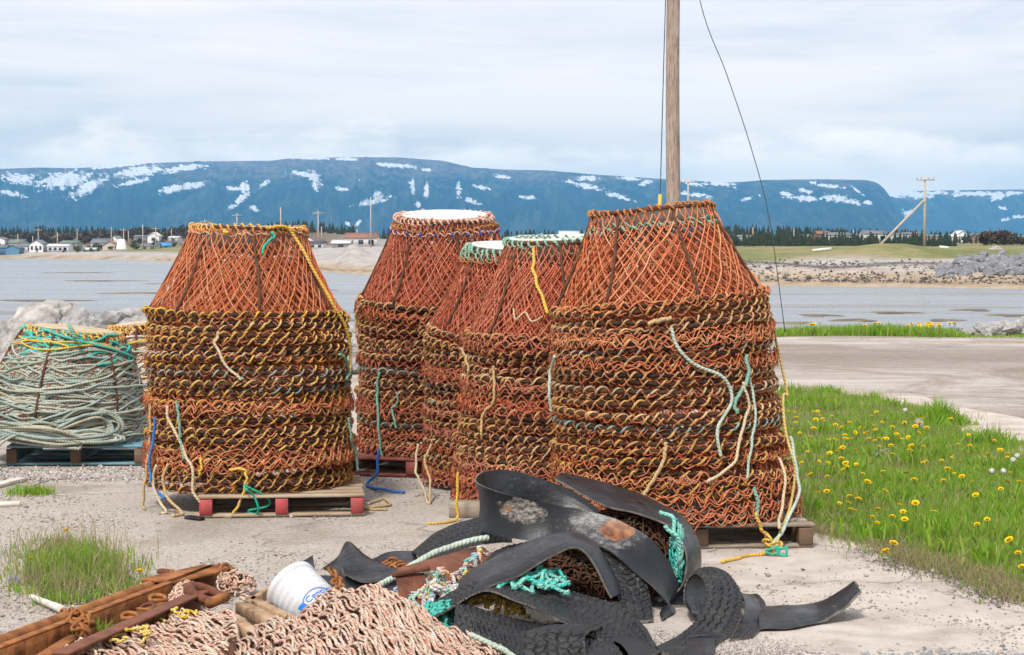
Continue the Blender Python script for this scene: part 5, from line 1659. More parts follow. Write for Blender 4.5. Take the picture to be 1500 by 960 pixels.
# bank behind the yard
col = t.mix(isfar, base, far)
hb = t.math('ADD', t.math('MULTIPLY', n_grit, 1.2), t.math('MULTIPLY', n_mid, 0.5))
hb = t.math('SUBTRACT', hb, t.math('MULTIPLY', crack, 0.6))
finish(t, col, 0.93, hb, 0.55, 0.02, spec=0.2)
g = mb.build('ground', m, None, True)
for nm, arr in (('turf', turf_), ('cover', cov), ('heath', heath), ('weed', weed), ('tan', tan_)):
    at_ = g.data.attributes.new(nm, 'FLOAT', 'POINT')
    at_.data.foreach_set('value', np.clip(arr, 0, 1).ravel().astype(np.float32))
structure(g)

# gravel road, 4 mm above the yard
m, t = new_mat('gravel_road')
pos = t.pos()
nA = t.noise(t.scalevec(pos, (0.13, 0.8, 1.0)), 0.8, 7.0, 0.68, 0.9)
nB = t.noise(pos, 7.0, 8.0, 0.85)
c = t.ramp(nA, [(0.34, (0.19, 0.15, 0.12)), (0.45, (0.32, 0.27, 0.23)), (0.54, (0.43, 0.39, 0.35)), (0.66, (0.50, 0.47, 0.44))])
py = t.n('ShaderNodeSeparateXYZ', {0: pos}).outputs[1]
wv = t.math('ADD', py, t.math('MULTIPLY', t.math('SUBTRACT', nA, 0.5), 7.0))
big = t.noise(t.scalevec(pos, (0.7, 0.5, 1.0)), 0.62, 7.0, 0.75, 1.2)
c = t.mix(t.ramp(big, [(0.46, 0.0), (0.60, 0.9)]), c, (0.20, 0.145, 0.11))
trk = t.ramp(t.math('MULTIPLY', wv, 0.025), [(0.40, 0.5), (0.47, 0.75), (0.53, 0.1), (0.66, 0.0), (0.74, 0.9), (0.80, 0.7), (0.85, 0.0)])
c = t.mix(trk, c, (0.20, 0.16, 0.13))
c = t.mix(0.25, c, t.ramp(nB, [(0.35, (0.15, 0.125, 0.105)), (0.65, (0.54, 0.50, 0.46))]))
finish(t, c, 0.95, nB, 0.7, 0.03, spec=0.15)
mb = MB()
V = []
for i, y in enumerate(np.linspace(15, 37.0, 60)):
    x0 = 1.2 + 0.35 * math.sin(y * 0.9) + max(0, (20 - y)) * 0.55
    x0 = np.interp(y, [15, 17, 19, 21, 22.5, 23.5, 24.2, 37], [5.2, 4.7, 4.7, 4.5, 4.2, 3.2, 0.6, 0.3]) + 0.12 * math.sin(y * 2.3)
    row = []
    for u in np.linspace(0, 1, 40):
        x = x0 + (26 - x0) * u ** 1.5
        row.append((x, y, float(land_z(x, y)) + 0.022 + 0.010 * math.sin(y * 2.1) * math.sin(x * .4) - (0.06 if u < 0.03 or i in (0, 59) else 0.0)))
    V.append(row)
mb.grid(np.array(V), 0, flip=True)
structure(mb.build('gravel_road', m, None, True))

# water
m, t = new_mat('sea_water')
pos = t.pos()
w1 = t.noise(t.scalevec(pos, (0.35, 1.0, 1.0)), 0.9, 4.0, 0.6, 0.3)
w2 = t.noise(t.scalevec(pos, (0.2, 1.0, 1.0)), 0.11, 4.0, 0.55)
w3 = t.noise(t.scalevec(pos, (0.25, 1.0, 1.0)), 0.35, 5.0, 0.65, 0.4)
h = t.math('ADD', t.math('ADD', t.math('MULTIPLY', w1, 1.0), t.math('MULTIPLY', w3, 2.4)), t.math('MULTIPLY', w2, 4.0))
shal = t.ramp(t.noise(t.scalevec(pos, (0.10, 0.5, 1.0)), 0.10, 5.0, 0.7), [(0.56, 0.0), (0.66, 1.0)])
c = t.mix(shal, (0.17, 0.19, 0.20), (0.10, 0.08, 0.05))
finish(t, c, t.ramp(w2, [(0.35, 0.16), (0.65, 0.34)]), h, 0.8, 0.3, spec=0.5)
mb = MB()
wy = np.geomspace(36, 900, 40)
wc = np.linspace(-0.75, 0.75, 30)
V = np.array([[(cx * (y + 20), y, WZ) for cx in wc] for y in wy])
mb.grid(V, 0, flip=True)
structure(mb.build('water', m, None, False))
mb = MB()
rb3 = np.random.default_rng(3)
for (sx, sy, sw, sl_) in ((150, 412, 60, 3), (290, 416, 70, 3), (60, 441, 80, 2), (205, 430, 60, 2), (330, 408, 60, 3), (110, 400, 50, 3), (440, 425, 50, 2.5), (520, 470, 40, 2), (1200, 463, 34, 2.2), (1252, 470, 40, 2), (1160, 474, 32, 1.8), (1310, 459, 36, 2.4), (1425, 455, 34, 2.4), (1236, 483, 34, 1.3), (1480, 463, 40, 2), (1385, 470, 30, 1.8)):
    D = (CAM_H - WZ) * 3000 / (sy - 355)
    cx_, rx_ = (sx - 750) / 3000 * D, sw / 3000 * D
    a = np.linspace(0, 2 * PI, 33)
    k = 1 + 0.35 * np.sin(3 * a + rb3.random() * 6) + 0.2 * np.sin(5 * a + rb3.random() * 6)
    rows = []
    for f, zz in ((1.0, -0.08), (0.72, 0.05), (0.35, 0.09), (0.01, 0.10)):
        rows.append(np.stack([cx_ + f * k * rx_ * np.cos(a), D + f * k * sl_ * np.sin(a), np.full(33, WZ + zz)], -1))
    mb.grid(np.array(rows))
structure(mb.build('sandbars', noisy_mat('wet_weedy_sand', [(0.05, 0.038, 0.022), (0.13, 0.10, 0.065), (0.20, 0.17, 0.12)], 0.6, 0.7, 4, 0.4, 0.05, coords='pos'), None, True))

# ------------------------------------------------------------------ grass


def blades(name, xs, ys, zs, h, w, mat, label, rn, lean=0.5):
    n = len(xs)
    a = rn.random(n) * 2 * PI
    d = np.stack([np.cos(a), np.sin(a), np.zeros(n)], -1)
    b = rn.random(n) * 2 * PI
    s = np.stack([np.cos(b), np.sin(b), np.zeros(n)], -1)
    p0 = np.stack([xs, ys, zs], -1)
    ln = rn.random(n) * lean
    up = np.array([0, 0, 1.0])
    p1 = p0 + up * (h * 0.5)[:, None] + d * (h * ln * 0.22)[:, None]
    p2 = p0 + up * (h * (1 - 0.25 * ln))[:, None] + d * (h * ln * 0.75)[:, None]
    hw = (w / 2)[:, None]
    V = np.stack([p0 - s * hw, p0 + s * hw, p1 - s * hw * 0.8, p1 + s * hw * 0.8, p2], 1)
    i = np.arange(n)[:, None] * 5
    mb = MB()
    mb.add(V.reshape(-1, 3), i + np.array([[0, 1, 3, 2]]), None, 0)
    base = 0
    mb.li.append((i + np.array([[2, 3, 4]])).astype(np.int32).ravel())
    mb.lt.append(np.full(n, 3, np.int32)); mb.mi.append(np.zeros(n, np.int32)); mb.uv.append(np.zeros((n * 3, 2), np.float32))
    o = mb.build(name, MAT[mat], None, False)
    return tag(o, label, None, None, 'stuff')


rn = np.random.default_rng(77)
def sample_poly(poly, n, rn, jit=0.10):
    xs = np.array([p[0] for p in poly]); ys = np.array([p[1] for p in poly])
    X = rn.uniform(xs.min() - .2, xs.max() + .2, n * 4)
    Y = rn.uniform(ys.min() - .2, ys.max() + .2, n * 4)
    jx = X + rn.normal(0, jit, len(X)); jy = Y + rn.normal(0, jit, len(X))
    k = in_poly(jx, jy, poly)
    return X[k][:n], Y[k][:n]


def pnoise(X, Y, sc, seed):
    return sum(np.sin(X * sc * a + seed + i) * np.sin(Y * sc * b + seed * 2 + i * 1.3) for i, (a, b) in enumerate(((1, 1.3), (2.1, 1.7), (3.7, 4.1)))) / 3


X, Y = sample_poly(GPOLY, 150000, rn)
den = pnoise(X, Y, 1.6, 2.0)
edge_d = np.min(np.stack([np.hypot(X - p[0], Y - p[1]) for p in [(catmull(edge, 60)[i][0], catmull(edge, 60)[i][1]) for i in range(60)]]), 0)
keep = rn.random(len(X)) < np.clip(0.75 + den * 0.7, 0.40, 1) * np.clip(edge_d / 0.22 + 0.25, 0.25, 1)
X, Y, den, edge_d = X[keep], Y[keep], den[keep], edge_d[keep]
h = (0.038 + 0.060 * np.clip(pnoise(X, Y, 2.3, 8.0) + 0.45, 0, 1.3)) * rn.uniform(0.4, 1.5, len(X)) * np.clip(0.35 + edge_d, 0.35, 1) * np.interp(Y, [10, 15, 20], [1.25, 0.85, 0.6])
blades('grass', X, Y, np.zeros(len(X)), h, rn.uniform(0.005, 0.012, len(X)), 'grass', 'lush green grass patch right of the pots', rn, 0.9)
X, Y = sample_poly(GPOLY, 22000, rn, 0.22)
blades('dry_grass', X, Y, np.zeros(len(X)), rn.uniform(0.03, 0.11, len(X)), rn.uniform(0.003, 0.006, len(X)), 'grass_dry', 'dry straw among the green grass patch', rn, 1.3)
cxs, cys = sample_poly(GPOLY, 110, rn, 0.0)
X = np.repeat(cxs, 60) + rn.normal(0, 0.07, 6600); Y = np.repeat(cys, 60) + rn.normal(0, 0.08, 6600)
blades('grass', X, Y, np.zeros(len(X)), np.repeat(rn.uniform(0.09, 0.17, 110), 60) * rn.uniform(0.5, 1.2, len(X)), rn.uniform(0.010, 0.024, len(X)), 'grass', 'taller broad-leaved clumps in the green grass patch', rn, 1.0)
ec = catmull(edge[3:], 400)[:, :2]
n_ = 9000
ii = rn.integers(0, 400, n_)
X = ec[ii, 0] + rn.normal(0.03, 0.07, n_); Y = ec[ii, 1] + rn.normal(0.05, 0.10, n_)
blades('dry_grass', X, Y, np.zeros(n_), rn.uniform(0.015, 0.07, n_), rn.uniform(0.003, 0.006, n_), 'grass_dry', 'matted dry grass along the edge of the concrete', rn, 1.6)
# tall clumps at the far edge of the patch
for (px_, py_, n_, sp_, hh, lab) in ((1375, 622, 900, 0.16, 0.30, 'tall leafy weed clump at the far edge of the grass'), (1450, 655, 700, 0.22, 0.22, 'lower leafy clump at the right edge of the grass')):
    c0 = G(px_, py_)
    X, Y = rn.normal(c0.x, sp_, n_), rn.normal(c0.y, sp_, n_)
    o = blades('weed_clump', X, Y, np.zeros(n_), hh * rn.uniform(0.4, 1.1, n_) * np.exp(-((X - c0.x) ** 2 + (Y - c0.y) ** 2) / (2.2 * sp_ ** 2)), rn.uniform(0.010, 0.022, n_), 'grass', None, rn, 0.8)
    del o['kind']
    tag(o, lab, 'plant'); o['kind'] = 'stuff'
# grass tuft in the left foreground
X, Y = sample_poly([(p.x, p.y) for p in TP], 3000, rn, 0.09)
kk = rn.random(len(X)) < np.clip(0.6 + 0.9 * np.sin(X * 13 + 1) * np.sin(Y * 9), 0.12, 1)
X, Y = X[kk], Y[kk]
c0 = sum(TP, Vector()) / len(TP)
dd = np.hypot(X - c0.x, (Y - c0.y))
h = (0.12 * np.exp(-(dd / 0.30) ** 2) + 0.045) * rn.uniform(0.4, 1.3, len(X))
o = blades('grass_tuft', X, Y, np.zeros(len(X)), h, rn.uniform(0.005, 0.012, len(X)), 'grass', None, rn, 1.0); del o['kind']
tag(o, 'large green grass tuft behind the rusty bars', 'grass tuft')
X, Y = sample_poly([(p.x, p.y) for p in TP], 1500, rn, 0.12)
o = blades('dry_grass_tuft', X, Y, np.zeros(len(X)), rn.uniform(0.04, 0.19, len(X)), rn.uniform(0.0025, 0.005, len(X)), 'grass_dry', None, rn, 1.3); del o['kind']
tag(o, 'dry stalks standing in the large left grass tuft', 'dry grass')
for (px_, py_, n_, sx_, hh, lab) in ((45, 724, 420, 0.07, 0.07, 'small grass tuft near the left edge, before the blue pallet'), (135, 938, 260, 0.05, 0.10, 'small green tuft between the rusty bars'), (118, 945, 160, 0.05, 0.08, 'sparse tuft in front of the chain heap')):
    c0 = G(px_, py_)
    X, Y = rn.normal(c0.x, sx_, n_), rn.normal(c0.y, sx_ * .8, n_)
    o = blades('grass_tuft', X, Y, np.zeros(n_), hh * rn.uniform(0.4, 1.2, n_), rn.uniform(0.004, 0.009, n_), 'grass', None, rn, 1.0); del o['kind']
    tag(o, lab, 'grass tuft'); o['kind'] = 'stuff'
# grass on the far side of the road
n_ = 30000
X = rn.uniform(4.0, 14.0, n_); Y = 36.2 + rn.uniform(0, 2.2, n_) + 0.3 * np.sin(X * 1.3)
hx = np.interp(750 + 3000 * X / 37, [1130, 1180, 1300, 1385, 1420, 1470, 1800], [0.15, 0.20, 0.24, 0.17, 0.07, 0.07, 0.09])
k = rn.random(n_) < np.clip(hx * 4, 0.3, 1)
X, Y, hx = X[k], Y[k], hx[k]
blades('bank_grass', X, Y, land_z(X, Y), hx * rn.uniform(0.4, 1.25, len(X)), rn.uniform(0.012, 0.03, len(X)), 'grass', 'strip of green grass along the far side of the gravel road', rn, 0.8)
n_ = 5000
X = rn.uniform(-9, 4.0, n_); Y = np.where(X > -1, 36.0, 27.0) + rn.uniform(0, 1.5, n_)
blades('bank_grass_behind_pots', X, Y, land_z(X, Y), 0.16 * rn.uniform(0.4, 1.2, n_), rn.uniform(0.012, 0.026, n_), 'grass_dry', 'dry grass on the bank behind the pot stacks', rn, 0.8).name = 'bank_grass'

# dandelions: flower head and stem
mb = MB()
n = 120
gold = np.arange(n) * 2.39996
rr = np.sqrt(np.arange(n) / n)
for i in range(n):
    a, r = gold[i], rr[i]
    c = np.array([math.cos(a), math.sin(a), 0])
    s = np.array([-math.sin(a), math.cos(a), 0])
    p = c * 0.004 * r
    q = c * (0.003 + 0.017 * r) + np.array([0, 0, 0.011 - 0.009 * r * r])
    w = 0.0026
    mb.add(np.array([p - s * w * .4, p + s * w * .4, q + s * w, q - s * w]), [(0, 1, 2, 3)])
flower_me = mb.mesh('flower_head'); flower_me.materials.append(MAT['dandelion'])
mb = MB()
mb.tubes(catmull([(0, 0, -0.12), (0.006, 0.002, -0.06), (0, 0, 0)], 8), 0.0022, 5)
stem_me = mb.mesh('stem'); stem_me.materials.append(MAT['stem_green'])
mb = MB()
rn3 = np.random.default_rng(5)
for i in range(160):
    d = rn3.normal(0, 1, 3); d /= np.linalg.norm(d)
    s = np.cross(d, [0.3, 0.5, 0.8]); s /= np.linalg.norm(s)
    e = np.cross(d, s)
    q = d * 0.017
    mb.add(np.array([q - s * .0035, q - e * .0035, q + s * .0035, q + e * .0035]), [(0, 1, 2, 3)])
    mb.add(np.array([d * .002 - s * .0003, d * .002 + s * .0003, q + s * .0003, q - s * .0003]), [(0, 1, 2, 3)])
seed_me = mb.mesh('seed_head'); seed_me.materials.append(MAT['seed'])


def dandelion(p, z, sc, me, name, label, group, rz, cat='dandelion'):
    r = empty('dandelion', (p.x, p.y, z), (random.gauss(0, .25) + .30, random.gauss(0, .3), 0.3 * rz - 1), label, cat, group)
    r.scale = (sc, sc, sc)
    link_data(name, me, r)
    link_data('stem', stem_me, r)
    return r


DPX = [(1155, 603), (1165, 604), (1176, 600), (1198, 603), (1195, 615), (1277, 610), (1284, 604), (1224, 623), (1233, 626), (1192, 628), (1260, 627), (1292, 619), (1282, 630), (1268, 635), (1271, 634), (1253, 634), (1239, 643), (1244, 644), (1246, 643), (1287, 642), (1299, 643), (1295, 643),
       (1288, 654), (1305, 653), (1254, 660), (1226, 662), (1217, 663), (1313, 636), (1350, 613), (1346, 635), (1357, 627), (1404, 598), (1419, 637), (1403, 651), (1421, 653), (1418, 663), (1394, 671), (1406, 676), (1352, 678), (1357, 676), (1200, 676), (1222, 685), (1235, 688), (1241, 684), (1293, 691), (1328, 693), (1264, 694),
       (1388, 687), (1398, 694), (1457, 646), (1477, 665), (1187, 696), (1212, 698), (1271, 706), (1211, 720), (1243, 737), (1318, 740), (1341, 737), (1368, 750), (1307, 757), (1325, 761), (1431, 768), (1446, 761), (1199, 722), (1168, 688), (1493, 706)]
GD = 'yellow dandelions in the green grass patch'
for _ in range(90):
    x, y = random.uniform(1165, 1495), random.uniform(600, 790) if random.random() < .45 else random.uniform(598, 680)
    q = G(x, y)
    if in_poly(np.array([q.x]), np.array([q.y]), GPOLY)[0] and y < 770:
        DPX.append((x, y))
for i, (x, y) in enumerate(DPX):
    hgt = random.uniform(0.11, 0.17)
    p = G(x, y, hgt)
    dandelion(p, hgt, random.uniform(0.65, 1.25), flower_me, 'flower_head', 'yellow dandelion flower standing in the green grass patch', GD, random.random() * 6)
for (x, y, hgt, sc, lab) in ((1309, 796, 0.11, 1.25, 'large dandelion at the grass edge, upper of the close pair'), (1297, 808, 0.11, 1.35, 'large dandelion at the grass edge, lower of the close pair, nearest the concrete'), (1478, 791, 0.14, 1.2, 'dandelion on a long stem near the right edge of the grass'),
                             (1491, 810, 0.12, 0.9, 'small half-closed dandelion near the right edge'), (1498, 831, 0.12, 1.2, 'dandelion cut by the right edge of the photograph')):
    dandelion(G(x, y, hgt), hgt, sc, flower_me, 'flower_head', lab, GD, 1.0)
for (x, y, hgt, sc, lab) in ((98, 777, 0.16, 1.0, 'dandelion standing tallest behind the left grass tuft'), (45, 819, 0.12, 0.8, 'small orange-yellow dandelion left in the grass tuft'), (204, 837, 0.07, 1.1, 'dandelion right of the left grass tuft')):
    dandelion(G(x, y, hgt), hgt, sc, flower_me, 'flower_head', lab, 'dandelions at the left grass tuft', 2.0)
for (x, y, lab) in ((1326, 601, 'white dandelion seed head in the middle of the grass patch'), (1453, 690, 'fluffy white dandelion seed head, left of a right-hand pair'), (1470, 690, 'fluffy white dandelion seed head, right of the pair'), (1484, 674, 'white seed head above the fluffy pair'), (1490, 668, 'white seed head nearest the right edge')):
    dandelion(G(x, y, 0.15), 0.15, 1.15, seed_me, 'seed_head', lab, 'white seed heads in the grass patch', 0.0)
GBD = 'yellow dandelions on the bank across the road'
for i in range(26):
    x = random.choice((random.uniform(1360, 1400), random.uniform(1335, 1365), random.uniform(1180, 1440)))
    p = P(x, 490 + random.uniform(-6, 8), 36.8)
    p.z = float(land_z(p.x, p.y)) + 0.24
    r = dandelion(p, p.z, 2.0, flower_me, 'flower_head', 'tiny yellow dandelion on the grassy bank across the road', GBD, random.random() * 6)

# ------------------------------------------------------------------ stones


def rock_mesh(seed, cuts=7, sub=3, rough=0.16):
    import bmesh
    rn = random.Random(seed)
    bm = bmesh.new()
    bmesh.ops.create_icosphere(bm, subdivisions=sub, radius=1.0)
    planes = []
    for _ in range(cuts + 4):
        d = Vector((rn.gauss(0, 1), rn.gauss(0, 1), rn.gauss(0, 1))).normalized()
        planes.append((d, rn.uniform(0.55, 0.85)))
    for v in bm.verts:
        p = v.co.copy()
        for d, k in planes:
            e = p.dot(d)
            if e > k:
                p -= d * (e - k)
        n = mnoise.fractal(p * 1.7 + Vector((seed, 0, 0)), 0.75, 2.0, 7)
        v.co = p * (1 + rough * n)
    me = bpy.data.meshes.new('boulder')
    bm.to_mesh(me)
    bm.free()
    return me


ROCKS = [rock_mesh(s, sub=5, rough=0.20) for s in range(6)]
for me in ROCKS:
    me.materials.append(MAT['boulder'])
RIPS = [rock_mesh(s + 40, sub=2, rough=0.2) for s in range(5)]
for me in RIPS:
    me.materials.append(MAT['riprap'])


def boulder(me, p, s, label, group=None, seed=0, name='boulder'):
    o = bpy.data.objects.new(name, me)
    COL.objects.link(o)
    rn = random.Random(seed)
    o.location = p
    o.scale = s
    o.rotation_euler = (rn.random() * .6, rn.random() * .6, rn.random() * 6)
    return tag(o, label, 'boulder', group)


GBL = 'pale boulders along the shore behind the rope bales'
for i, (x, ytop, Y, w, lab) in enumerate(((8, 452, 24.5, 0.32, 'dark upright boulder at the far left edge behind the rope bale'), (70, 448, 24.8, 0.62, 'pale rounded boulder behind the left half of the rope bale'),
                                          (118, 451, 24.2, 0.40, 'grey boulder wedged between two larger pale ones'), (168, 446, 24.6, 0.70, 'largest boulder, behind the gap between the rope bale and the stack'), (207, 462, 23.8, 0.38, 'boulder touching the left outline of the leftmost stack'),
                                          (160, 487, 23.2, 0.30, 'low pale boulder just above the rope bale rim'), (30, 478, 23.4, 0.36, 'low boulder showing over the left end of the rope bale'), (505, 470, 26.5, 0.45, 'boulder showing in the gap between the leftmost and far stacks'),
                                          (-50, 450, 25, 0.6, 'boulder past the left edge'), (260, 470, 24.6, 0.5, 'boulder behind the leftmost stack'), (330, 480, 25.0, 0.5, 'boulder behind the middle of the leftmost stack'), (420, 480, 25.4, 0.5, 'boulder behind the right side of the leftmost stack'))):
    if x in (-50, 260, 330, 420):
        continue
    pt = P(x, ytop + 14, Y)
    hz = pt.z * 0.62; w *= 1.12
    boulder(ROCKS[i % 6], (pt.x, Y, pt.z - hz * 0.82), (w, w * 0.9, hz), lab, GBL, i)
GBR = 'boulders at the end of the grassy bank across the road'
for i, (x, y, Y, w, lab) in enumerate(((1440, 488, 36.8, 0.22, 'whitish boulder at the end of the grassy bank'), (1455, 487, 36.9, 0.24, 'pale boulder right of the whitish one'), (1473, 484, 36.9, 0.22, 'dark grey boulder on the bank across the road'), (1496, 482, 37.0, 0.26, 'brown boulder at the right edge across the road'),
                                       (1400, 487, 37.2, 0.15, 'small dark stone in the grass on the bank'), (1418, 491, 36.8, 0.13, 'low pale stone left of the whitish boulder'))):
    pt = P(x, y, Y)
    boulder(ROCKS[(i + 2) % 6], (pt.x, Y, pt.z), (w, w, w * 0.85), lab, GBR, i + 30)
rn4 = random.Random(9)
GRR = 'grey rocks of the rock pile on the far spit'
for i in range(150):
    u = rn4.random()
    x = 1370 + 150 * u ** 0.8
    s_ = rn4.uniform(6, 27) if x > 1400 else rn4.uniform(4, 14)
    d = np.interp(x, SH_PX, SH_D) + s_
    X_ = (x - 750) / 3000 * d
    z = float(land_z(X_, d)) + rn4.uniform(0, 0.35) * smooth(1390, 1450, x)
    sc = rn4.uniform(0.35, 0.8)
    boulder(RIPS[i % 5], (X_, d, z), (sc * 1.2, sc, sc * .8), 'grey rock heaped in the rock pile on the far spit', GRR, i, 'rock')
mb = MB()
tag(boulder(ROCKS[3], G(1291, 667, 0.03), (0.10, 0.07, 0.05), 'flat white stone lying in the grass among dandelions', None, 3, 'stone'), None, None)
boulder(ROCKS[1], G(1348, 623, 0.04), (0.08, 0.06, 0.05), 'small pinkish stone in the grass below the seed head', None, 5, 'stone')
boulder(ROCKS[2], G(20, 852, 0.02), (0.035, 0.03, 0.035), 'small whitish stone at the left of the grass tuft', None, 8, 'stone')


def pebbles(name, X, Y, size, mat, label, rn):
    n = len(X)
    base = np.array([(1, 0, 0), (-1, 0, 0), (0, 1, 0), (0, -1, 0), (0, 0, .75), (0, 0, -.4)], float)
    f = np.array([(0, 2, 4), (2, 1, 4), (1, 3, 4), (3, 0, 4), (2, 0, 5), (1, 2, 5), (3, 1, 5), (0, 3, 5)])
    V = base[None] * rn.uniform(0.6, 1.3, (n, 6, 1)) * size[:, None, None]
    a = rn.random(n) * 2 * PI
    c, s = np.cos(a)[:, None], np.sin(a)[:, None]
    V = np.stack([V[..., 0] * c - V[..., 1] * s, V[..., 0] * s + V[..., 1] * c, V[..., 2]], -1)
    V += np.stack([X, Y, size * 0.25], -1)[:, None]
    mb = MB()
    mb.add(V.reshape(-1, 3), (np.arange(n)[:, None, None] * 6 + f[None]).reshape(-1, 3))
    return tag(mb.build(name, MAT[mat], None, False), label, None, None, 'stuff')


n_ = 60000
Y = 6.5 + 8.5 * rn.random(n_) ** 1.2
X = rn.uniform(-0.30, 0.30, n_) * Y
clump = pnoise(X, Y, 1.9, 5.0)
k = rn.random(n_) < np.clip(0.40 + clump * 1.2 - X * 0.10, 0.05, 1)
X, Y = X[k], Y[k]
pebbles('loose_gravel', X, Y, rn.uniform(0.003, 0.009, len(X)) * (1 + (rn.random(len(X)) < 0.03) * 1.2), 'pebble', 'loose pale gravel on the yard ground', rn)
ii = rn.integers(0, 400, 5000)
X = ec[ii, 0] + rn.normal(-0.02, 0.09, 5000); Y = ec[ii, 1] + rn.normal(-0.02, 0.12, 5000)
pebbles('soil_crumbs', X, Y, rn.uniform(0.002, 0.009, 5000), 'pebble_dark', 'dark soil crumbs along the grass edge', rn)
# dark grit on the slab and the heap of grey chippings at the lower right
n_ = 900
X, Y = rn.uniform(0.6, 3.2, n_), rn.uniform(8.0, 11.2, n_)
k = (pnoise(X, Y, 2.5, 1.0) + rn.normal(0, .4, n_)) > 0.2
pebbles('dark_grit', X[k], Y[k], rn.uniform(0.002, 0.007, k.sum()) * (1 + (rn.random(k.sum()) < 0.05)), 'pebble_dark', 'dark grit scattered over the pale concrete', rn)
n_ = 9000
c0 = G(1440, 985)
X, Y = c0.x + rn.normal(0, 0.28, n_), c0.y + rn.normal(0, 0.16, n_)
pebbles('grey_gravel', X, Y, rn.uniform(0.005, 0.014, n_), 'pebble_grey', 'patch of grey chippings at the lower right', rn)
c0 = G(1060, 945)
X, Y = c0.x + rn.normal(0, 0.17, 5000), c0.y + rn.normal(0, 0.13, 5000)
pebbles('buff_gravel', X, Y, rn.uniform(0.004, 0.010, 5000), 'pebble', 'gravel around the curled tyre tube', rn)
c0 = G(140, 697)
X, Y = c0.x + rn.normal(0, 0.7, 3500), c0.y + rn.normal(0, 0.22, 3500)
pebbles('pale_gravel', X, Y, rn.uniform(0.008, 0.022, 3500), 'pebble', 'coarse pale gravel before the blue pallet', rn)

n_ = 1700
px_ = rn.uniform(1030, 1620, n_)
sd_ = np.where(rn.random(n_) < 0.5, np.abs(rn.normal(0, 4, n_)), 15 + rn.normal(0, 3.0, n_))
D_ = np.interp(px_, SH_PX, SH_D) + sd_
X = (px_ - 750) / 3000 * D_
Zs = land_z(X, D_)
o = pebbles('shore_stones', X, D_, rn.uniform(0.05, 0.22, n_) * (1 + (rn.random(n_) < .05)), 'pebble_dark', 'dark stones and weed along the far shoreline', rn)
co_ = np.empty(len(o.data.vertices) * 3, np.float32); o.data.vertices.foreach_get('co', co_); co_ = co_.reshape(-1, 3)
co_[:, 2] += np.repeat(Zs, 6); o.data.vertices.foreach_set('co', co_.ravel())

# ------------------------------------------------------------------ far village, trees, poles
WALL = {}
for nm, c in (('white', (0.72, 0.72, 0.70)), ('cream', (0.60, 0.55, 0.38)), ('blue', (0.10, 0.22, 0.34)), ('grey', (0.36, 0.35, 0.33)), ('salmon', (0.48, 0.26, 0.20)), ('brown', (0.24, 0.14, 0.10)), ('beige', (0.52, 0.46, 0.40)),
              ('rgrey', (0.16, 0.17, 0.18)), ('rdark', (0.07, 0.07, 0.08)), ('rblue', (0.06, 0.26, 0.58)), ('rbrown', (0.26, 0.13, 0.09)), ('rgreen', (0.16, 0.20, 0.17)), ('rwhite', (0.62, 0.62, 0.60)), ('glass', (0.04, 0.05, 0.06))):
    WALL[nm] = noisy_mat('house_' + nm, [tuple(x * 0.85 for x in c), c], 1.2, 0.75 if nm != 'glass' else 0.2, 6, 0.15, 0.02)


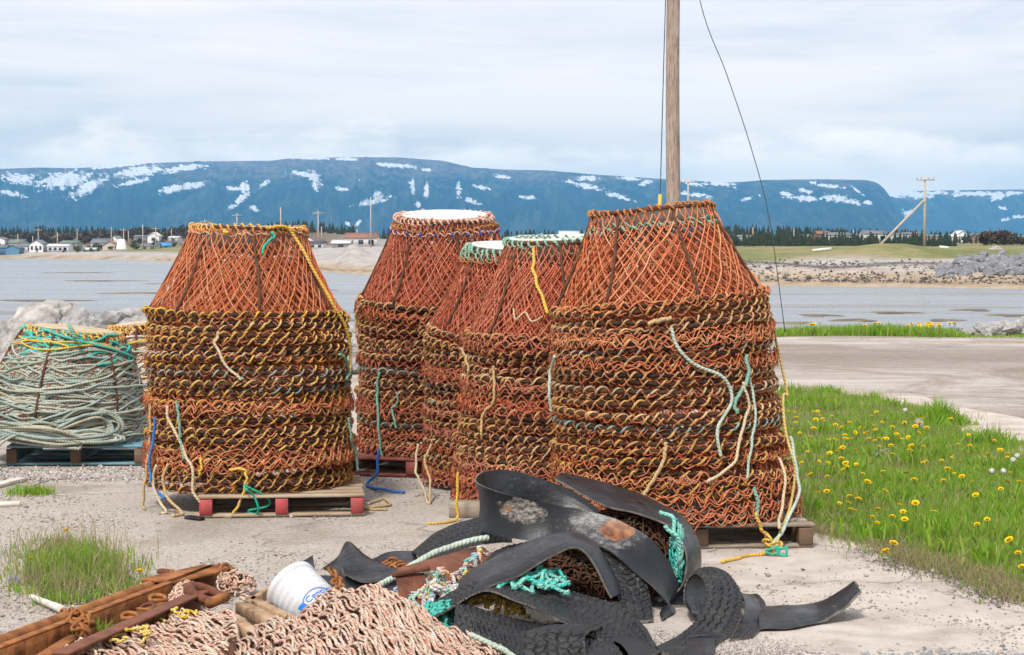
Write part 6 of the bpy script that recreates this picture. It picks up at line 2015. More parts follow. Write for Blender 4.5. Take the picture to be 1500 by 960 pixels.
def house(px0, px1, base_y, wall_y, roof_y, D, wall, roof, label, gable=False, depth=7.0, rz=0.0, group='houses of the far village', win=2, door=True):
    a, b = P(px0, base_y, D, None), P(px1, base_y, D, None)
    w = b.x - a.x
    zb = float(land_z((a.x + b.x) / 2, D)) - 0.2
    zw = P(px0, wall_y, D, None).z
    zr = P(px0, roof_y, D, None).z
    h = max(0.8, zw - zb)
    rh = max(0.3, zr - zw)
    root = empty('house', ((a.x + b.x) / 2, D + depth / 2, zb), (0, 0, rz), label, 'house', group)
    mb = MB()
    x, y = w / 2, depth / 2
    if gable:  # gable end towards the viewer
        prof = [(-x, 0), (x, 0), (x, h), (0, h + rh), (-x, h)]
        v = [(p[0], -y, p[1]) for p in prof] + [(p[0], y, p[1]) for p in prof]
        mb.add(np.array(v), [(0, 1, 6, 5), (1, 2, 7, 6), (4, 0, 5, 9)])
        mb.add(np.array(v), [(0, 4, 3, 2, 1), (5, 6, 7, 8, 9)])
        mb.build('wall', WALL[wall], root)
        mb = MB()
        o_ = 0.25
        for s in (-1, 1):
            e = np.array([(0, -y - o_, h + rh + .02), (0, y + o_, h + rh + .02), (s * (x + o_), y + o_, h - o_ * rh / x + .02), (s * (x + o_), -y - o_, h - o_ * rh / x + .02)])
            mb.add(np.concatenate([e, e + [0, 0, .14]]), [(0, 1, 2, 3), (4, 7, 6, 5), (0, 3, 7, 4), (1, 5, 6, 2), (2, 6, 7, 3), (0, 4, 5, 1)])
        mb.build('roof', WALL[roof], root)
    else:
        prof = [(-y, 0), (y, 0), (y, h), (0, h + rh), (-y, h)]
        v = [(-x, p[0], p[1]) for p in prof] + [(x, p[0], p[1]) for p in prof]
        mb.add(np.array(v), [(0, 1, 6, 5), (1, 2, 7, 6), (4, 0, 5, 9)])
        mb.add(np.array(v), [(0, 4, 3, 2, 1), (5, 6, 7, 8, 9)])
        mb.build('wall', WALL[wall], root)
        mb = MB()
        o_ = 0.25
        for s in (-1, 1):
            e = np.array([(-x - o_, 0, h + rh + .02), (x + o_, 0, h + rh + .02), (x + o_, s * (y + o_), h - o_ * rh / y + .02), (-x - o_, s * (y + o_), h - o_ * rh / y + .02)])
            mb.add(np.concatenate([e, e + [0, 0, .14]]), [(0, 1, 2, 3), (4, 7, 6, 5), (0, 3, 7, 4), (1, 5, 6, 2), (2, 6, 7, 3), (0, 4, 5, 1)])
        mb.build('roof', WALL[roof], root)
    for k in range(win):
        xx_ = (-0.5 + (k + 0.6) / (win + 0.2)) * w
        mb = MB()
        ws = min(1.3, w / (win + 1) * 0.6)
        mb.box((xx_, -y - 0.03, h * 0.58), (ws, 0.08, min(1.1, h * 0.42)))
        mb.build('window', WALL['glass'], root)
    if door and w > 5:
        mb = MB()
        mb.box((w * 0.5 - 1.1, -y - 0.03, min(1.0, h * .4)), (0.9, 0.08, min(2.0, h * .8)))
        mb.build('door', WALL['rgrey'], root)
    return root


HV = [(8, 28, 373, 364, 359.5, 606, 'blue', 'rgrey', 'small blue gabled shed at the waterline, far left of the village', True, 6, 0),
      (-6, 9, 372, 363, 359, 608, 'blue', 'rgrey', 'blue shed cut by the left edge', False, 6, 0),
      (-10, 7, 362, 351, 348, 640, 'white', 'rgrey', 'white house cut by the left edge, above the blue shed', True, 7, 1),
      (12, 33, 362, 356, 351, 640, 'grey', 'rgreen', 'grey-roofed house behind the blue shed', False, 8, 1),
      (29, 48, 371, 361, 357, 620, 'white', 'rgrey', 'white low house beside the blue shed', False, 7, 2),
      (43, 63, 370, 358, 352, 617, 'white', 'rgrey', 'white house with a front gable and three windows', True, 8, 3),
      (62, 70, 370, 361, 357, 622, 'beige', 'rdark', 'narrow beige shed between two white houses', False, 6, 1),
      (69, 100, 371, 361, 358, 617, 'white', 'rwhite', 'long white bungalow with round-looking windows', False, 7, 4),
      (88, 113, 361, 356, 353, 650, 'grey', 'rgreen', 'long low grey roof behind the white bungalow', False, 8, 2),
      (112, 122, 374, 367, 365, 608, 'white', 'rgrey', 'tiny white shed near the shore', False, 4, 0),
      (122, 139, 374, 366, 363.5, 609, 'grey', 'rwhite', 'grey shed with a pale roof near the shore', False, 5, 0),
      (133, 160, 369, 356, 350, 640, 'white', 'rgrey', 'wide white house left of the tallest village gable', False, 9, 3),
      (157, 177, 365, 353, 346, 646, 'white', 'rgrey', 'tallest white house of the village with a steep gable', True, 9, 1),
      (150, 172, 370, 360, 354, 628, 'beige', 'rbrown', 'beige house with brown gable before the tallest white house', True, 7, 1),
      (205, 230, 369, 361, 357, 600, 'cream', 'rgrey', 'cream house left of the blue-roofed one', False, 8, 2),
      (226, 250, 367, 361, 356.5, 606, 'cream', 'rblue', 'cream house with a bright blue roof', False, 8, 2),
      (216, 233, 353, 346, 341, 720, 'white', 'rwhite', 'white house up the hill before the dark trees', True, 8, 1),
      (247, 261, 354, 348.5, 346.5, 720, 'white', 'rwhite', 'small white house up the hill, right of the gabled one', False, 8, 1),
      (196, 214, 352, 347, 345, 730, 'grey', 'rgrey', 'grey low house up the hill left of the white gable', False, 8, 1),
      (262, 285, 366, 360, 357, 620, 'beige', 'rgrey', 'beige house partly hidden by the leftmost stack', False, 8, 1),
      (437, 456, 360, 354, 350, 425, 'white', 'rwhite', 'white house right of the leftmost stack', True, 7, 2),
      (452, 474, 362, 357, 354, 420, 'white', 'rdark', 'low white house with a dark roof right of the leftmost stack', False, 6, 2),
      (486, 512, 362, 357, 352.5, 415, 'grey', 'rwhite', 'pale-roofed shed left of the brown-roofed house', False, 7, 1),
      (505, 552, 357, 349, 342, 450, 'white', 'rbrown', 'brown-roofed white house beside the far stack', False, 9, 3),
      (650, 700, 357, 349, 345, 450, 'white', 'rgrey', 'white house mostly hidden behind the far stack', False, 8, 2)]
for h_ in HV:
    px0, px1, by, wy_, ry, D, wc_, rc_, lab, gb, dep, wn = h_
    house(px0, px1, by, wy_, ry, D, wc_, rc_, lab, gb, dep, 0, 'houses of the far village', wn)
HR = [(1074, 1102, 352, 347.5, 345, 560, 'white', 'rgrey', 'white low house at the left end of the right wood', False, 7, 2),
      (1176, 1190, 352, 347, 344, 560, 'beige', 'rgrey', 'tiny beige house among the trees left of the brown one', False, 7, 1),
      (1198, 1217, 350, 343, 339, 570, 'brown', 'rbrown', 'brown house above the trees on the right', False, 8, 1),
      (1212, 1246, 350, 345, 341, 560, 'white', 'rgrey', 'white house with grey roof right of the brown house', False, 8, 3),
      (1246, 1268, 350, 345.5, 343, 565, 'beige', 'rgrey', 'beige house left of the large white one', False, 8, 2),
      (1266, 1298, 350, 343, 338, 555, 'white', 'rgrey', 'large white house left of the braced pole', False, 9, 3),
      (1308, 1330, 351, 344, 342, 550, 'white', 'rgrey', 'long white house just left of the braced pole', False, 8, 2),
      (1326, 1354, 351, 343, 341, 556, 'beige', 'rgrey', 'long beige house behind the braced pole', False, 8, 2),
      (1358, 1392, 352, 347, 344.5, 560, 'beige', 'rgrey', 'low beige house right of the braced pole', False, 8, 2),
      (1394, 1408, 353, 347, 344, 545, 'white', 'rwhite', 'small white house left of the white gable', False, 7, 1),
      (1402, 1417, 352, 344, 338.5, 560, 'white', 'rwhite', 'white gabled house on the right', True, 8, 1),
      (1424, 1442, 352, 346, 343, 560, 'beige', 'rgrey', 'beige house right of the white gable', False, 8, 1),
      (1434, 1457, 353, 346, 343, 550, 'salmon', 'rgrey', 'salmon-fronted house near the right edge', False, 8, 2),
      (1488, 1510, 353, 348, 345.5, 560, 'white', 'rgrey', 'small white house at the right edge', False, 8, 1),
      (760, 800, 356, 349, 345, 520, 'white', 'rwhite', 'white house behind the green-laced pots', False, 8, 2),
      (820, 848, 353, 345, 339, 520, 'white', 'rwhite', 'white house left of the tall right stack', False, 8, 2)]
for h_ in HR:
    px0, px1, by, wy_, ry, D, wc_, rc_, lab, gb, dep, wn = h_
    house(px0, px1, by, wy_, ry, D, wc_, rc_, lab, gb, dep, 0, 'houses among the right wood', wn)
# white tapered tank in the village
mb = MB()
pt = P(178, 370, 622, None)
mb.lathe([(1.7, 0), (1.1, 2.9), (0.9, 3.1), (0.001, 3.15)], 20)
tag(mb.build('tank', WALL['white'], None, False, (pt.x, 622, float(land_z(pt.x, 622)))), 'white tapered tank right of the tallest village house', 'tank')


def conifers(name, spots, mat, label, rn, hs, broad=False, asp=0.30):
    mb = MB()
    for (x, y, z), h in zip(spots, hs):
        if broad:
            n = 60
            c = rn.normal(0, 1, (n, 3)); c /= np.linalg.norm(c, axis=1, keepdims=True)
            c = c * rn.uniform(.5, 1, (n, 1)) * np.array([h * .42, h * .42, h * .42]) + np.array([x, y, z + h * .55])
            for p in c:
                s = h * rn.uniform(.06, .12)
                q = rn.normal(0, s, (4, 3)) + p
                mb.add(q, [(0, 1, 2), (0, 2, 3), (0, 3, 1)])
            mb.tubes(np.array([(x, y, z - .3), (x, y, z + h * .7)]), h * .015, 4, caps=False)
            continue
        tiers = 7
        R0 = h * asp * rn.uniform(0.7, 1.3)
        nb = 7
        for k in range(tiers):
            u = k / tiers
            zt = z + h * (0.10 + 0.90 * (u + 1.55 / tiers)) if k < tiers - 1 else z + h
            zb_ = z + h * (0.10 + 0.90 * u)
            R = R0 * (1 - u * 0.92) * rn.uniform(.75, 1.2)
            a = rn.random() * 6.3 + np.arange(nb * 2) * PI / nb
            rr = np.where(np.arange(nb * 2) % 2 == 0, R * rn.uniform(.7, 1.25, nb * 2), R * .35)
            v = np.stack([x + rr * np.cos(a), y + rr * np.sin(a), zb_ + rn.normal(0, .03 * h, nb * 2) - .03 * h * (np.arange(nb * 2) % 2 == 0)], -1)
            v = np.concatenate([v, [[x + rn.normal(0, .01 * h), y, min(zt, z + h)]]])
            i = np.arange(nb * 2)
            mb.add(v, np.stack([i, (i + 1) % (nb * 2), np.full(nb * 2, nb * 2)], -1))
        mb.tubes(np.array([(x, y, z - .3), (x, y, z + h * .6)]), h * .012, 4, caps=False)
    return tag(mb.build(name, mat, None, False), label, None, None, 'stuff')


def foliage_far(name, cols):
    m, t = new_mat(name)
    geo = t.n('ShaderNodeNewGeometry')
    c = t.ramp(geo.outputs['Random Per Island'], [(i / (len(cols) - 1), c) for i, c in enumerate(cols)])
    c = t.mix(t.ramp(t.noise(geo.outputs['Position'], 0.09, 3.0), [(0.45, 0.0), (0.6, 0.5)]), c, (0.06, 0.05, 0.035))
    finish(t, c, 0.9, spec=0.1)
    return m


M_SPR = foliage_far('spruce_needles', [(0.016, 0.030, 0.018), (0.030, 0.048, 0.024), (0.022, 0.038, 0.022), (0.045, 0.055, 0.030)])
M_SCRUB = foliage_far('bare_scrub', [(0.10, 0.065, 0.04), (0.07, 0.045, 0.03), (0.13, 0.09, 0.05), (0.06, 0.06, 0.03)])
rn = np.random.default_rng(31)


def far_spots(n, p0, p1, d0, d1):
    x = rn.uniform(p0, p1, n)
    D = rn.uniform(d0, d1, n)
    X = (x - 750) / 3000 * D
    return np.stack([X, D, land_z(X, D)], -1), x


# right wood: upper band of tall spruces and lower front band of thicket
s1, x1 = far_spots(520, 1040, 1640, 590, 720)
top = np.interp(x1, [1040, 1080, 1250, 1330, 1420, 1500, 1640], [329, 329, 334, 336, 338, 343, 342])
hs = (1.7 - (top - 355) * s1[:, 1] / 3000) - s1[:, 2]
conifers('spruce_wood', s1, M_SPR, 'dark spruce wood behind the right houses', rn, hs * rn.uniform(.55, 1.08, len(hs)) ** 1.0, asp=0.26)
s1, x1 = far_spots(420, 1050, 1400, 330, 400)
hh = 1.7 - (np.interp(x1, [1050, 1100, 1180, 1280, 1300, 1400], [343, 344, 347, 348, 349, 351]) - 355) * s1[:, 1] / 3000 - s1[:, 2]
hh = np.maximum(hh, 0.6)
conifers('spruce_thicket', s1, M_SPR, 'low dark thicket in front of the right houses', rn, hh * rn.uniform(.6, 1.15, len(hh)), asp=0.36)
s1, x1 = far_spots(190, 1100, 1500, 470, 540)
top = rn.uniform(338, 350, len(x1))
hh = np.maximum(1.7 - (top - 355) * s1[:, 1] / 3000 - s1[:, 2], 0.8)
conifers('spruce_trees', s1, M_SPR, 'scattered dark spruces between and before the right houses', rn, hh, asp=0.30)
s1, x1 = far_spots(90, 1440, 1520, 400, 440)
conifers('bare_bushes', s1, M_SCRUB, 'brownish bushes near the right edge of the wood', rn, rn.uniform(1.2, 2.4, len(s1)) * np.where(x1 < 1475, 1.3, .8), broad=True)
# left wood on the rise behind the village
s1, x1 = far_spots(520, -260, 560, 900, 1050)
top = np.interp(x1, [-260, 0, 60, 200, 280, 400, 460, 500, 560], [333, 333, 331, 332, 333, 332, 335, 345, 350])
hs = (1.7 - (top - 355) * s1[:, 1] / 3000) - s1[:, 2]
conifers('spruce_wood', s1, M_SPR, 'dark spruce wood along the rise behind the village', rn, np.maximum(1.5, hs * rn.uniform(.45, 1.15, len(hs))), asp=0.25)
s1, x1 = far_spots(420, -240, 300, 720, 890)
conifers('scrub', s1, M_SCRUB, 'brown leafless scrub between the village and the spruces', rn, rn.uniform(1.5, 4.0, len(s1)), broad=True)
s1, x1 = far_spots(200, 560, 1060, 700, 900)
conifers('spruce_wood_behind_pots', s1, M_SPR, 'dark spruce wood behind the pot stacks', rn, rn.uniform(2.5, 5.0, len(s1)), asp=0.28).name = 'spruce_wood'
s1, x1 = far_spots(90, 390, 520, 700, 800)
conifers('spruce_wood', s1, M_SPR, 'dark spruces right of the leftmost stack', rn, rn.uniform(2.0, 4.6, len(s1)), asp=0.28)
# green garden shrubs in the village
s1, x1 = far_spots(70, -40, 300, 600, 640)
conifers('garden_shrubs', s1, foliage_far('shrub_leaves', [(0.06, 0.09, 0.03), (0.10, 0.13, 0.04), (0.12, 0.09, 0.05)]), 'shrubs and rough grass between the village houses', rn, rn.uniform(0.8, 2.2, len(s1)), broad=True)

MAT['pole'] = wood_mat('pole_wood', [(0.30, 0.24, 0.18), (0.40, 0.34, 0.28), (0.48, 0.43, 0.37)], 1.0)
GPL = 'utility poles of the far village'


def upole(px_, ytop, ybase, D, label, arm=True, r=0.13, group=GPL):
    pt = P(px_, ytop, D, None)
    zb = float(land_z(pt.x, D))
    root = empty('utility_pole', (pt.x, D, zb), (0, 0, 0), label, 'utility pole', group)
    h = pt.z - zb
    mb = MB()
    mb.tubes(np.array([(0, 0, -0.3), (0, 0, h / 2), (0, 0, h)]), np.array([r * 1.15, r, r * .8]), 8)
    mb.build('pole', MAT['pole'], root, True)
    if arm:
        mb = MB()
        mb.box((0, -r, h - 0.5), (2.4, 0.12, 0.14))
        mb.build('crossarm', MAT['pole'], root)
        for k in (-1.05, -0.5, 0.5, 1.05):
            mb = MB()
            mb.tubes(np.array([(k, -r, h - 0.43), (k, -r, h - 0.15)]), 0.06, 6)
            mb.build('insulator', WALL['grey'], root)
    return root


for (x, yt, D, arm, lab) in ((26, 343, 640, 0, 'short pole above the blue shed'), (56, 335, 640, 1, 'crossarm pole above the white gabled house'), (48, 346, 650, 0, 'short pale pole left of the crossarm pole'), (84, 340, 650, 0, 'plain pole above the white bungalow'), (113, 335, 700, 0, 'pole before the brown scrub'),
                             (163, 333, 640, 0, 'pole rising behind the tallest village gable'), (181, 335, 625, 1, 'crossarm pole beside the white tank'), (188, 338, 660, 0, 'thin pole right of the white tank'), (209, 329, 600, 0, 'tall pole left of the blue roof'), (228, 333, 600, 1, 'crossarm pole in front of the blue roof'), (251, 336, 700, 0, 'pole up the hill by the small white house'),
                             (300, 322, 520, 1, 'crossarm pole showing above the left part of the leftmost stack'), (347, 313, 500, 1, 'crossarm pole above the middle of the leftmost stack'), (411, 304, 470, 0, 'pole above the right rim of the leftmost stack'), (466, 309, 425, 1, 'crossarm pole in the gap right of the leftmost stack'), (471, 332, 560, 0, 'thin far pole beside the crossarm pole in the gap'),
                             (543, 289, 400, 0, 'tall pole left of the far stack'), (523, 336, 520, 0, 'thin pole by the brown-roofed house'), (1103, 333, 580, 0, 'pole before the wood at the right stack edge'), (1163, 335, 590, 0, 'pole in the right wood'), (1250, 337, 590, 0, 'pole above the beige right house'), (1008, 262, 300, 1, 'pole just right of the near wooden pole')):
    upole(x, yt, 0, D, lab, bool(arm), 0.15 if D > 450 else 0.13)
# braced pole on the right
root = upole(1355, 258, 362, 262, 'utility pole with a diagonal wooden brace on the right mound', True, 0.16, GPL)
mb = MB()
z0 = root.location
pa = P(1290, 360, 258, None); pb = P(1353, 294, 261.8, None)
pa.z = float(land_z(pa.x, 258)) - 0.2
mb.tubes(np.array([tuple(pa - z0), tuple(pb - z0)]), 0.15, 8)
mb.build('brace', MAT['pole'], root, True)
# near pole behind the right stack
px_, D = 985, 36.6
base = P(985, 480, D)
root = empty('wooden_pole', (base.x, D, 0), label='tall bare wooden pole rising behind the right stack', cat='utility pole')
mb = MB()
K = 24
zz = np.linspace(-0.3, 9.2, K)
mb.tubes(np.stack([0.012 * np.sin(zz), 0 * zz, zz], -1), np.linspace(0.135, 0.108, K), 14)
m, t = new_mat('weathered_pole')
v = t.obj()
n1 = t.noise(t.scalevec(v, (1, 1, 0.10)), 34.0, 7.0, 0.78)
c = t.ramp(n1, [(0.32, (0.09, 0.065, 0.05)), (0.48, (0.27, 0.205, 0.165)), (0.66, (0.42, 0.35, 0.305))])
c = t.mix(t.ramp(t.noise(v, 2.2, 5.0), [(0.5, 0.0), (0.7, 0.5)]), c, (0.42, 0.36, 0.33))
finish(t, c, 0.9, n1, 0.8, 0.02, spec=0.15)
mb.build('pole_shaft', m, root, True)
wire_m, t = new_mat('wire')
finish(t, (0.05, 0.05, 0.055), 0.5, metal=0.3)


def wire(name, pts, r, label, n=40):
    mb = MB()
    mb.tubes(catmull(pts, n), r, 5)
    return tag(mb.build(name, wire_m, None, True), label, 'wire')


anchor = P(1150, 487, D)
wire('guy_wire', [(base.x, D, 8.6), P(1025, 0, D), P(1064, 108, D), P(1100, 216, D), P(1127, 322, D), tuple(anchor)], 0.008, 'dark guy wire slanting right from the wooden pole to the bank')
w = wire('guy_wire', [(base.x - 0.04, D, 8.6), P(975, 0, D - .5), P(967, 288, D - 3), P(960, 520, D - 5)], 0.009, 'dark guy wire close to the left of the wooden pole')
mb = MB()
mb.tubes(catmull([P(967, 286, D - 3.02), P(965.5, 330, D - 3.4), P(963, 420, D - 4.4)], 8), 0.032, 8)
tag(mb.build('wire_guard', MAT['rope_yellow'], None, True), 'yellow plastic guard on the guy wire', 'wire guard')

# driftwood on the far spit
for (x0, x1, y, lab) in ((1190, 1218, 362, 'pale driftwood log on the far grass left of the mound'), (1376, 1390, 366, 'short driftwood log right of the braced pole')):
    D = 262
    a, b = P(x0, y - 1, D, None), P(x1, y + 3 if x0 > 1300 else y + 1.5, D, None)
    a.z = float(land_z(a.x, D)) + .15; b.z = float(land_z(b.x, D)) + .15
    mb = MB(); mb.tubes(np.array([tuple(a), tuple(b)]), 0.22, 7)
    tag(mb.build('driftwood', MAT['drift'], None, True), lab, 'driftwood')
boulder(ROCKS[1], tuple(P(1457, 368, 270, None)), (1.1, 0.8, 0.7), 'pale boulder on the grass above the rock pile', None, 4)

# ------------------------------------------------------------------ mountains
R_PX = [-900, -500, -200, 0, 60, 110, 150, 180, 230, 310, 400, 420, 500, 580, 650, 690, 740, 800, 870, 960, 1060, 1085, 1120, 1200, 1268, 1284, 1294, 1304, 1316, 1340]
R_PY = [262, 256, 250, 248, 246, 247, 245, 241, 239, 237, 236, 233, 231, 231, 236, 246, 249, 250, 256, 262, 268, 267, 264, 263, 264, 268, 276, 290, 312, 352]
B_PX = [900, 1180, 1240, 1290, 1310, 1400, 1500, 1800, 2300]
B_PY = [340, 300, 280, 281, 281, 279, 278, 282, 275]
SNOW = [  # px, py, rx, ry, slope
    (30, 263, 30, 8, 0.1), (95, 265, 45, 13, -0.1), (130, 275, 30, 10, -0.5), (20, 284, 20, 4, 0.2), (205, 252, 40, 8, -0.12), (270, 247, 40, 5, -0.15), (195, 268, 25, 4, -0.2), (180, 243, 50, 3, -.1),
    (262, 276, 34, 6, -0.2), (290, 272, 14, 5, -.4), (360, 275, 8, 9, 0.2), (345, 277, 14, 4, 0.1), (388, 270, 9, 4, -0.4), (355, 290, 12, 7, -0.8), (372, 306, 9, 4, 0.3), (342, 303, 8, 4, -0.3), (460, 260, 12, 9, 0.5), (445, 256, 22, 4, 0.2), (462, 270, 6, 10, 0.4),
    (455, 232.5, 40, 2.0, 0.03), (505, 233.5, 24, 2.0, 0.05), (580, 243, 35, 3.4, 0.08), (625, 249, 12, 2.6, 0.1), (605, 272, 3.5, 12, 0.35), (625, 280, 3.5, 14, 0.4), (612, 300, 6, 5, .2), (545, 296, 28, 5, -0.2), (555, 285, 7, 7, 0), (500, 277, 12, 3, 0.1), (672, 278, 4, 12, 0.25), (690, 295, 14, 4, 0.3),
    (735, 259, 14, 3, 0.1), (705, 275, 15, 3, 0.2), (510, 328, 5, 3, .3), (523, 328, 6, 3, -.6), (775, 290, 16, 3, 0.1), (855, 272, 30, 4, 0.22), (905, 288, 22, 4, 0.3), (860, 261, 18, 4, 0.05), (945, 268, 10, 4, -0.3), (920, 262, 18, 3, .1), (1010, 268, 22, 4, 0.2), (1055, 270, 20, 4, 0.1), (1020, 286, 26, 4, 0.12), (1092, 292, 10, 2.4, -0.3),
    (1178, 291, 26, 4.2, 0.06), (1150, 284, 10, 4, 0.3), (1225, 291, 24, 5, 0.12), (1245, 296, 16, 4, 0.2), (1213, 273, 22, 3.4, 0.08), (1178, 280, 10, 4, 0.2), (1255, 280, 11, 2.2, 0.7), (1270, 297, 8, 3, 0.2), (1190, 268, 6, 2, 0)]
SNOW_B = [(1315, 284, 38, 6, 0.0), (1345, 286, 22, 6, 0), (1430, 284, 45, 3.6, 0.0), (1400, 284, 5, 7, 0), (1462, 288, 14, 6, -0.2), (1370, 283, 20, 3.5, 0), (1330, 312, 10, 5, -0.2), (1480, 283, 30, 3, 0), (1490, 318, 12, 3, 0), (1472, 322, 8, 3, -.2), (1468, 305, 8, 3, .3)]


def massif(name, pxs, pys, Yf, Yr, Yb, snow, seed, n_px, p0, p1, nrow=150):
    cols = np.linspace(p0, p1, n_px)
    ridge_py = np.interp(cols, pxs, pys)
    k = np.ones(9) / 9
    ridge_py = np.convolve(np.pad(ridge_py, 4, 'edge'), k, 'valid')
    ridge_z = 1.7 + (355 - ridge_py) * Yr / 3000
    v = np.concatenate([np.linspace(0, 1, nrow), np.linspace(1.02, 1.6, 14)])
    C, Vv = np.meshgrid(cols, v, indexing='ij')
    nx = C / 150.0
    gul = np.array([[0]])
    f1 = np.array([mnoise.fractal(Vector((a * 2.2 + seed, b * 1.1, seed)), 1.0, 2.1, 6) for a, b in zip(nx.ravel(), Vv.ravel())]).reshape(C.shape)
    f2 = np.array([mnoise.fractal(Vector((a * 6.0 + seed, b * 3.0, seed + 5)), 1.0, 2.1, 5) for a, b in zip(nx.ravel(), Vv.ravel())]).reshape(C.shape)
    foot = np.minimum(Vv, 1)
    Yw = Yf + (Yr - Yf) * np.minimum(Vv, 1) + (Yb - Yr) * np.maximum(Vv - 1, 0) / 0.6
    Yw = Yw + (Yr - Yf) * 0.10 * f1 * np.sin(PI * np.clip(foot, 0, 1))
    prof = 0.28 * foot + 0.72 * foot ** 1.05
    prof = np.where(foot < .5, foot * 0.9, foot * 0.9 + 0.1 * smooth(.5, 1, foot))
    Z = -5 + (ridge_z[:, None] + 5) * prof
    relief = (ridge_z[:, None] + 5) * (0.12 * f1 + 0.10 * (np.abs(f2) * 2 - 0.5)) * np.sin(PI * np.clip(foot, 0, 1)) ** 0.7
    Z = Z + relief + np.where(Vv > 1, -0.10 * ridge_z[:, None] * (Vv - 1), 0)
    X = (C - 750) / 3000 * Yw
    # snow lies in hollows of the real surface: its bounds are given on the slope, ragged by noise
    PYs = 355 - (Z - 1.7) * 3000 / Yw
    sn = np.full(C.shape, -9.0)
    for (sx, sy, rx, ry, sl) in snow:
        dx = C - sx
        dy = PYs - sy - sl * dx
        d = 1 - np.sqrt((dx / rx) ** 2 + (dy / ry) ** 2)
        sn = np.maximum(sn, d)
    fn = np.array([mnoise.fractal(Vector((a / 9.0, b / 3.2, seed)), 1.0, 2.2, 5) for a, b in zip(C.ravel(), PYs.ravel())]).reshape(C.shape)
    fn2 = np.array([mnoise.fractal(Vector(((a - 1.6 * b) / 2.6, (b + 0.4 * a) / 8.0, seed + 3)), 1.0, 2.2, 3) for a, b in zip(C.ravel(), PYs.ravel())]).reshape(C.shape)
    fn3 = np.array([mnoise.fractal(Vector((a / 2.2, b / 14.0, seed + 9)), 1.0, 2.2, 4) for a, b in zip(C.ravel(), PYs.ravel())]).reshape(C.shape)
    sn = sn - 0.03 + 0.6 * fn + 0.7 * fn2 + 0.25 * fn3
    sn = np.maximum(sn, 0.9 * fn2 + 0.7 * fn + 0.6 * fn3 - 0.70 - 4.0 * np.abs(foot - 0.80) ** 1.3)
    mb = MB()
    mb.grid(np.stack([X, Yw, Z], -1), 0, None, flip=False)
    m, t = new_mat(name + '_surface')
    pos = t.pos()
    pz = t.n('ShaderNodeSeparateXYZ', {0: pos}).outputs[2]
    n1 = t.noise(t.scalevec(pos, (1, 1, 2.0)), 0.006, 8.0, 0.7, 0.6)
    n2 = t.noise(t.scalevec(pos, (1, 1, 2.0)), 0.03, 6.0, 0.7)
    forest = t.ramp(n2, [(0.3, (0.006, 0.014, 0.010)), (0.55, (0.024, 0.042, 0.024)), (0.72, (0.075, 0.075, 0.05))])
    heath_ = t.ramp(n2, [(0.3, (0.10, 0.075, 0.065)), (0.55, (0.26, 0.20, 0.175)), (0.72, (0.40, 0.34, 0.31))])
    hm = t.ramp(t.math('ADD', t.math('MULTIPLY', pz, 1.0 / 420.0), t.math('MULTIPLY', t.math('SUBTRACT', n1, 0.5), 1.4)), [(0.52, 0.0), (0.80, 0.9)])
    strk = t.noise(t.scalevec(pos, (1.0, 0.12, 0.25)), 0.010, 7.0, 0.72, 0.8)  # cliff and gully streaks; relief shading painted into the slope colour
    forest = t.mix(t.ramp(strk, [(0.48, 0.0), (0.66, 0.8)]), forest, (0.13, 0.125, 0.095))
    c = t.mix(hm, forest, heath_)
    c = t.mix(t.ramp(strk, [(0.30, 0.6), (0.46, 0.0)]), c, (0.012, 0.018, 0.016))  # darker streaks: gully shade put into the colour
    c = t.mix(t.ramp(att_m(t, 'snow'), [(0.46, 0.0), (0.54, 1.0)]), c, (0.92, 0.92, 0.92))
    finish(t, c, 0.95, n2, 0.8, 40.0, spec=0.05)
    o = mb.build(name, m, None, True)
    a_ = o.data.attributes.new('snow', 'FLOAT', 'POINT')
    a_.data.foreach_set('value', np.clip(sn * 0.5 + 0.42, 0, 1).ravel().astype(np.float32))
    return structure(o)


def att_m(t, nm):
    return t.n('ShaderNodeAttribute', attribute_name=nm).outputs['Fac']


massif('mountains', R_PX, R_PY, 6200, 8800, 10500, SNOW, 2.0, 1300, -600, 1342, 200)
massif('far_mountains', B_PX, B_PY, 9200, 10600, 11800, SNOW_B, 7.0, 420, 900, 2300, 110)

# ------------------------------------------------------------------ haze
mb = MB()
mb.box((0, 5950, 300), (13000, 12500, 0), None, 0, 0) if False else None
HZ0, HZ1 = -6.5, 420.0
mb.box((0, 5900, (HZ0 + HZ1) / 2), (14000, 12400, HZ1 - HZ0))
m = bpy.data.materials.new('haze_air')
m.use_nodes = True
t = NT(m.node_tree)
vol = t.n('ShaderNodeVolumePrincipled', {'Color': (0.17, 0.55, 1.0, 1), 'Density': 0.98e-4, 'Anisotropy': 0.0})
o = t.n('ShaderNodeOutputMaterial')
t.t.links.new(vol.outputs[0], o.inputs['Volume'])
hz = mb.build('haze', m, None)
hz['kind'] = 'stuff'

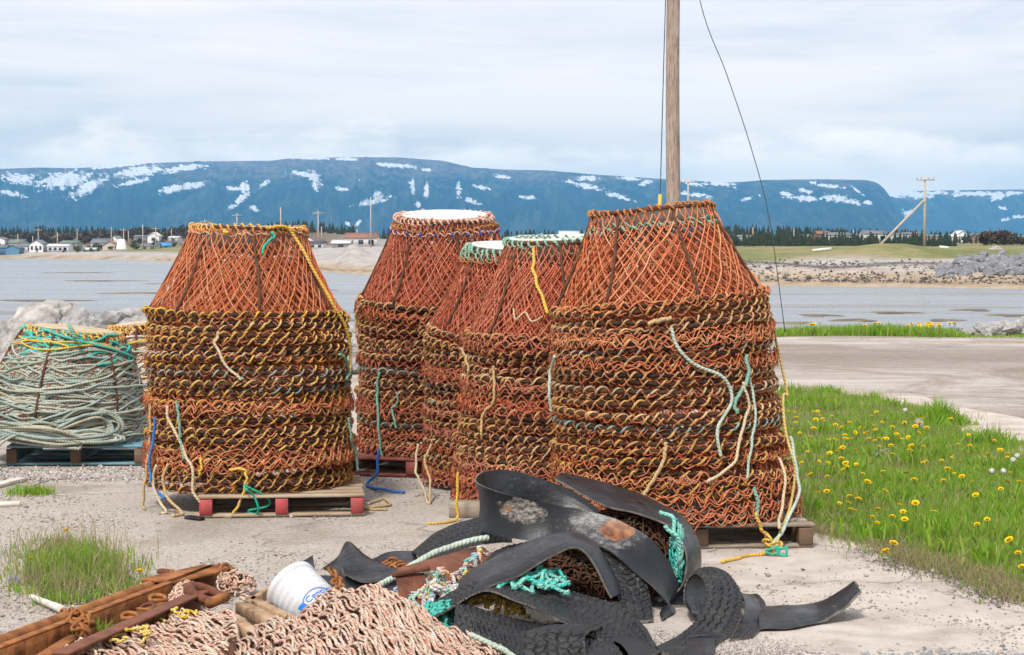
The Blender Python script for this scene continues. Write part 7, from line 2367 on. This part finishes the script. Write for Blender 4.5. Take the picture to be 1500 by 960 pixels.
# ------------------------------------------------------------------ sky, sun, camera
SUN_EL, SUN_AZ = math.radians(50), math.radians(200)     # azimuth clockwise from +Y: behind the camera, to the left
w = bpy.data.worlds.new('World')
SC.world = w
w.use_nodes = True
t = NT(w.node_tree)
sky = t.n('ShaderNodeTexSky', sky_type='NISHITA', sun_disc=False, sun_elevation=SUN_EL, sun_rotation=SUN_AZ, air_density=1.0, dust_density=1.5, ozone_density=1.0)
d = t.n('ShaderNodeTexCoord').outputs['Generated']
s = t.n('ShaderNodeSeparateXYZ', {0: d})
z = s.outputs[2]
dv = t.scalevec(d, (1.0, 1.0, 7.0))
n1 = t.noise(dv, 3.2, 7.0, 0.6, 0.5)
n2 = t.noise(t.scalevec(d, (1.0, 1.0, 10.0)), 9.0, 6.0, 0.6, 0.3)
nn = t.math('ADD', t.math('MULTIPLY', n1, 0.7), t.math('MULTIPLY', n2, 0.3))
mask = t.ramp(nn, [(0.36, 0.78), (0.48, 0.93), (0.60, 0.99)])
cl = t.ramp(nn, [(0.38, (7.9, 8.2, 9.0)), (0.49, (9.3, 9.1, 9.5)), (0.60, (10.2, 9.8, 9.9))])
# low bank of lumpy cloud along the horizon
nb = t.noise(t.scalevec(d, (1.0, 1.0, 2.5)), 11.0, 7.0, 0.58)
topb = t.math('ADD', 0.022, t.math('MULTIPLY', nb, 0.058))
bank = t.math('MULTIPLY', t.ramp(t.math('SUBTRACT', topb, z), [(0.0, 0.0), (0.010, 1.0)]), 0.9)
bankc = t.ramp(nb, [(0.35, (10.0, 9.0, 7.5)), (0.55, (12.8, 11.0, 8.7))])
col = t.mix(mask, sky.outputs[0], cl)
tint = t.ramp(z, [(0.025, (1.0, 0.91, 0.735)), (0.11, (0.82, 0.785, 0.745)), (0.35, (0.8, 0.8, 0.8))])
col = t.mix(1.0, col, tint, 'MULTIPLY')
col = t.mix(bank, col, bankc)
bg = t.n('ShaderNodeBackground', {'Color': col, 'Strength': 0.10})
o = t.n('ShaderNodeOutputWorld')
t.t.links.new(bg.outputs[0], o.inputs[0])

sl = bpy.data.lights.new('sun', 'SUN')
sl.energy = 2.9
sl.angle = math.radians(10)
sl.color = (1.0, 0.95, 0.88)
so = bpy.data.objects.new('sun', sl)
COL.objects.link(so)
dirv = Vector((math.sin(SUN_AZ) * math.cos(SUN_EL), math.cos(SUN_AZ) * math.cos(SUN_EL), math.sin(SUN_EL)))
so.rotation_euler = dirv.to_track_quat('Z', 'Y').to_euler()

cam = bpy.data.cameras.new('camera')
cam.sensor_width = 36.0
cam.lens = F / 1500 * 36.0
cam.clip_start = 0.1
cam.clip_end = 40000
co = bpy.data.objects.new('camera', cam)
COL.objects.link(co)
co.location = (0, 0, CAM_H)
co.rotation_euler = (PI / 2 - PITCH, 0, 0)
SC.camera = co
SC.render.resolution_x, SC.render.resolution_y = 1024, 655
vs = SC.view_settings
vs.view_transform = 'Standard'
vs.look = 'None'
vs.exposure = 0.60
vs.gamma = 1.0
vs.use_curve_mapping = False
SC.cycles.max_bounces = 6
SC.cycles.diffuse_bounces = 3
SC.cycles.glossy_bounces = 2
SC.cycles.volume_bounces = 0
SC.cycles.transparent_max_bounces = 4
